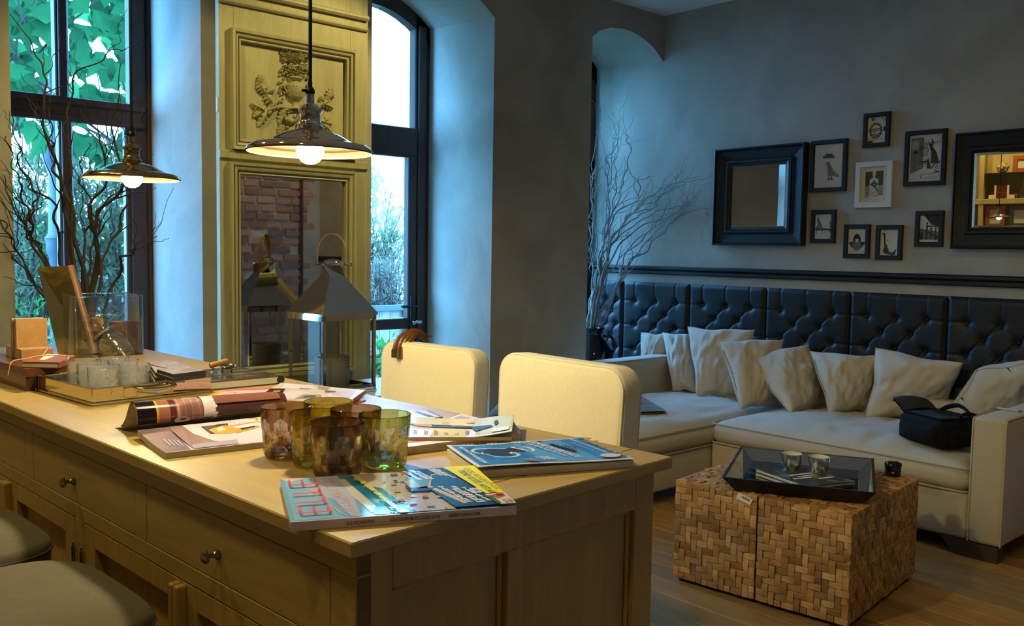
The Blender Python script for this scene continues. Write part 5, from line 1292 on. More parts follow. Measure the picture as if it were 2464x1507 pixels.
def magazine(label, q, z0, th, cover, warp=None, name='magazine', pages=None, spine=None, cov_th=0.0009, n=(16, 10)):
    "q: TL TR BR BL pixels of the top cover as seen; returns thing, g(u,v)"
    P = [onz(u, v, z0+th) for u, v in q]; c = sum(P, V())/4
    t = thing(name, label, 'magazine', (c.x, c.y, z0)); g0 = bil(P)
    wf_ = warp or (lambda u, v: 0.0)
    g = lambda u, v: g0(u, v) + UP*wf_(u, v)
    In = inset(P, 0.0012)
    m = MB(); hexa(m, In, z0+.0003, z0+th-cov_th-.0002); m.build('pages', pages or PAGEW, t)
    m = MB(); m.grid(g, *n); m.grid(lambda u, v: g(u, v)-UP*cov_th, *n)
    ring = [(i/n[0], 0) for i in range(n[0])]+[(1, i/n[1]) for i in range(n[1])]+[(1-i/n[0], 1) for i in range(n[0])]+[(0, 1-i/n[1]) for i in range(n[1]+1)]
    for a, b in zip(ring[:-1], ring[1:]): m.quad(g(*a), g(*b), g(*b)-UP*cov_th, g(*a)-UP*cov_th)
    m.build('cover', ink(*cover), t, smooth=True, angle=60)
    if spine:
        i, j, col = spine; a, b = P[i], P[j]; o = ((a+b)/2-c); o.z = 0; o.normalize(); o *= .0008
        lo = lambda p: V((p.x, p.y, z0))+o
        m = MB(); m.add([lo(a), lo(b), b+o, a+o, V((a.x, a.y, z0)), V((b.x, b.y, z0)), V(b), V(a)], [(0, 1, 2, 3), (4, 7, 6, 5), (0, 4, 5, 1), (2, 6, 7, 3), (1, 5, 6, 2), (0, 3, 7, 4)]); m.build('spine', ink(*col), t)
    return t, g, P
# --- front magazine with the red masthead
t, g, P = magazine('glossy decoration magazine with red ELLE masthead at the island corner', ((673.8, 1154), (1140, 1126), (1242.6, 1217.7), (698.4, 1257)), ZT+.0003, .0115, (120, 178, 205, .12), spine=(3, 2, (222, 196, 168, .5)))
p = Print(g)
p.rect(.02, .02, .20, .98, (136, 190, 214, .12)); p.poly([(.0, .0), (.12, .0), (.05, .10)], (214, 200, 176, .12)); p.poly([(.08, .14), (.16, .16), (.14, .22), (.07, .20)], (150, 196, 214, .12))
p.poly([(.10, .28), (.22, .62), (.26, .98), (.30, .98), (.32, .0), (.18, .0)], (178, 190, 196, .12)); p.poly([(.09, .34), (.15, .52), (.17, .55), (.12, .40)], (222, 196, 160, .12)); p.poly([(.17, .62), (.22, .90), (.24, .98), (.21, .80)], (222, 196, 160, .12))
p.poly([(.28, .0), (.36, .0), (.47, .98), (.36, .98)], (16, 112, 134, .12)); p.poly([(.28, .10), (.31, .12), (.385, .80), (.35, .94), (.30, .5)], (210, 204, 186, .12))
p.poly([(.36, .0), (.44, .0), (.56, .98), (.47, .98)], (196, 186, 166, .12)); p.poly([(.42, .35), (.46, .40), (.53, .98), (.48, .98)], (64, 120, 146, .12))
p.poly([(.44, 0), (.62, 0), (.70, .45), (.78, .98), (.53, .98)], (186, 178, 160, .12))
rp = random.Random(8)
for i in range(46):
    u = rp.uniform(.46, .76); v = rp.uniform(.02, .97); p.rect(u, v, u+rp.uniform(.01, .045), v+rp.uniform(.02, .06), rp.choice([(96, 92, 84, .12), (150, 144, 132, .12), (206, 200, 184, .12), (58, 66, 78, .12), (196, 90, 60, .12), (120, 140, 160, .12)]), 1, 1)
p.poly([(.62, .0), (.83, .0), (.93, .98), (.72, .98), (.66, .4)], (30, 84, 118, .12)); p.poly([(.585, .30), (.60, .22), (.73, .20), (.68, .46), (.60, .50)], (112, 170, 178, .12)); p.poly([(.58, .32), (.63, .26), (.64, .48), (.585, .48)], (176, 196, 190, .12))
p.poly([(.74, .17), (.80, .15), (.74, .20), (.69, .46), (.80, .90), (.77, .92), (.67, .50)], (206, 186, 150, .12)); p.poly([(.56, .48), (.66, .52), (.72, .50), (.66, .58), (.58, .56)], (44, 76, 84, .12))
for k, (u, v, L, w_) in enumerate(((.655, .04, .26, .02), (.695, .03, .26, .02), (.715, .06, .24, .014), (.785, .02, .20, .022), (.805, .02, .22, .018), (.825, .05, .26, .018), (.75, .50, .40, .024), (.785, .58, .34, .016), (.81, .52, .40, .024), (.84, .56, .34, .018))):
    p.text(('IIMMIIM', 'MIIMIMII', 'IMIIMI')[k % 3], (u+.07*v+.07*L, v+L), (-.18, -1), L, (-1, .0), w_, (226, 226, 222, .2), bold=.04)
p.text('ELLE', (.185, .905), (-.02, -1), .80, (-1, 0), .145, (246, 62, 84, .2), bold=-.022); p.text('DECORATION', (.285, .93), (-.04, -1), .86, (-1, 0), .065, (232, 100, 120, .2), bold=-.03)
p.text('Sezonun en serin tatilleri', (.475, .93), (-.12, -1), .86, (-1, 0), .038, (222, 210, 30, .2), bold=.03)
p.poly([(.835, 0.0), (1.0, 0.0), (1.0, .74), (.91, .74)], (250, 240, 10, .15))
p.text('ÖZEL KOLEKSİYON', (.925, .08), (.085, 1), .58, (1, .0), .030, (60, 60, 10, .3)); p.text('TREND VE STİL NOTLARI', (.885, .12), (.075, 1), .62, (1, 0), .034, (50, 50, 10, .3), bold=.02)
p.rect(.855, .60, .90, .72, (214, 214, 210, .2), 2, 2); p.rect(.868, .63, .89, .695, (150, 150, 148, .2), 1, 1)
p.poly([(.90, .76), (1.0, .75), (1.0, 1.0), (.925, 1.0)], (224, 208, 184, .15)); p.poly([(.90, .80), (.99, .76), (.985, .84), (.94, .88)], (192, 108, 70, .15)); p.ell(.965, .80, .018, .035, (150, 46, 44, .15)); p.poly([(.895, .80), (.925, .82), (.935, .99), (.915, .99)], (70, 120, 60, .15))
for r_ in (.012,): p.arc([(.955, .92), (.985, .90), (.99, .97), (.96, .985), (.955, .92)], .0022, (60, 50, 40, .2))
p.text('501', (.962, .975), (1, 0), .022, (0, -1), .05, (60, 50, 40, .2))
p.build(t)
# spine lettering
a, b = P[3], P[2]; du = (b-a); o_ = (a+b)/2-sum(P, V())/4; o_.z = 0; o_.normalize()
m = MB()
def sp(txt, s0, s1, hgt=0.42):
    M_ = frame(lerp(a, b, s0)+o_*.0011-UP*.0082, du, UP); put_text(m, txt, M_, .0058, fit=du.length*(s1-s0), bold=.015)
sp('ELLE DECORATION', .235, .355); sp('AĞUSTOS/EKİM 2012 ÖZEL SAYISI', .42, .645); sp('DENİZE TUTKUN EVLER', .685, .83); sp('. . .', .37, .40)
m.build('spine_lettering', ink(70, 50, 42), t)
# --- blue magazine, cover lifting off its pages
wb = lambda u, v: 0.0045*(1-abs(2*u-1)**2)*v**2*0.5 + 0.0035*max(0, .2-u)/.2*(1-.6*v) + .002*math.sin(5*u+1)*v*v + .0025
t, g, P = magazine('blue magazine with white borders lying beside the far right counter corner', ((1074, 1080), (1400, 1056), (1526, 1107), (1150, 1133)), ZT+.0003, .0125, (228, 222, 208, .2), warp=wb)
BL_ = (58, 140, 196, .15); p = Print(g)
p.rect(.025, .035, .985, .955, BL_, 14, 8); p.rect(.05, .25, .40, .75, (48, 126, 186, .15), 8, 4); p.rect(.45, .05, .80, .95, (92, 168, 212, .15), 8, 6); p.ell(.26, .42, .13, .20, (46, 74, 104, .15)); p.ell(.10, .35, .06, .2, (40, 96, 146, .15))
def arcp(cu, cv, ru, rv, a0, a1, n=16): return [(cu+ru*math.cos(lerp(a0, a1, i/n)), cv+rv*math.sin(lerp(a0, a1, i/n))) for i in range(n+1)]
W1 = (214, 228, 238, .2); W2 = (150, 196, 222, .2)
S_ = [(.375, .30), (.33, .26), (.27, .22), (.21, .20), (.15, .22), (.115, .30), (.12, .40), (.16, .46), (.19, .54), (.22, .62), (.28, .66), (.34, .62), (.365, .54), (.35, .46), (.325, .48)]
p.arc([x[:2] for x in [tuple(q) for q in spline([(u, v, 0) for u, v in S_], 70)]], .011, W1); p.arc([x[:2] for x in [tuple(q) for q in spline([(u+.006, v+.015, 0) for u, v in S_], 70)]], .004, W2)
p.arc(arcp(.175, .43, .022, .05, 0, 5.2), .006, W1); p.arc(arcp(.345, .51, .018, .045, 1, 6.2), .006, W1)
p.poly([(.345, .28), (.40, .22), (.45, .42), (.40, .46)], (62, 62, 72, .2)); p.arc([(.40, .22), (.44, .36), (.46, .44)], .010, W1); p.arc(arcp(.475, .36, .035, .10, -1.6, 1.6), .011, W1)
for i in range(34):
    u = rp.uniform(.40, .62); v = rp.uniform(.10, .55); a0 = rp.uniform(0, 6); p.arc(arcp(u, v, rp.uniform(.006, .014), rp.uniform(.02, .04), a0, a0+3, 6), .0022, rp.choice([W2, (30, 60, 96, .2), W1]))
p.text('TOUR DE FRANCE', (.565, .06), (.12, 1), .80, (1, .0), .046, (226, 228, 230, .2), bold=.03); p.text('LE GRAND MAGAZINE DES TOURS', (.525, .12), (.12, 1), .66, (1, .0), .026, (206, 216, 226, .2), bold=.02)
p.poly([(.66, .24), (.69, .24), (.75, .62), (.72, .62)], (58, 40, 40, .2)); 
for i in range(5): p.arc(arcp(.74+.012*i, .36+.03*i, .012, .03, 0, 5), .003, (60, 70, 90, .2))
p.text('Alacon', (.935, .02), (.02, 1), .86, (1, 0), .085, (170, 142, 66, .3), bold=.03); p.text('GRANDS VOYAGES ET AVENTURES', (.86, .10), (.05, 1), .66, (1, 0), .022, (222, 224, 220, .2), bold=.02); p.text('destinations', (.825, .25), (.05, 1), .4, (1, 0), .018, (190, 204, 216, .2))
p.ell(.885, .875, .065, .075, (226, 216, 190, .25), 28); p.arc([(.85, .87), (.89, .85), (.92, .88)], .0025, (150, 140, 110, .3))
p.text('ACSTISCOUPOURSEDEN', (.048, .16), (.0, 1), .78, (1, 0), .028, (206, 220, 230, .2), bold=.04)
for i in range(3):
    for j in range(3): p.text('MIIMIM', (.10+.17*i+.028*j, .045), (.10, 1), .10, (1, 0), .016, (200, 216, 228, .2), bold=.03)
p.poly([(.30, .86), (.36, .86), (.42, .955), (.34, .955)], (150, 138, 110, .2))
for j in range(3): p.text('MIMIIM', (.40+.03*j, .80), (.22, 1), .13, (1, 0), .020, (210, 222, 230, .2), bold=.03)
p.poly([(.59, .02), (.66, .02), (.665, .06), (.63, .10)], (176, 146, 72, .3)); p.build(t)
# --- stack right of the tumblers: white catalogue, loose sheets, light green magazine on top
t, g, P = magazine('white catalogue under the light green magazine', ((958, 1035), (1235, 1012), (1252, 1042), (962, 1078)), ZT+.0003, .0135, (226, 214, 196, .4), pages=PAGEW, spine=(3, 2, (212, 192, 150, .5)))
p = Print(g); p.rect(.0, .55, .5, .62, (214, 60, 90, .3)); p.rect(.0, .75, .35, .80, (224, 110, 130, .3)); p.build(t)
a, b = P[3], P[2]; o_ = (a+b)/2-sum(P, V())/4; o_.z = 0; o_.normalize(); m = MB()
for txt, s0, s1 in (('EV', .10, .14), ('DEKORASYON KATALOGU', .30, .56), ('2012', .60, .66)): put_text(m, txt, frame(lerp(a, b, s0)+o_*.0011-UP*.0095, (b-a), UP), .006, fit=(b-a).length*(s1-s0))
m.build('spine_lettering', ink(150, 126, 84), t)
wg = lambda u, v: 0.010*max(0, u-.55)**1.5/.3 - .002*math.sin(PI*u) + .0016*math.sin(9*u)*(1-v) + .003*max(0, .2-u)
t, g, P = magazine('light green magazine with wavy cover on top of the white catalogue', ((960, 1003), (1238, 1010), (1231, 1052), (955, 1052)), ZT+.0143, .006, (196, 206, 150, .2), warp=wg, n=(30, 10), spine=(3, 2, (206, 190, 120, .5)))
p = Print(g); p.rect(.0, .02, 1, .55, (204, 212, 164, .2), 20, 3); p.rect(.72, .02, .98, .9, (212, 220, 186, .2), 8, 3)
p.rect(.0, .60, .68, .93, (224, 216, 204, .3), 14, 2); p.rect(.0, .93, 1.0, 1.0, (226, 220, 200, .3), 14, 1)
for k in range(7): 
    for j in range(3): p.rect(.05+.09*k+.012*j, .66+.02*j, .058+.09*k+.012*j, .88, (110, 106, 100, .3), 1, 1)
p.poly([(.02, .34), (.12, .36), (.20, .46), (.04, .44)], (70, 84, 96, .2)); p.poly([(.14, .40), (.30, .38), (.32, .52), (.14, .50)], (214, 150, 130, .2)); p.poly([(.29, .40), (.50, .36), (.66, .48), (.80, .50), (.82, .56), (.66, .70), (.64, .56), (.30, .54)], (58, 60, 76, .2)); p.poly([(.66, .60), (.82, .54), (.82, .62), (.67, .74)], (66, 66, 78, .2))
p.ell(.42, .28, .045, .06, (226, 160, 130, .2)); p.ell(.42, .28, .035, .04, (204, 212, 160, .2)); p.poly([(.58, .22), (.66, .20), (.66, .28), (.59, .28)], (226, 150, 110, .2)); p.ell(.85, .42, .018, .14, (50, 52, 60, .2)); p.rect(.82, .72, .97, .90, (226, 226, 214, .3), 4, 2); p.build(t)
m_, g, P = magazine('open sheet with yellow and black corner behind the green magazine', ((968, 989), (1030, 988), (1066, 1004), (990, 1010)), ZT+.0003, .004, (226, 222, 210, .3))
p = Print(g); p.poly([(.55, 0), (1, 0), (1, 1), (.75, 1)], (216, 184, 92, .3)); p.poly([(.9, 0), (1, 0), (1, 1), (.95, 1)], (30, 46, 40, .3)); p.poly([(.35, .1), (.55, .1), (.8, .9), (.6, .9)], (66, 76, 86, .3)); p.build(m_)
m_, g, P = magazine('white leaflet corner sticking out behind the green magazine', ((1082, 1006), (1111, 996), (1162, 1009), (1120, 1020)), ZT+.0003, .003, (226, 216, 206, .4))
p = Print(g)
for k in range(6): p.rect(.15, .15+.11*k, .75-.04*(k % 3), .20+.11*k, (150, 130, 124, .4), 3, 1)
p.build(m_)
# --- pale magazine with a dark red spine behind the tumblers
t, g, P = magazine('pale decorating magazine with dark red spine behind the tumblers', ((676, 921), (879, 939), (846, 963), (598, 966)), ZT+.005, .010, (214, 202, 174, .25), spine=(1, 2, (112, 44, 46, .4)))
p = Print(g)
p.poly([(.06, .02), (.40, .0), (.46, .20), (.30, .30), (.10, .28)], (226, 222, 208, .25)); p.poly([(.45, .0), (.60, .05), (.62, .30), (.50, .22)], (176, 150, 110, .25)); p.poly([(.0, .35), (.16, .32), (.20, .56), (.02, .60)], (32, 24, 18, .25)); p.poly([(.07, .46), (.14, .42), (.15, .50), (.09, .52)], (214, 160, 60, .25))
p.poly([(.0, .62), (.17, .60), (.20, .82), (.04, .86)], (196, 190, 150, .25)); p.poly([(.24, .40), (.46, .44), (.40, .86), (.22, .80)], (226, 214, 190, .25)); p.poly([(.44, .62), (.62, .60), (.68, .86), (.42, .92)], (150, 140, 120, .25)); p.poly([(.48, .68), (.58, .66), (.60, .80), (.47, .84)], (84, 84, 80, .25)); p.poly([(.62, .04), (1, .04), (1, .96), (.74, .92)], (226, 220, 206, .25)); p.poly([(.60, .30), (.72, .28), (.74, .42), (.63, .44)], (110, 90, 70, .25))
for k in range(5): p.rect(.72, .20+.10*k, .95, .225+.10*k, (120, 116, 110, .3), 3, 1)
p.text('BOOK', (.82, .82), (1, -.03), .14, (0, -1), .09, (40, 36, 32, .3)); p.text('Home', (.30, .30), (1, -.05), .12, (0, -1), .09, (60, 54, 46, .3))
p.rect(.08, .88, .16, .98, (92, 24, 92, .3), 2, 2); p.text('mariage', (.20, 1.02), (1, 0), .26, (0, -1), .10, (120, 70, 96, .3)); p.build(t)
t, g, P = magazine('pink and orange printed leaflet under the rolled magazine', ((545, 938), (660, 934), (640, 962), (470, 968)), ZT+.0003, .004, (226, 190, 176, .3))
p = Print(g); p.poly([(-.02, .0), (.06, .0), (.02, 1.0), (-.12, 1.0)], (240, 166, 10, .3)); p.poly([(.0, .0), (1, .0), (1, .10), (.02, .10)], (226, 70, 90, .3))
for i in range(26): u, v = rp.uniform(.1, .9), rp.uniform(.15, .9); p.rect(u, v, u+rp.uniform(.02, .1), v+.03, rp.choice([(206, 110, 100, .3), (226, 210, 196, .3), (216, 150, 136, .3)]), 1, 1)
p.build(t)
t, g, P = magazine('small grey leaflet peeping out by the tray front', ((436, 958), (500, 955), (520, 964), (450, 970)), ZT+.0003, .004, (196, 196, 184, .3)); p = Print(g); p.rect(.2, .2, .9, .5, (90, 96, 96, .3)); p.build(t)
t, g, P = magazine('small red and white leaflet beside the dark red spine', ((842, 963), (880, 955), (880, 962), (850, 972)), ZT+.0003, .003, (214, 150, 140, .3)); p = Print(g); p.poly([(0, 0), (.5, 0), (.7, 1), (0, 1)], (176, 30, 60, .3)); p.poly([(.5, .3), (1, .1), (1, .5), (.6, .8)], (226, 190, 176, .3)); p.build(t)
# --- open magazine, one half rolled back
zA = ZT+.0003
PB_ = [onz(331, 1036, ZT+.016), onz(665, 1000, ZT+.016), onz(668, 1061, ZT+.010), onz(399, 1091, ZT+.010)]
om = thing('open_magazine', 'open glossy magazine with its left half rolled over', 'magazine', (PB_[0].x, PB_[0].y, ZT))
def gp(u, v):
    q = bil(PB_)(u, v); k = v; 
    q.z = ZT + .0055*(1-k)**1.5 + .0105 - .002*math.sin(PI*k); return q
m = MB(); n_ = (24, 14); m.grid(gp, *n_)
lay = lambda f: (lambda u, v: V((gp(u, v).x, gp(u, v).y, max(ZT+.0004, gp(u, v).z*1-.0115*1.0))))
m.build('page', ink(206, 196, 188, .25), om, smooth=True, angle=80)
m = MB(); ring = [(i/24, 1) for i in range(25)]; ring2 = [(0, i/14) for i in range(15)]
low = lambda u, v: V((gp(u, v).x, gp(u, v).y, gp(u, v).z-.0105))
for R_ in (ring, ring2, [(1, i/14) for i in range(15)], [(i/24, 0) for i in range(25)]):
    for a, b in zip(R_[:-1], R_[1:]): m.quad(gp(*a)-UP*.0002, gp(*b)-UP*.0002, low(*b), low(*a))
m.build('page_block', PAGEW, om)
p = Print(gp); p.rect(0, 0, .36, .98, (134, 108, 106, .2), 8, 10); p.rect(.22, .0, 1.0, .98, (214, 204, 196, .25), 8, 10)
p.poly([(.20, .0), (.30, .0), (.34, .35), (.46, .72), (.62, .86), (.42, .95), (.24, .95)], (158, 128, 112, .2)); p.poly([(.30, .0), (.38, .0), (.41, .38), (.52, .68), (.70, .84), (.56, .80), (.42, .64), (.34, .35)], (226, 214, 204, .2)); p.poly([(.42, .12), (.62, .10), (.60, .46), (.46, .44)], (60, 46, 40, .2))
for k in range(4): p.arc([(.19+.02*k, .05), (.24+.02*k, .45), (.36+.02*k, .80), (.52, .95)], .004, (196, 154, 90, .2))
p.poly([(.46, .26), (.58, .16), (.64, .22), (.70, .40), (.62, .50), (.50, .46)], (204, 160, 60, .25)); p.poly([(.62, .36), (.84, .30), (.86, .38), (.66, .52)], (196, 150, 40, .25)); p.arc([(.62, .22), (.84, .16), (.88, .20)], .012, (206, 164, 60, .25)); p.arc([(.78, .02), (.85, .04), (.84, .12)], .012, (190, 150, 60, .25)); p.poly([(.70, .34), (.82, .31), (.82, .36), (.71, .42)], (50, 50, 46, .25)); p.poly([(.52, .26), (.57, .22), (.59, .34), (.53, .38)], (230, 216, 180, .25))
for k in range(5): p.rect(.60+.035*k, .03, .604+.035*k, .17, (150, 140, 130, .3), 1, 2)
p.arc([(.84, .36), (1.0, .34)], .004, (120, 110, 100, .3)); p.rect(.25, .78, .64, .97, (180, 168, 168, .2), 6, 4)
for k in range(4):
    for j in range(2): p.rect(.10+.028*k, .45+.12*j+.03*k, .106+.028*k, .60+.12*j+.03*k, (214, 206, 204, .3), 1, 2)
p.build(om, 'page_print')
# the roll: profile swept along the spine line
A0 = onz(331, 1036, ZT+.012); A1 = onz(690, 990, ZT+.012); A0.z = A1.z = ZT; ax = (A1-A0).normalized(); sd = V((-ax.y, ax.x, 0)); sd = sd if sd.y > 0 else -sd
RL = (A1-A0).length
prof = [(0.000, .022), (-.002, .032), (.000, .044), (.006, .054), (.016, .0605), (.027, .060), (.037, .052), (.046, .040), (.054, .028), (.064, .018), (.076, .010), (.092, .006), (.110, .003)]
pc = spline([(a, b, 0) for a, b in prof], 40)
def groll(u, v, off=0.0):
    i = min(39, int(v*40)); f = v*40-i; q = lerp(pc[i], pc[min(40, i+1)], f); s = max(0, 1-.25*u)
    sc = lerp(1.0, .80, u)
    f_ = 1-off*16; qx, qy = .026+(q.x-.026)*f_, (.026+(q.y-.026)*f_ if q.x < .055 else q.y-off*.3); return A0 + ax*(RL*u) + sd*(qx*sc) + UP*(max(.0008, qy*sc))
m = MB().grid(groll, 18, 40); m.build('rolled_page', ink(74, 46, 34, .16), om, smooth=True, angle=180)
m = MB()
for k in range(1, 7): m.grid(lambda u, v, k=k: groll(u*.999+.0005, v*(1-.035*k), .0020*k), 4, 40)
m.build('inner_pages', PAGEW, om, smooth=True, angle=180)
class RollPrint(Print):
    def at(s, u, v):
        e = 1e-3; q = s.g(u, v); n = (s.g(u+e, v)-q).cross(s.g(u, v+e)-q).normalized(); n = n if n.dot(EYE-q) > 0 or n.z > .2 else -n
        return q + n*(.0003+.00006*s.k)
p = RollPrint(groll); p.rect(.0, .0, .115, .62, (26, 16, 14, .12), 3, 20); p.rect(.115, .0, .13, .62, (224, 160, 20, .15), 2, 20); p.rect(.13, 0, .20, .62, (158, 104, 66, .15), 3, 20); p.rect(.20, 0, .24, .62, (92, 44, 34, .15), 2, 20); p.rect(.24, 0, .42, .62, (168, 122, 98, .15), 5, 20)
for k in range(4): p.rect(.25+.045*k, .0, .256+.045*k, .6, (214, 176, 120, .15), 1, 16)
for k in range(26): p.rect(.265+.0055*k, .05, .267+.0055*k, .26, (120, 76, 58, .15), 1, 8)
p.rect(.41, .02, .485, .62, (222, 208, 190, .15), 4, 20)
for k in range(9): p.ell(.485+.008*math.sin(k*2.2), .02+.05*k, .014, .025, (226, 212, 194, .15), 10)
p.rect(.49, .36, .95, .62, (152, 94, 46, .15), 8, 10); p.rect(.49, .20, .95, .36, (128, 84, 58, .12), 8, 10); p.ell(.27, .02, .05, .06, (196, 178, 160, .2)); p.ell(.275, .03, .02, .018, (70, 56, 50, .2))
for k in range(7): p.ell(.52+.03*k, .08+.01*(k % 3), .012, .02, (52, 32, 26, .15), 8)
p.build(om, 'rolled_print')
# ---------------------------------------------------------------- coloured tumblers with cut ovals
def cut_glass_mats(name, c): return [tint_glass(name, c, 0.35), tint_glass(name+'_cut', tuple(min(1, x**.10) for x in c), 0.55), glass_mat(name+'_inside', (1, 1, 1))]
CLEARIN = None
def tumbler(u, v, key, label, mats, h=.085, R=.042, Rb=.0345):
    c = onz(u, v, ZT+h); t = thing('tumbler', label, 'glass', (c.x, c.y, ZT+.0003), rp.uniform(0, 6), 'coloured tumblers on the island')
    if key not in tumbler.cache:
        NA, NZ = 128, 60; rows = [(.66, .165), (.42, .165), (.18, .12)]
        vs = []; inov = []
        def ov(a, z):
            best = 9
            for k, (zc, rz) in enumerate(rows):
                s = a/(2*PI)*8 + (.5 if k % 2 else 0); d = (s-round(s))
                q = (d/.37)**2 + ((z/h-zc)/rz)**2; best = min(best, q)
            return best
        for i in range(NZ+1):
            z = h*i/NZ
            r = lerp(Rb, R, (z/h)**.8) if z > .006 else Rb-.006*(1-(z/.006))**2
            for j in range(NA):
                a = 2*PI*j/NA; q = ov(a, z); d = .0018*max(0, 1-q)**.5 if q < 1 else 0
                vs.append(((r-d)*math.cos(a), (r-d)*math.sin(a), z)); inov.append(q < 1)
        m = MB(); fs1 = []; fs2 = []
        for i in range(NZ):
            for j in range(NA):
                f = (i*NA+j, i*NA+(j+1) % NA, (i+1)*NA+(j+1) % NA, (i+1)*NA+j); (fs2 if sum(inov[k] for k in f) >= 2 else fs1).append(f)
        m.add(vs, fs1, None, 0); m.f += fs2; m.mi += [1]*len(fs2)
        base = tuple(range(NA-1, -1, -1)); m.f.append(base); m.mi.append(0)
        inner = [(R-.0004, h+.0006), (R-.0012, h+.0008), (R-.0018, h), (R-.0022, h*.8), (lerp(Rb, R, .35)-.0030, h*.30), (Rb-.004, .014), (Rb-.012, .0105), (0.0, .010)]
        o = len(m.v); k = len(inner)-1
        for r, z in inner[:-1]: m.v += [(r*math.cos(2*PI*j/NA), r*math.sin(2*PI*j/NA), z) for j in range(NA)]
        m.v.append((0, 0, inner[-1][1]))
        top = NZ*NA
        for j in range(NA): m.f.append((top+j, top+(j+1) % NA, o+(j+1) % NA, o+j)); m.mi.append(0)
        for i in range(k-1):
            for j in range(NA): m.f.append((o+i*NA+j, o+i*NA+(j+1) % NA, o+(i+1)*NA+(j+1) % NA, o+(i+1)*NA+j)); m.mi.append(2 if i > 1 else 0)
        for j in range(NA): m.f.append((o+(k-1)*NA+j, o+(k-1)*NA+(j+1) % NA, len(m.v)-1)); m.mi.append(2)
        tumbler.cache[key] = m.mesh('glass_body', mats, True, 40)
    piece('glass_body', tumbler.cache[key], t)
    return t
tumbler.cache = {}
BR = cut_glass_mats('brown_glass', (0.27, 0.115, 0.03)); OL = cut_glass_mats('olive_glass', (0.56, 0.44, 0.03)); GN = cut_glass_mats('green_glass', (0.56, 0.58, 0.08))
tumbler(687.5, 978, 'b', 'brown cut tumbler at the left, next to the open magazine', BR); tumbler(789.5, 966, 'o', 'olive cut tumbler at the back of the cluster', OL); tumbler(856.5, 984, 'b', 'brown cut tumbler at the back right of the cluster', BR)
tumbler(758.5, 994, 'o', 'olive cut tumbler between the two front brown ones', OL); tumbler(811.5, 1016, 'b', 'brown cut tumbler in front, nearest the camera', BR); tumbler(926, 997, 'g', 'green cut tumbler at the right of the cluster', GN)
# ---------------------------------------------------------------- left end of the island: boxes, bookends, notebook, vase, tray, book
MAHOG = mat('mahogany', (0.17, 0.045, 0.018), 0.3, c2=(0.11, 0.026, 0.012), vs=8, stretch=(1, 6, 6), coat=.3)
MAHOGD = mat('mahogany_dark', (0.07, 0.024, 0.016), 0.3, c2=(0.05, 0.016, 0.012), vs=8, stretch=(1, 6, 6), coat=.3)
SUEDE = mat('tan_suede', (0.42, 0.22, 0.075), 0.9, c2=(0.33, 0.165, 0.055), vs=35, bump=.2, bs=200, sheen=.3)
SUEDEP = mat('pale_suede', (0.47, 0.38, 0.28), 0.9, c2=(0.40, 0.32, 0.23), vs=30)
TANL = mat('russet_leather', (0.26, 0.075, 0.022), 0.5, c2=(0.20, 0.055, 0.016), vs=25, bump=.1, bs=150)
STRING = mat('string', (0.60, 0.42, 0.27), .8)
p0 = tp(62.6, 942); p1 = tp(147, 935); dl = (tp(0, 921)-p0).normalized()*.36; Q = [p0, p1, p1+dl, p0+dl]
t = thing('wooden_box', 'lower dark wooden case at the left end of the counter', 'box', (p0+p1+dl)/2+V((0, 0, 0)))
t.location = sum(Q, V())/4 + V((0, 0, .0003)); hexa(MB(), Q, ZT+.0003, ZT+.033).build('case', MAHOGD, t)
hexa(MB(), inset(Q, .001), ZT+.033, ZT+.0345).build('brass_edge', BRASS, t)
u0 = onz(65, 908, ZT+.035); u1 = onz(166, 897, ZT+.035); Q2 = [u0, u1, u1+dl*1.03, u0+dl*1.03]; ZB = ZT+.0535
t = thing('wooden_box', 'upper red brown wooden case carrying the suede bookends', 'box', sum(Q2, V())/4); t.location.z = ZT+.0347
hexa(MB(), Q2, ZT+.0347, ZB).build('case', MAHOG, t)
# suede bookends (L shaped), standing back to back
def bookend(label, fr, wv, h, foot, th, sgn, mt, mt2):
    "fr: inner foot corner; wv: width vector; foot runs along -Y*sgn"
    t = thing('bookend', label, 'bookend', fr, 0, 'suede bookends'); z = ZB+.0004
    d = V((wv.y, -wv.x, 0)).normalized()*sgn
    a = V((fr.x, fr.y, z)); 
    m = MB(); 
    def blk(b0, b1, z0, z1): hexa(m, [a+d*b0, a+wv+d*b0, a+wv+d*b1, a+d*b1], z0, z1)
    blk(0, foot, z, z+.026); m.build('foot', mt, t)
    m = MB(); blk(-th, 0, z, z+h); m.build('upright', mt, t)
    m = MB(); e = wv.normalized()*-.0012
    for b0, b1, z0, z1 in ((-th, 0, z, z+h), (0, foot, z, z+.026)):
        m.add([a+e+d*b0+UP*(z0-z), a+e+d*b1+UP*(z0-z), a+e+d*b1+UP*(z1-z), a+e+d*b0+UP*(z1-z)], [(0, 1, 2, 3)])
    m.build('side_face', mt2, t)
    m = MB()
    for i in range(22): 
        s = (i+.5)/22
        for q in (a+d*.0005+wv*.03+UP*(.028+s*(h-.03)), a+d*.0005+wv*.97+UP*(.028+s*(h-.03))): m.box(q-V((.0006, .0006, .0012)), q+V((.0006, .0006, .0012)))
    m.build('stitching', STRING, t)
    return t
bf = onz(39, 838, ZB+.026); wv = onz(115, 834, ZB+.026)-bf
bookend('tan suede bookend on the wooden cases, its foot facing the camera', V((bf.x, bf.y, 0)), wv, .100, .055, .013, 1, SUEDE, SUEDEP)
b2 = V((bf.x, bf.y, 0)) + V((-wv.y, wv.x, 0)).normalized()*.0265
bookend('pale suede bookend behind the tan one, turned away', b2+V((-.006, 0, 0)), wv, .101, .055, .012, -1, SUEDEP, SUEDE)
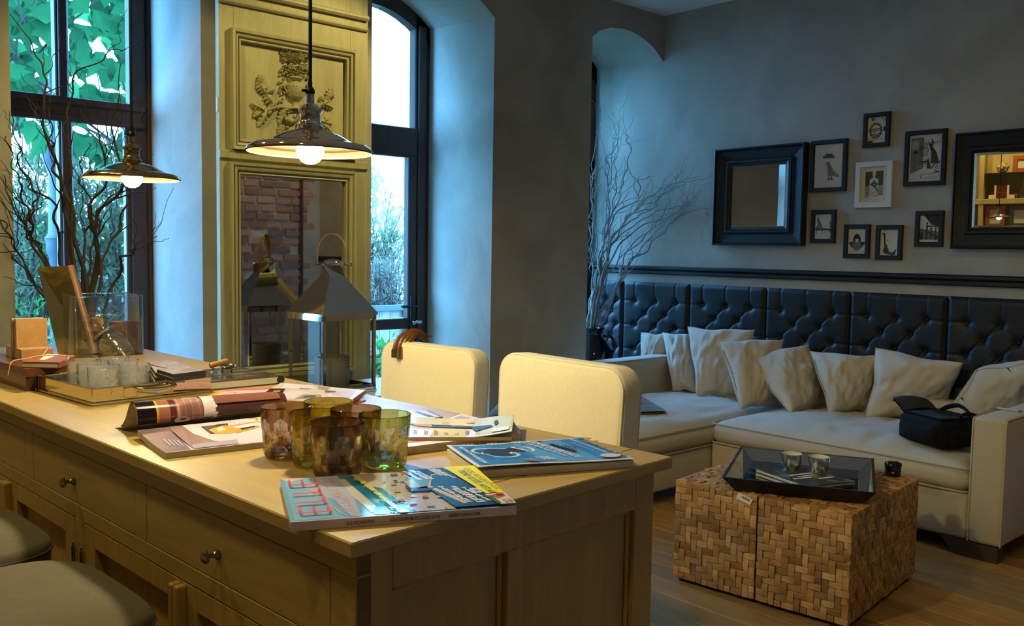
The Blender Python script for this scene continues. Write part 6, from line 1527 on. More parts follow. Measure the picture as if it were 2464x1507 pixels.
# leather notebook tied with string
nq = [onz(u, v, ZB+.014) for u, v in ((51, 871), (141, 873), (181, 856), (84, 851))]
t = thing('leather_notebook', 'russet leather notebook tied with string on the wooden cases', 'notebook', sum(nq, V())/4); t.location.z = ZB
m = MB(); hexa(m, nq, ZB+.0003, ZB+.002); hexa(m, nq, ZB+.0125, ZB+.0145); c = sum(nq, V())/4
hexa(m, [nq[1], nq[2], lerp(nq[2], c, .03), lerp(nq[1], c, .03)], ZB+.002, ZB+.0125); m.build('cover', TANL, t)
hexa(MB(), inset(nq, .003), ZB+.002, ZB+.0125).build('pages', PAGE, t)
MB().add([V((p.x, p.y, ZB+.0148)) for p in (lerp(nq[3], nq[2], .3), lerp(nq[3], nq[2], .6), lerp(lerp(nq[0], nq[1], .55), c, .5), lerp(lerp(nq[0], nq[1], .25), c, .5))], [(0, 1, 2, 3)]).build('label', ink(214, 200, 176, .6), t)
sp_ = spline([nq[0]+V((-.03, -.004, -.030)), nq[0]+V((-.02, .0, .001)), lerp(nq[0], nq[3], .3)+UP*.0015, lerp(nq[3], c, .6)+UP*.002, lerp(nq[2], c, .4)+UP*.002, lerp(nq[1], nq[2], .6)+UP*.0015, lerp(nq[1], nq[2], .4)+UP*(-.004)], 50)
MB().tube(sp_, .0011, 6).tube(spline([lerp(nq[3], c, .6)+UP*.002, lerp(nq[3], nq[2], .3)+V((.004, .01, .012)), lerp(nq[3], nq[2], .42)+V((0, .02, .020))], 12), .001, 6).build('string', STRING, t, smooth=True)
# big square glass vase with its contents
VF = tp(180, 863)
hr = V((RGT.x, RGT.y, 0)).normalized(); hf = V((FWD.x, FWD.y, 0)).normalized()
va = math.radians(36); ev = hr*math.cos(va)+hf*math.sin(va); en = -hr*math.sin(va)+hf*math.cos(va); wid, dep = .205, .225
VM = Matrix((ev, en, UP)).transposed().to_4x4(); VM.translation = V((VF.x, VF.y, ZT+.0004))
VH = .188
t = thing('glass_vase', 'big square clear glass vase holding a silver vessel and album', 'vase', VM @ V((wid/2, dep/2, 0)))
def rrect(a, b, c, d, r, n=6):
    P = []
    for x, y, s in ((c-r, d-r, 0), (a+r, d-r, 1), (a+r, b+r, 2), (c-r, b+r, 3)):
        for i in range(n+1): q = PI/2*(s+i/n); P.append((x+r*math.cos(q), y+r*math.sin(q)))
    return P
def walls(mb, P, z0, z1, M, flip=False):
    n = len(P)
    for i in range(n): 
        a, b = P[i], P[(i+1) % n]; mb.add([(a[0], a[1], z0), (b[0], b[1], z0), (b[0], b[1], z1), (a[0], a[1], z1)], [(0, 1, 2, 3)], M)
Po = rrect(0, 0, wid, dep, .022); Pi_ = rrect(.007, .007, wid-.007, dep-.007, .017); n = len(Po)
m = MB(); walls(m, Po, 0, VH, VM); walls(m, Pi_, .012, VH, VM)
m.add([(x, y, 0) for x, y in Po], [tuple(range(n))], VM); m.add([(x, y, .012) for x, y in Pi_], [tuple(range(n))], VM)
for i in range(n):
    a, b, c, d = Po[i], Po[(i+1) % n], Pi_[(i+1) % n], Pi_[i]; m.add([(a[0], a[1], VH), (b[0], b[1], VH), (c[0], c[1], VH), (d[0], d[1], VH)], [(0, 1, 2, 3)], VM)
m.build('glass_body', pane_mat('vase_glass', (.955, .975, .98), 2.2), t, smooth=True, angle=40, weld=1e-5)
m = MB()
for PP in (Po, Pi_): m.tube([VM @ V((x, y, VH)) for x, y in PP+PP[:1]], .0011, 6)
for i in (3, 10, 17, 24): m.tube([VM @ V((*Po[i], .004)), VM @ V((*Po[i], VH))], .0022, 6)
m.build('edge_highlights', glass_mat('edge_glass', (.93, .98, 1)), t, smooth=True)  # added glass tubes standing in for the highlights on rim and corners
# leaning mirrored album with rose brown spine
top_l = 2.62
base = VM @ V((.05, dep*.45, .016))
def vpt(u, v, d): return EYE + ray(u, v)*d
d0 = (VM @ V((.05, dep*.55, .1))-EYE).dot(FWD)
TL, TR = vpt(90, 643, d0+.035), vpt(163, 640, d0+.02); BRp, BLp = vpt(222, 852, d0-.01), vpt(140, 852, d0+.03)
nrm = (TR-BLp).cross(TL-BRp).normalized(); nrm = nrm if nrm.dot(EYE-TL) < 0 else -nrm
t = thing('album_box', 'tall slim mirrored album with rose brown spine leaning in the vase', 'album', (BLp+BRp)/2)
th_ = .024; m = MB(); m.add([TL, TR, BRp, BLp]+[p+nrm*th_ for p in (TL, TR, BRp, BLp)], [(0, 1, 2, 3), (7, 6, 5, 4), (0, 4, 5, 1), (1, 5, 6, 2), (2, 6, 7, 3), (3, 7, 4, 0)])
m.build('panels', mat('album_mirror', (.66, .60, .46), .14, 1.0, bump=.15, bs=12), t)
m = MB(); m.tube([TR+nrm*th_/2, BRp+nrm*th_/2], .0122, 14); m.build('spine', mat('rose_brown', (.27, .135, .08), .4), t, smooth=True, angle=50)
# silver tilted barrel vessel
SILV = mat('bright_silver', (.92, .86, .72), .09, 1.0)
d1 = (VM @ V((wid*.60, dep*.38, .06))-EYE).dot(FWD)
cB = vpt(278, 835, d1); ax_ = (vpt(244, 800, d1)-vpt(300, 872, d1)).normalized()
fm_ = ax_.to_track_quat('Z', 'Y').to_matrix().to_4x4(); fm_.translation = cB
k_ = d1/FPX
t = thing('silver_vessel', 'tilted silver barrel vessel with knob lid inside the glass vase', 'vessel', (cB.x, cB.y, cB.z-.04))
bp = [(0, -38*k_), (25*k_, -38*k_), (29*k_, -34*k_), (31*k_, -20*k_), (32*k_, -19*k_), (32*k_, -15*k_), (31.5*k_, -14*k_), (32*k_, 0), (33*k_, 1*k_), (33*k_, 4*k_), (31*k_, 5*k_), (31*k_, 17*k_), (28*k_, 24*k_), (24*k_, 26*k_), (24*k_, 30*k_), (0, 31*k_)]
MB().lathe(bp, 40, fm_).build('barrel', SILV, t, smooth=True, angle=30)
dd = ax_; 
lc = cB + ax_*(36*k_) + RGT*(-3*k_); rn_ = fm_.copy(); rn_.translation = lc
MB().lathe([(20*k_, -1*k_), (26*k_, 0), (30*k_, 5*k_), (29*k_, 6*k_), (25*k_, 2*k_), (19*k_, 1*k_), (0, 2*k_)], 32, rn_).build('lid', SILV, t, smooth=True)
kn = vpt(241, 762, d1); kb = vpt(250, 798, d1)
fk = (kn-kb).normalized().to_track_quat('Z', 'Y').to_matrix().to_4x4(); fk.translation = kb; L_ = (kn-kb).length
MB().lathe([(5*k_, -6*k_), (4*k_, 0), (3*k_, L_*.3), (4*k_, L_*.45), (9*k_, L_*.75), (10.5*k_, L_*.98), (11.5*k_, L_*1.0), (10.5*k_, L_*1.08), (5*k_, L_*1.15), (0, L_*1.16)], 24, fk).build('knob', SILV, t, smooth=True, angle=40)
# leather cups behind
for (u, v, hh, rr, lab) in ((303, 862, .088, .034, 'russet leather cup with pale lining behind the glass vase, right'), (232, 858, .100, .026, 'russet leather cup with pale lining behind the glass vase, left')):
    q = onz(u, v-20, ZT+.0003); q = q + V((q.x, q.y, 0)).normalized()*.02
    if (VM.inverted() @ q).y < dep+rr+.006: q += en*(dep+rr+.008-(VM.inverted() @ q).y)
    t = thing('leather_cup', lab, 'cup', (q.x, q.y, ZT+.0003), 0, 'leather cups')
    MB().lathe([(0, 0), (rr*.92, 0), (rr, hh), (rr-.003, hh)], 28, cap=False).build('leather_body', TANL, t, local=True, smooth=True, angle=40)
    MB().lathe([(rr-.003, hh), (rr*.9-.003, .004), (0, .004)], 28, cap=False).build('lining', mat('cup_suede', (.55, .40, .24), .9), t, local=True, smooth=True)
# metal tray like a suitcase
T0 = tp(223, 978); T1 = tp(508, 944); T3 = tp(121, 938)
ex_ = (T1-T0); TWd = ex_.length; ex_.normalize(); ey_ = V((-ex_.y, ex_.x, 0)); ey_ = ey_ if ey_.y > 0 else -ey_; TD = abs((T3-T0).dot(ey_))+.0
TMx = Matrix((ex_, ey_, UP)).transposed().to_4x4(); TMx.translation = V((T0.x, T0.y, ZT+.0004))
t = thing('metal_tray', 'polished brass toned tray shaped like a suitcase, full of tumblers', 'tray', T0); TMt = TMx
NICK = mat('warm_nickel', (.74, .66, .48), .07, 1.0)
HT_ = .036; m = MB(); w_ = .004
for a, b in (((0, 0), (TWd, w_)), ((0, TD-w_), (TWd, TD)), ((0, w_), (w_, TD-w_)), ((TWd-w_, w_), (TWd, TD-w_))): m.box((a[0], a[1], .003), (b[0], b[1], HT_), TMx, bev=.0008)
m.build('side_walls', NICK, t)
MB().box((.003, .003, .003), (TWd-.003, TD-.003, .0055), TMx).build('floor_plate', NICK, t)
m = MB(); 
for a, b in (((-.005, -.005), (TWd+.005, .001)), ((-.005, TD-.001), (TWd+.005, TD+.005)), ((-.005, 0), (.001, TD)), ((TWd-.001, 0), (TWd+.005, TD))): m.box((a[0], a[1], 0), (b[0], b[1], .0075), TMx, bev=.002)
m.build('base_rim', NICK, t)
m = MB()
for a, b in (((-.002, -.002), (TWd+.002, .005)), ((-.002, TD-.005), (TWd+.002, TD+.002)), ((-.002, 0), (.005, TD)), ((TWd-.005, 0), (TWd+.002, TD))): m.box((a[0], a[1], HT_-.001), (b[0], b[1], HT_+.002), TMx, bev=.001)
m.build('top_rim', NICK, t)
fx = lambda u: (onp(u, 940, TMx @ V((0, 0, 0)), ey_)-TMx.translation).dot(ex_)
for ua, ub in ((297, 330), (413, 444)):
    xa_, xb_ = fx(ua), fx(ub); m = MB().box((xa_, -.0035, .010), (xb_, 0.001, .033), TMx, bev=.001)
    for x in (xa_+.003, xb_-.003):
        for z in (.013, .030): m.lathe([(0, 0), (.0014, 0), (.001, .001), (0, .0012)], 8, TMx @ T(x, -.0035, z) @ RX(PI/2))
    m.build('handle_plate', NICK, t)
xa_, xb_ = fx(325), fx(416)
MB().tube(spline([TMx @ V(q) for q in ((xa_, -.002, .030), (xa_, -.012, .030), (xa_+.008, -.020, .028), ((xa_+xb_)/2, -.022, .026), (xb_-.008, -.020, .028), (xb_, -.012, .030), (xb_, -.002, .030))], 36), [.0036 if 10 < i < 27 else .0026 for i in range(37)], 10).build('handle', NICK, t, smooth=True)
# crystal tumblers in two rows
CRY = pane_mat('crystal', (.975, .975, .98), 4.0)
_nt = CRY.node_tree; _o = _nt.nodes['Material Output']; _last = _o.inputs[0].links[0].from_socket
_d = _nt.nodes.new('ShaderNodeBsdfTranslucent'); _d.inputs[0].default_value = (.9, .9, .9, 1); _mx = _nt.nodes.new('ShaderNodeMixShader'); _mx.inputs[0].default_value = .10
_nt.links.new(_last, _mx.inputs[1]); _nt.links.new(_d.outputs[0], _mx.inputs[2]); _nt.links.new(_mx.outputs[0], _o.inputs[0])
def crystal(u, v, square, label):
    h = .072; R = .0345; zf = ZT+.0064; c = onz(u, v, zf+h); t = thing('crystal_tumbler', label, 'glass', (c.x, c.y, zf), rp.uniform(0, 1), 'cut crystal tumblers in the tray')
    key = 's' if square else 'd'
    if key not in crystal.c:
        m = MB(); NA = 28; rows = [0, .003] + [.003+.0062*i for i in range(1, 9)] + [.0545, h-.001, h]
        if not square:
            vs = []
            for i, z in enumerate(rows):
                for j in range(NA):
                    a = 2*PI*(j+(.5 if i % 2 else 0))/NA; r = R*(.90+.10*z/h) + (.0011 if 1 < i < 10 and (i % 2 == j % 2) else 0) - (.003 if i == 0 else 0); vs.append((r*math.cos(a), r*math.sin(a), z))
            fs = []
            for i in range(len(rows)-1):
                for j in range(NA):
                    a, b = i*NA+j, i*NA+(j+1) % NA; c_, d = (i+1)*NA+j, (i+1)*NA+(j+1) % NA
                    fs += ([(a, b, c_), (b, d, c_)] if i % 2 == 0 else [(a, b, d), (a, d, c_)])
        else:
            NA = 56; vs = []; rows = [0, .003]+[.003+.0026*i for i in range(1, 20)]+[.056, h-.001, h]
            for i, z in enumerate(rows):
                for j in range(NA):
                    a = 2*PI*j/NA; g_ = 0.0013 if (1 < i < 21 and (j % 7 == 0 or i % 6 == 0)) else 0; r = R*(.92+.08*z/h)-g_-(.003 if i == 0 else 0); vs.append((r*math.cos(a), r*math.sin(a), z))
            fs = [(i*NA+j, i*NA+(j+1) % NA, (i+1)*NA+(j+1) % NA, (i+1)*NA+j) for i in range(len(rows)-1) for j in range(NA)]
        m.add(vs, fs); m.add(vs[:NA], [tuple(range(NA))])
        top = len(rows)-1; inner = [(R-.0016, h), (R-.0022, .05), (R-.0045, .016), (R-.010, .011)]; o = len(m.v)
        off = .5 if (top % 2 and not square) else 0
        for r, z in inner: m.v += [(r*math.cos(2*PI*(j+off)/NA), r*math.sin(2*PI*(j+off)/NA), z) for j in range(NA)]
        m.v.append((0, 0, .010))
        for j in range(NA): m.f.append((top*NA+j, top*NA+(j+1) % NA, o+(j+1) % NA, o+j)); m.mi.append(0)
        for i in range(3):
            for j in range(NA): m.f.append((o+i*NA+j, o+i*NA+(j+1) % NA, o+(i+1)*NA+(j+1) % NA, o+(i+1)*NA+j)); m.mi.append(0)
        for j in range(NA): m.f.append((o+3*NA+j, o+3*NA+(j+1) % NA, len(m.v)-1)); m.mi.append(0)
        crystal.c[key] = m.mesh('glass_body', CRY)
    piece('glass_body', crystal.c[key], t); return t
crystal.c = {}
for u, v, s, lab in ((198.5, 866, 0, 'back left of the near row'), (223.5, 875, 0, 'middle of the near row'), (249.5, 884, 0, 'front corner of the near row'), (275.5, 860, 0, 'back of the far row'), (296, 866, 0, 'middle of the far row')): crystal(u, v, s, 'diamond cut crystal tumbler in the metal tray, '+lab)
crystal(323, 876, 1, 'square cut crystal tumbler in the metal tray, next to the coasters')
# photo coasters, black edged, in two stacks
CB = mat('coaster_black', (.012, .011, .011), .5); PH = mat('coaster_photo', (.42, .33, .27), .3, c2=(.12, .085, .075), vs=45, stretch=(1, 4, 1), lo=.42, hi=.6)
def coaster(q, z, label, th=.0085):
    P = [onz(u, v, z+th) for u, v in q]; t = thing('coaster', label, 'coaster', sum(P, V())/4, 0, 'black edged photo coasters'); t.location.z = z
    hexa(MB(), P, z, z+th-.0006).build('coaster_base', CB, t); MB().add([V((p.x, p.y, z+th)) for p in P], [(0, 1, 2, 3)]).build('photo_top', PH, t)
zc = ZT+.0064
def shift(q, dx, dy): return [(u+dx, v+dy) for u, v in q]
bq = ((356, 872), (375, 897), (450, 884), (420, 868)); fq = ((378, 889), (417, 901), (495, 891), (450, 881))
coaster([(357, 893), (372, 920), (462, 905), (425, 888)], zc, 'lowest photo coaster of the back stack in the tray', .010); coaster([(358, 884), (374, 909), (458, 895), (425, 880)], zc+.0102, 'middle photo coaster of the back stack', .010); coaster(bq, zc+.0206, 'top photo coaster of the back stack', .010)
coaster([(385, 917), (424, 930), (502, 916), (456, 908)], zc, 'lower photo coaster of the front stack', .009) if False else None
fz = zc+.0310
# the front stack bridges the tray rim: two coasters on the back stack's edge
coaster([(378, 899), (417, 911), (495, 900), (450, 890)], fz-.0002, 'lower photo coaster of the front stack, bridging the tray', .0085); coaster(fq, fz+.0086, 'upper photo coaster of the front stack, overlapping the tray rim', .0085)
# large black book, spine to the right
bt = .021; bq_ = [onz(u, v, ZT+.0004+bt) for u, v in ((505, 919), (676, 904), (574, 882), (440, 893))]
t = thing('large_book', 'large black covered book under the cigar ashtray', 'book', sum(bq_, V())/4); t.location.z = ZT+.0004; zb_ = ZT+.0004
GLB = mat('black_gloss_cover', (.05, .05, .045), .16, c2=(.20, .19, .16), vs=9, stretch=(1, 3, 1), lo=.54, hi=.64, coat=.4)
m = MB(); hexa(m, bq_, zb_, zb_+.0024); hexa(m, bq_, zb_+bt-.0024, zb_+bt); m.build('cover', GLB, t)
MB().tube([bq_[1]-UP*bt/2, bq_[2]-UP*bt/2], bt/2, 12).build('spine', CB, t, smooth=True, angle=50)
hexa(MB(), inset(bq_, .002), zb_+.0024, zb_+bt-.0024).build('pages', PAGE, t)
# silver ashtray with cigar on the book
zt_ = zb_+bt+.0004; c = onz(548, 895, zt_+.0); t = thing('cigar_ashtray', 'small footed silver cigar ashtray on the large black book', 'ashtray', (c.x, c.y, zt_))
k_ = (c-EYE).dot(FWD)/FPX
m = MB().lathe([(0, 7*k_), (9*k_, 7*k_), (17*k_, 11*k_), (20*k_, 16*k_), (19*k_, 16.5*k_), (15*k_, 12.5*k_), (8*k_, 9*k_), (0, 8.5*k_)], 28, T(0, 0, 0))
m.build('bowl', SILV, t, local=True, smooth=True)
for a in (.5, 2.2, 3.6, 5.3): MB().tube([(13*k_*math.cos(a), 13*k_*math.sin(a), 9*k_), (16*k_*math.cos(a), 16*k_*math.sin(a), 4*k_), (15*k_*math.cos(a), 15*k_*math.sin(a), .0)], [2*k_, 1.6*k_, 2.4*k_], 8).build('foot', SILV, t, local=True, smooth=True)
r1 = onz(510, 897, zt_)-c
MB().lathe([(0, 0), (5*k_, 0), (3*k_, 2*k_), (2.4*k_, 5*k_), (5*k_, 9*k_), (7*k_, 10*k_), (6*k_, 11*k_), (0, 10*k_)], 16, T(r1.x, r1.y, 0)).tube([(r1.x*.9, r1.y*.9, 9*k_), (r1.x*.5, r1.y*.5, 7*k_), (r1.x*.3, r1.y*.3, 9*k_)], 1.4*k_, 8).build('cigar_rest', SILV, t, local=True, smooth=True)
dc = (c-EYE).dot(FWD)
cg = thing('cigar', 'brown cigar resting on the silver ashtray', 'cigar', (c.x, c.y, zt_+.012))
CIG = mat('tobacco', (.38, .19, .045), .7, c2=(.30, .14, .03), vs=30, stretch=(1, 1, 1), bump=.2, bs=90)
ca, cb_ = vpt(505, 882, dc-.012), vpt(549, 868, dc+.012); lo_z = zt_+10*k_+5.5*k_
ca.z = max(ca.z, lo_z); cb_.z = max(cb_.z, lo_z)
MB().tube([lerp(ca, cb_, s) for s in (0, .02, .5, .93, 1)], [6.0*k_, 6.6*k_, 6.6*k_, 6.2*k_, 4*k_], 18).build('wrapper', CIG, cg, smooth=True, angle=50)
MB().lathe([(0, 0), (5.8*k_, 0)], 18, Matrix.Translation(ca-(cb_-ca).normalized()*.0003) @ (cb_-ca).to_track_quat('Z', 'Y').to_matrix().to_4x4(), cap=False).build('cut_end', mat('tobacco_cut', (.10, .045, .018), .9), cg)
# brown leather strap draped over the back corner of the chair
GLE = mat('glazed_brown_leather', (.20, .075, .02), .22, c2=(.14, .05, .014), vs=20, bump=.3, bs=60, coat=.5)
cpos = c1.matrix_basis if False else wm(c1)
def cl(x, y, z): return cpos @ V((x, y, z))
t = thing('leather_strap', 'glossy brown ribbed leather strap draped over the left chair corner', 'strap', cl(-.16, .03, 1.12))
cd = (cl(-.19, 0, 1.1)-EYE).dot(FWD)
def cpx(u, v, d): return EYE + ray(u, v)*(cd+d)
for k in range(4):
    o = k*7.5; path = spline([cpx(949+o*1.25, 856+o*.55, -.030), cpx(950+o*1.3, 838+o*.55, -.030), cpx(958+o*1.15, 817+o*.5, -.026), cpx(976+o*.8, 802+o*.42, -.012), cpx(998+o*.35, 797+o*.45, .012), cpx(1016+o*.1, 803+o*.42, .03), cpx(1026+o*.0, 812+o*.25, .045)], 30)
    MB().tube(path, [.0085*(1-.0*i) for i in range(31)], 10, flat=.8).build('strand', GLE, t, smooth=True)
MB().tube(spline([cpx(1016, 812, .035), cpx(1026, 811, .045), cpx(1036, 808, .055)], 8), [.006, .0055, .005, .005, .005, .005, .005, .006, .007], 8).build('end_tip', GLE, t, smooth=True)
q = cpx(950, 851, -.041); MB().box((-.011, -.003, -.014), (.011, .003, .014), T(*q) @ RZ(-_y), bev=.002).build('buckle', PEWTER, t)
# ---------------------------------------------------------------- twisted willow branches in floor vases
TWIGD = mat('dark_willow', (.030, .018, .012), .7, bump=.3, bs=90)
TWIGL = mat('bleached_willow', (.30, .28, .25), .7, c2=(.20, .185, .165), vs=20, bump=.3, bs=90)
rb = random.Random(17)
def wiggle(pts, n, amp, seed):
    P = spline(pts, n); out = []
    for i, p in enumerate(P):
        k = min(1, i/6); q = V((mn.noise(V((i*.23, seed, 0))), mn.noise(V((i*.23, seed, 7))), mn.noise(V((i*.23, seed, 13)))*.5)); out.append(p + q*amp*k)
    return out
def branch(t, pts, r0, r1, mt, n=44, amp=.03, twigs=6, tl=.25, clampx=None):
    sd_ = rb.uniform(0, 99); P = wiggle(pts, n, amp, sd_); m = MB()
    cl_ = (lambda q: V((min(q.x, clampx), q.y, q.z))) if clampx else (lambda q: q)
    P = [cl_(p) for p in P]
    m.tube(P, [lerp(r0, r1, (i/n)**.8) for i in range(n+1)], 6)
    for k in range(twigs):
        i = rb.randrange(n//4, n-2); p = P[i]; d = (P[i+1]-p).normalized(); a = (d + rdir(rb, .3)*.75).normalized(); L = tl*rb.uniform(.4, 1.1)
        q = wiggle([p, p+a*L*.5+rdir(rb)*L*.08, p+a*L+V((0, 0, L*.15))], 14, amp*.8, rb.uniform(0, 99)); q[0] = p
        q = [cl_(x) for x in q]
        rr0 = lerp(r0, r1, i/n)*.55; m.tube(q, [lerp(rr0, .0009, j/14) for j in range(15)], 5)
    m.build('branch', mt, t, smooth=True)
VB = V((1.165, 3.88, 0)); fv = thing('floor_vase', 'tall dark floor vase behind the island by the left window', 'vase', VB)
MB().lathe([(0, 0), (.11, 0), (.13, .05), (.15, .35), (.13, .75), (.09, .95), (.10, 1.0), (.085, 1.0), (.08, .93), (0, .90)], 32).build('vase_body', mat('dark_glaze', (.012, .010, .010), .2), fv, local=True, smooth=True, angle=50)
tb = thing('willow_branches', 'dark twisted willow branches before the left window', 'branches', VB+V((0, 0, .95)))
DV = (VB-EYE).dot(FWD)
W1 = [((208, 720), (180, 560), (150, 440), (118, 330), (108, 215), (85, 130), (25, 30)), ((195, 720), (168, 600), (152, 460), (128, 385), (122, 330), (112, 250)), ((120, 700), (80, 560), (60, 470), (38, 400), (24, 330)), ((125, 705), (62, 640), (20, 560), (-8, 500)), ((110, 700), (40, 632), (-10, 600)),
      ((218, 712), (200, 600), (225, 500), (190, 420), (215, 345)), ((235, 712), (225, 600), (262, 480), (300, 420), (275, 300), (296, 150)), ((228, 715), (240, 600), (215, 540), (255, 430), (235, 330), (205, 250)), ((250, 700), (290, 640), (312, 612), (350, 590), (376, 569)), ((240, 708), (245, 640), (285, 560), (300, 480), (318, 420), (330, 330), (358, 240)),
      ((172, 720), (150, 600), (130, 500), (70, 440), (42, 350), (26, 285)), ((140, 695), (88, 600), (75, 520), (85, 470), (60, 420), (30, 350)), ((214, 720), (172, 500), (176, 420), (160, 300), (172, 200), (255, 135), (305, 118)), ((222, 716), (214, 640), (238, 560), (250, 500), (292, 440), (312, 360)), ((130, 700), (100, 620), (66, 560), (40, 500), (14, 420))]
for k, L in enumerate(W1):
    e = rb.uniform(-.22, .22); pts = [vpt(u, v, DV + e*min(1, j/2.0)) for j, (u, v) in enumerate(L)]
    pts[0] = VB + V((rb.uniform(-.05, .05), rb.uniform(-.05, .05), .97)) if True else pts[0]
    branch(tb, pts, .011 if k in (0, 1, 6, 7) else .0075, .0018, TWIGD, 48, .035, 7, .22)
# corner vase and bleached branches
vc = V((5.035, 4.66, 0)); VBK = mat('black_glazed_pot', (.006, .007, .009), .06, spec=.7)
cvs = thing('floor_vase', 'glossy black round-bellied vase in the niche by the pillar', 'vase', vc)
MB().lathe([(0, 0), (.11, 0), (.12, .03), (.17, .35), (.185, .52), (.17, .64), (.12, .72), (.085, .755), (.08, .79), (.105, .815), (.108, .825), (.095, .825), (.07, .79), (0, .74)], 40).build('vase_body', VBK, cvs, local=True, smooth=True, angle=60)
for s in (-1, 1): MB().tube(spline([(s*.09, 0, .76), (s*.16, 0, .75), (s*.19, 0, .68), (s*.165, 0, .62)], 14), .012, 8, RZ(-_y)).build('ear_handle', VBK, cvs, local=True, smooth=True)
tb2 = thing('willow_branches', 'pale twisted willow branches fanning from the black niche vase', 'branches', vc+V((0, 0, .8)))
DC = (vc-EYE).dot(FWD)
zc_ = lambda L: [(1400+u/2.284, 240+v/2.284) for u, v in L]
W2_ = [((90, 1240), (100, 900), (130, 720), (180, 500), (192, 300), (220, 95)), ((60, 1240), (58, 900), (60, 620), (62, 300), (112, 55)), ((80, 1240), (140, 850), (180, 640), (300, 550), (330, 440), (410, 425)), ((85, 1240), (130, 860), (300, 600), (450, 480), (680, 432)), ((80, 1240), (130, 880), (300, 680), (500, 590), (712, 592)), ((90, 1240), (200, 1020), (300, 850), (450, 690), (650, 505)), ((95, 1240), (240, 950), (330, 830), (480, 700), (560, 610), (640, 520)),
       ((75, 1240), (90, 950), (110, 780), (170, 420), (165, 250), (205, 140)), ((85, 1240), (115, 820), (190, 560), (240, 420), (262, 250), (235, 190)), ((70, 1240), (60, 1000), (70, 800), (48, 560), (60, 420), (95, 330)), ((90, 1240), (150, 820), (260, 640), (400, 590), (480, 470), (660, 420)), ((80, 1240), (170, 860), (320, 700), (520, 650), (650, 600), (715, 635)), ((82, 1240), (100, 880), (150, 640), (140, 380), (180, 260), (215, 210)), ((84, 1240), (180, 1040), (230, 860), (330, 760), (470, 660), (600, 560)),
       ((66, 1240), (80, 980), (46, 760), (50, 520), (75, 360)), ((88, 1240), (120, 900), (210, 700), (330, 630), (430, 540), (560, 465)), ((92, 1240), (130, 1000), (220, 860), (360, 740), (470, 600), (500, 470)), ((76, 1240), (96, 860), (150, 560), (130, 400), (120, 330))]
for k, L in enumerate(W2_):
    e = rb.uniform(-.10, .10); pts = []
    for j, (u, v) in enumerate(zc_(L)):
        d = DC + e*min(1, j/2); r = ray(u, v); d = min(d, 5.33/r.x); pts.append(EYE + r*d)
    pts[0] = vc + V((rb.uniform(-.05, .05), rb.uniform(-.05, .05), .80))
    branch(tb2, pts, .0095, .0016, TWIGL, 48, .045, 8, .30, clampx=5.385)
# ---------------------------------------------------------------- lit shelf unit on the left wall (seen in the right-hand mirror)
SHO = mat('shelf_oak', (.46, .34, .14), .5, c2=(.39, .28, .11), vs=5, stretch=(6, 6, 1))
su = thing('shelf_unit', 'pale wooden shelf unit seen in the right mirror', 'shelf', (XL+.16, 2.55, 0))
XSF = XL+.32
MB().box((XL+.001, 1.7, 0), (XL+.02, 3.3, 2.7)).build('back_panel', SHO, su)
for y in (1.70, 2.74, 3.26): MB().box((XL+.02, y, 0), (XSF, y+.055, 2.7), bev=.003).build('upright', SHO, su)
for z0, z1 in ((1.70, 1.765), (1.375, 1.41), (.85, .89), (2.66, 2.70), (.02, .08)): MB().box((XL+.02, 1.7, z0), (XSF+.01, 3.31, z1), bev=.004).build('shelf_board', SHO, su)
MB().box((XL+.02, 1.76, 2.066), (XSF-.03, 2.738, 2.078)).build('glass_shelf', mat('smoked_shelf', (.03, .03, .028), .1), su)
XI = XL+.17
hd_ = thing('stone_head', 'carved stone head on the glass shelf seen in the right mirror', 'sculpture', (XI, 2.565, 2.079))
STONE = mat('carved_stone', (.52, .36, .19), .8, c2=(.34, .21, .10), vs=14, bump=.5, bs=40)
def fhead(s, t):
    a = 2*PI*s; b = PI*(t-.5); r = .062*(1+.18*math.sin(3*a)*math.cos(b)**2 + .10*math.sin(5*b)); return V((r*.9*math.cos(a)*math.cos(b), r*1.05*math.sin(a)*math.cos(b), .060+max(-.06, r*.95*math.sin(b))))
m = MB().grid(fhead, 32, 20)
for s in (-1, 1): m.lathe([(0, -.012), (.014, -.008), (.016, 0), (.010, .010), (0, .013)], 12, T(.012, s*.042, .112)); m.lathe([(0, -.008), (.010, 0), (0, .008)], 10, T(.052, s*.024, .075))
m.lathe([(0, -.014), (.018, -.006), (.020, .004), (.010, .014), (0, .016)], 14, T(.052, 0, .052)); m.build('head', STONE, hd_, local=True, smooth=True)
ORB = mat('orange_lacquer', (.36, .085, .018), .35); RED = mat('red_leather', (.12, .012, .010), .45)
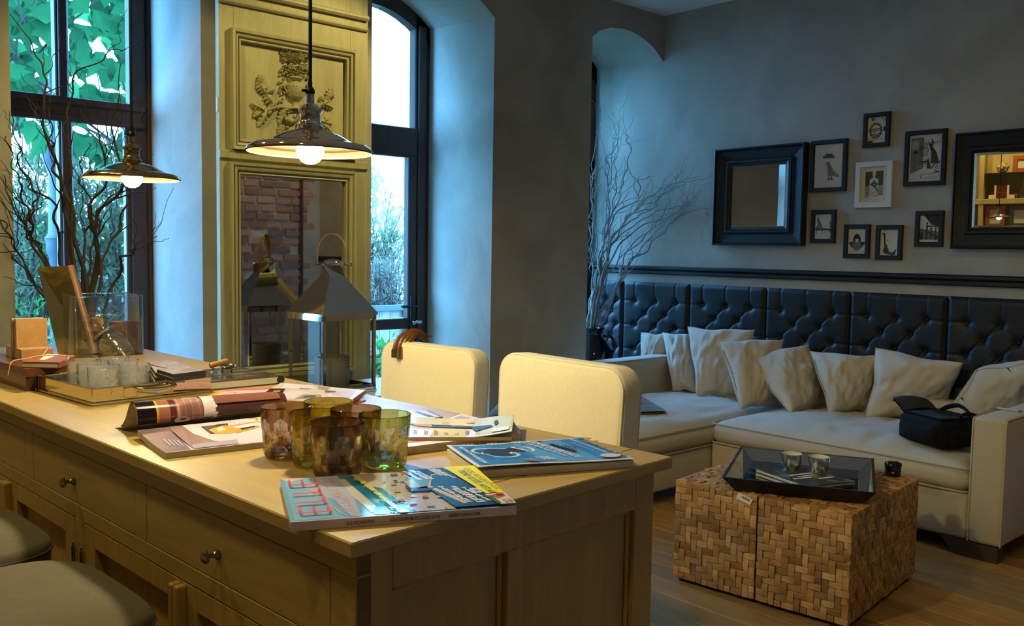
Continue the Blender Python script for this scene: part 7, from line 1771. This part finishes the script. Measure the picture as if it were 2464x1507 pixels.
def boxframe(label, y, z, w_, h, mt, dx=0):
    t = thing('display_frame', label, 'frame', (XI+dx, y, z), 0, 'lacquer frames on the shelves'); m = MB(); b = .05
    for a, c, e, f in ((-w_/2, -w_/2+b, 0, h), (w_/2-b, w_/2, 0, h), (-w_/2+b, w_/2-b, 0, b), (-w_/2+b, w_/2-b, h-b, h)): m.box((-.01, a, e), (.02, c, f), bev=.003)
    m.build('frame', mt, t, local=True); MB().box((-.008, -w_/2+b, b), (.004, w_/2-b, h-b)).build('mount', mat('frame_mount', (.60, .55, .45), .8), t, local=True)
boxframe('orange lacquer frame on the glass shelf seen in the right mirror', 2.33, 2.079, .24, .20, ORB); boxframe('orange lacquer frame on the lower shelf seen in the right mirror', 2.62, 1.411, .22, .27, ORB); boxframe('dark brown frame on the lower shelf seen in the right mirror', 2.34, 1.411, .26, .26, MAHOGD)
CREAMB = mat('cream_bookend', (.62, .54, .38), .7)
for y, s, lab in ((2.635, 1, 'cream bookend holding red books, left in the mirror'), (2.475, -1, 'cream bookend holding red books, right in the mirror')):
    t = thing('bookend', lab, 'bookend', (XI, y, 1.766), 0, 'cream bookends on the shelf')
    MB().box((-.06, 0, 0), (.06, s*.06, .045), bev=.002).build('foot', CREAMB, t, local=True); MB().box((-.06, -s*.022 if s > 0 else 0, 0), (.06, 0 if s > 0 else .022, .165), bev=.002).build('upright', CREAMB, t, local=True)
for k in range(6):
    t = thing('red_book', 'slim red book between the cream bookends on the shelf', 'book', (XI, 2.508+.0175*k, 1.7665), 0, 'red books between the bookends')
    MB().box((-.055, -.008, 0), (.06, .008, .16), bev=.002).build('cover', RED, t, local=True); MB().box((.0602, -.006, .07), (.0608, .006, .074)).build('gilt_line', mat('gilt', (.6, .42, .2), .4, .5), t, local=True)
t = thing('carafe', 'clear glass carafe on the shelf seen in the right mirror', 'carafe', (XI, 2.33, 1.7665))
MB().lathe([(0, 0), (.06, 0), (.065, .01), (.045, .10), (.02, .18), (.018, .23), (.026, .26), (.023, .26), (.015, .23), (.017, .18), (.042, .10), (.060, .012), (0, .008)], 28).build('glass_body', glass_mat('carafe_glass', (.95, .95, .93)), t, local=True, smooth=True)
light('unseen_spot', 'SPOT', (XL+.75, 2.55, 3.13), 60, LAMP, spot_size=math.radians(80), spot_blend=.6, shadow_soft_size=.04, rot=(0, math.radians(20), 0))  # added unseen spot that brightens the shelves in the mirror
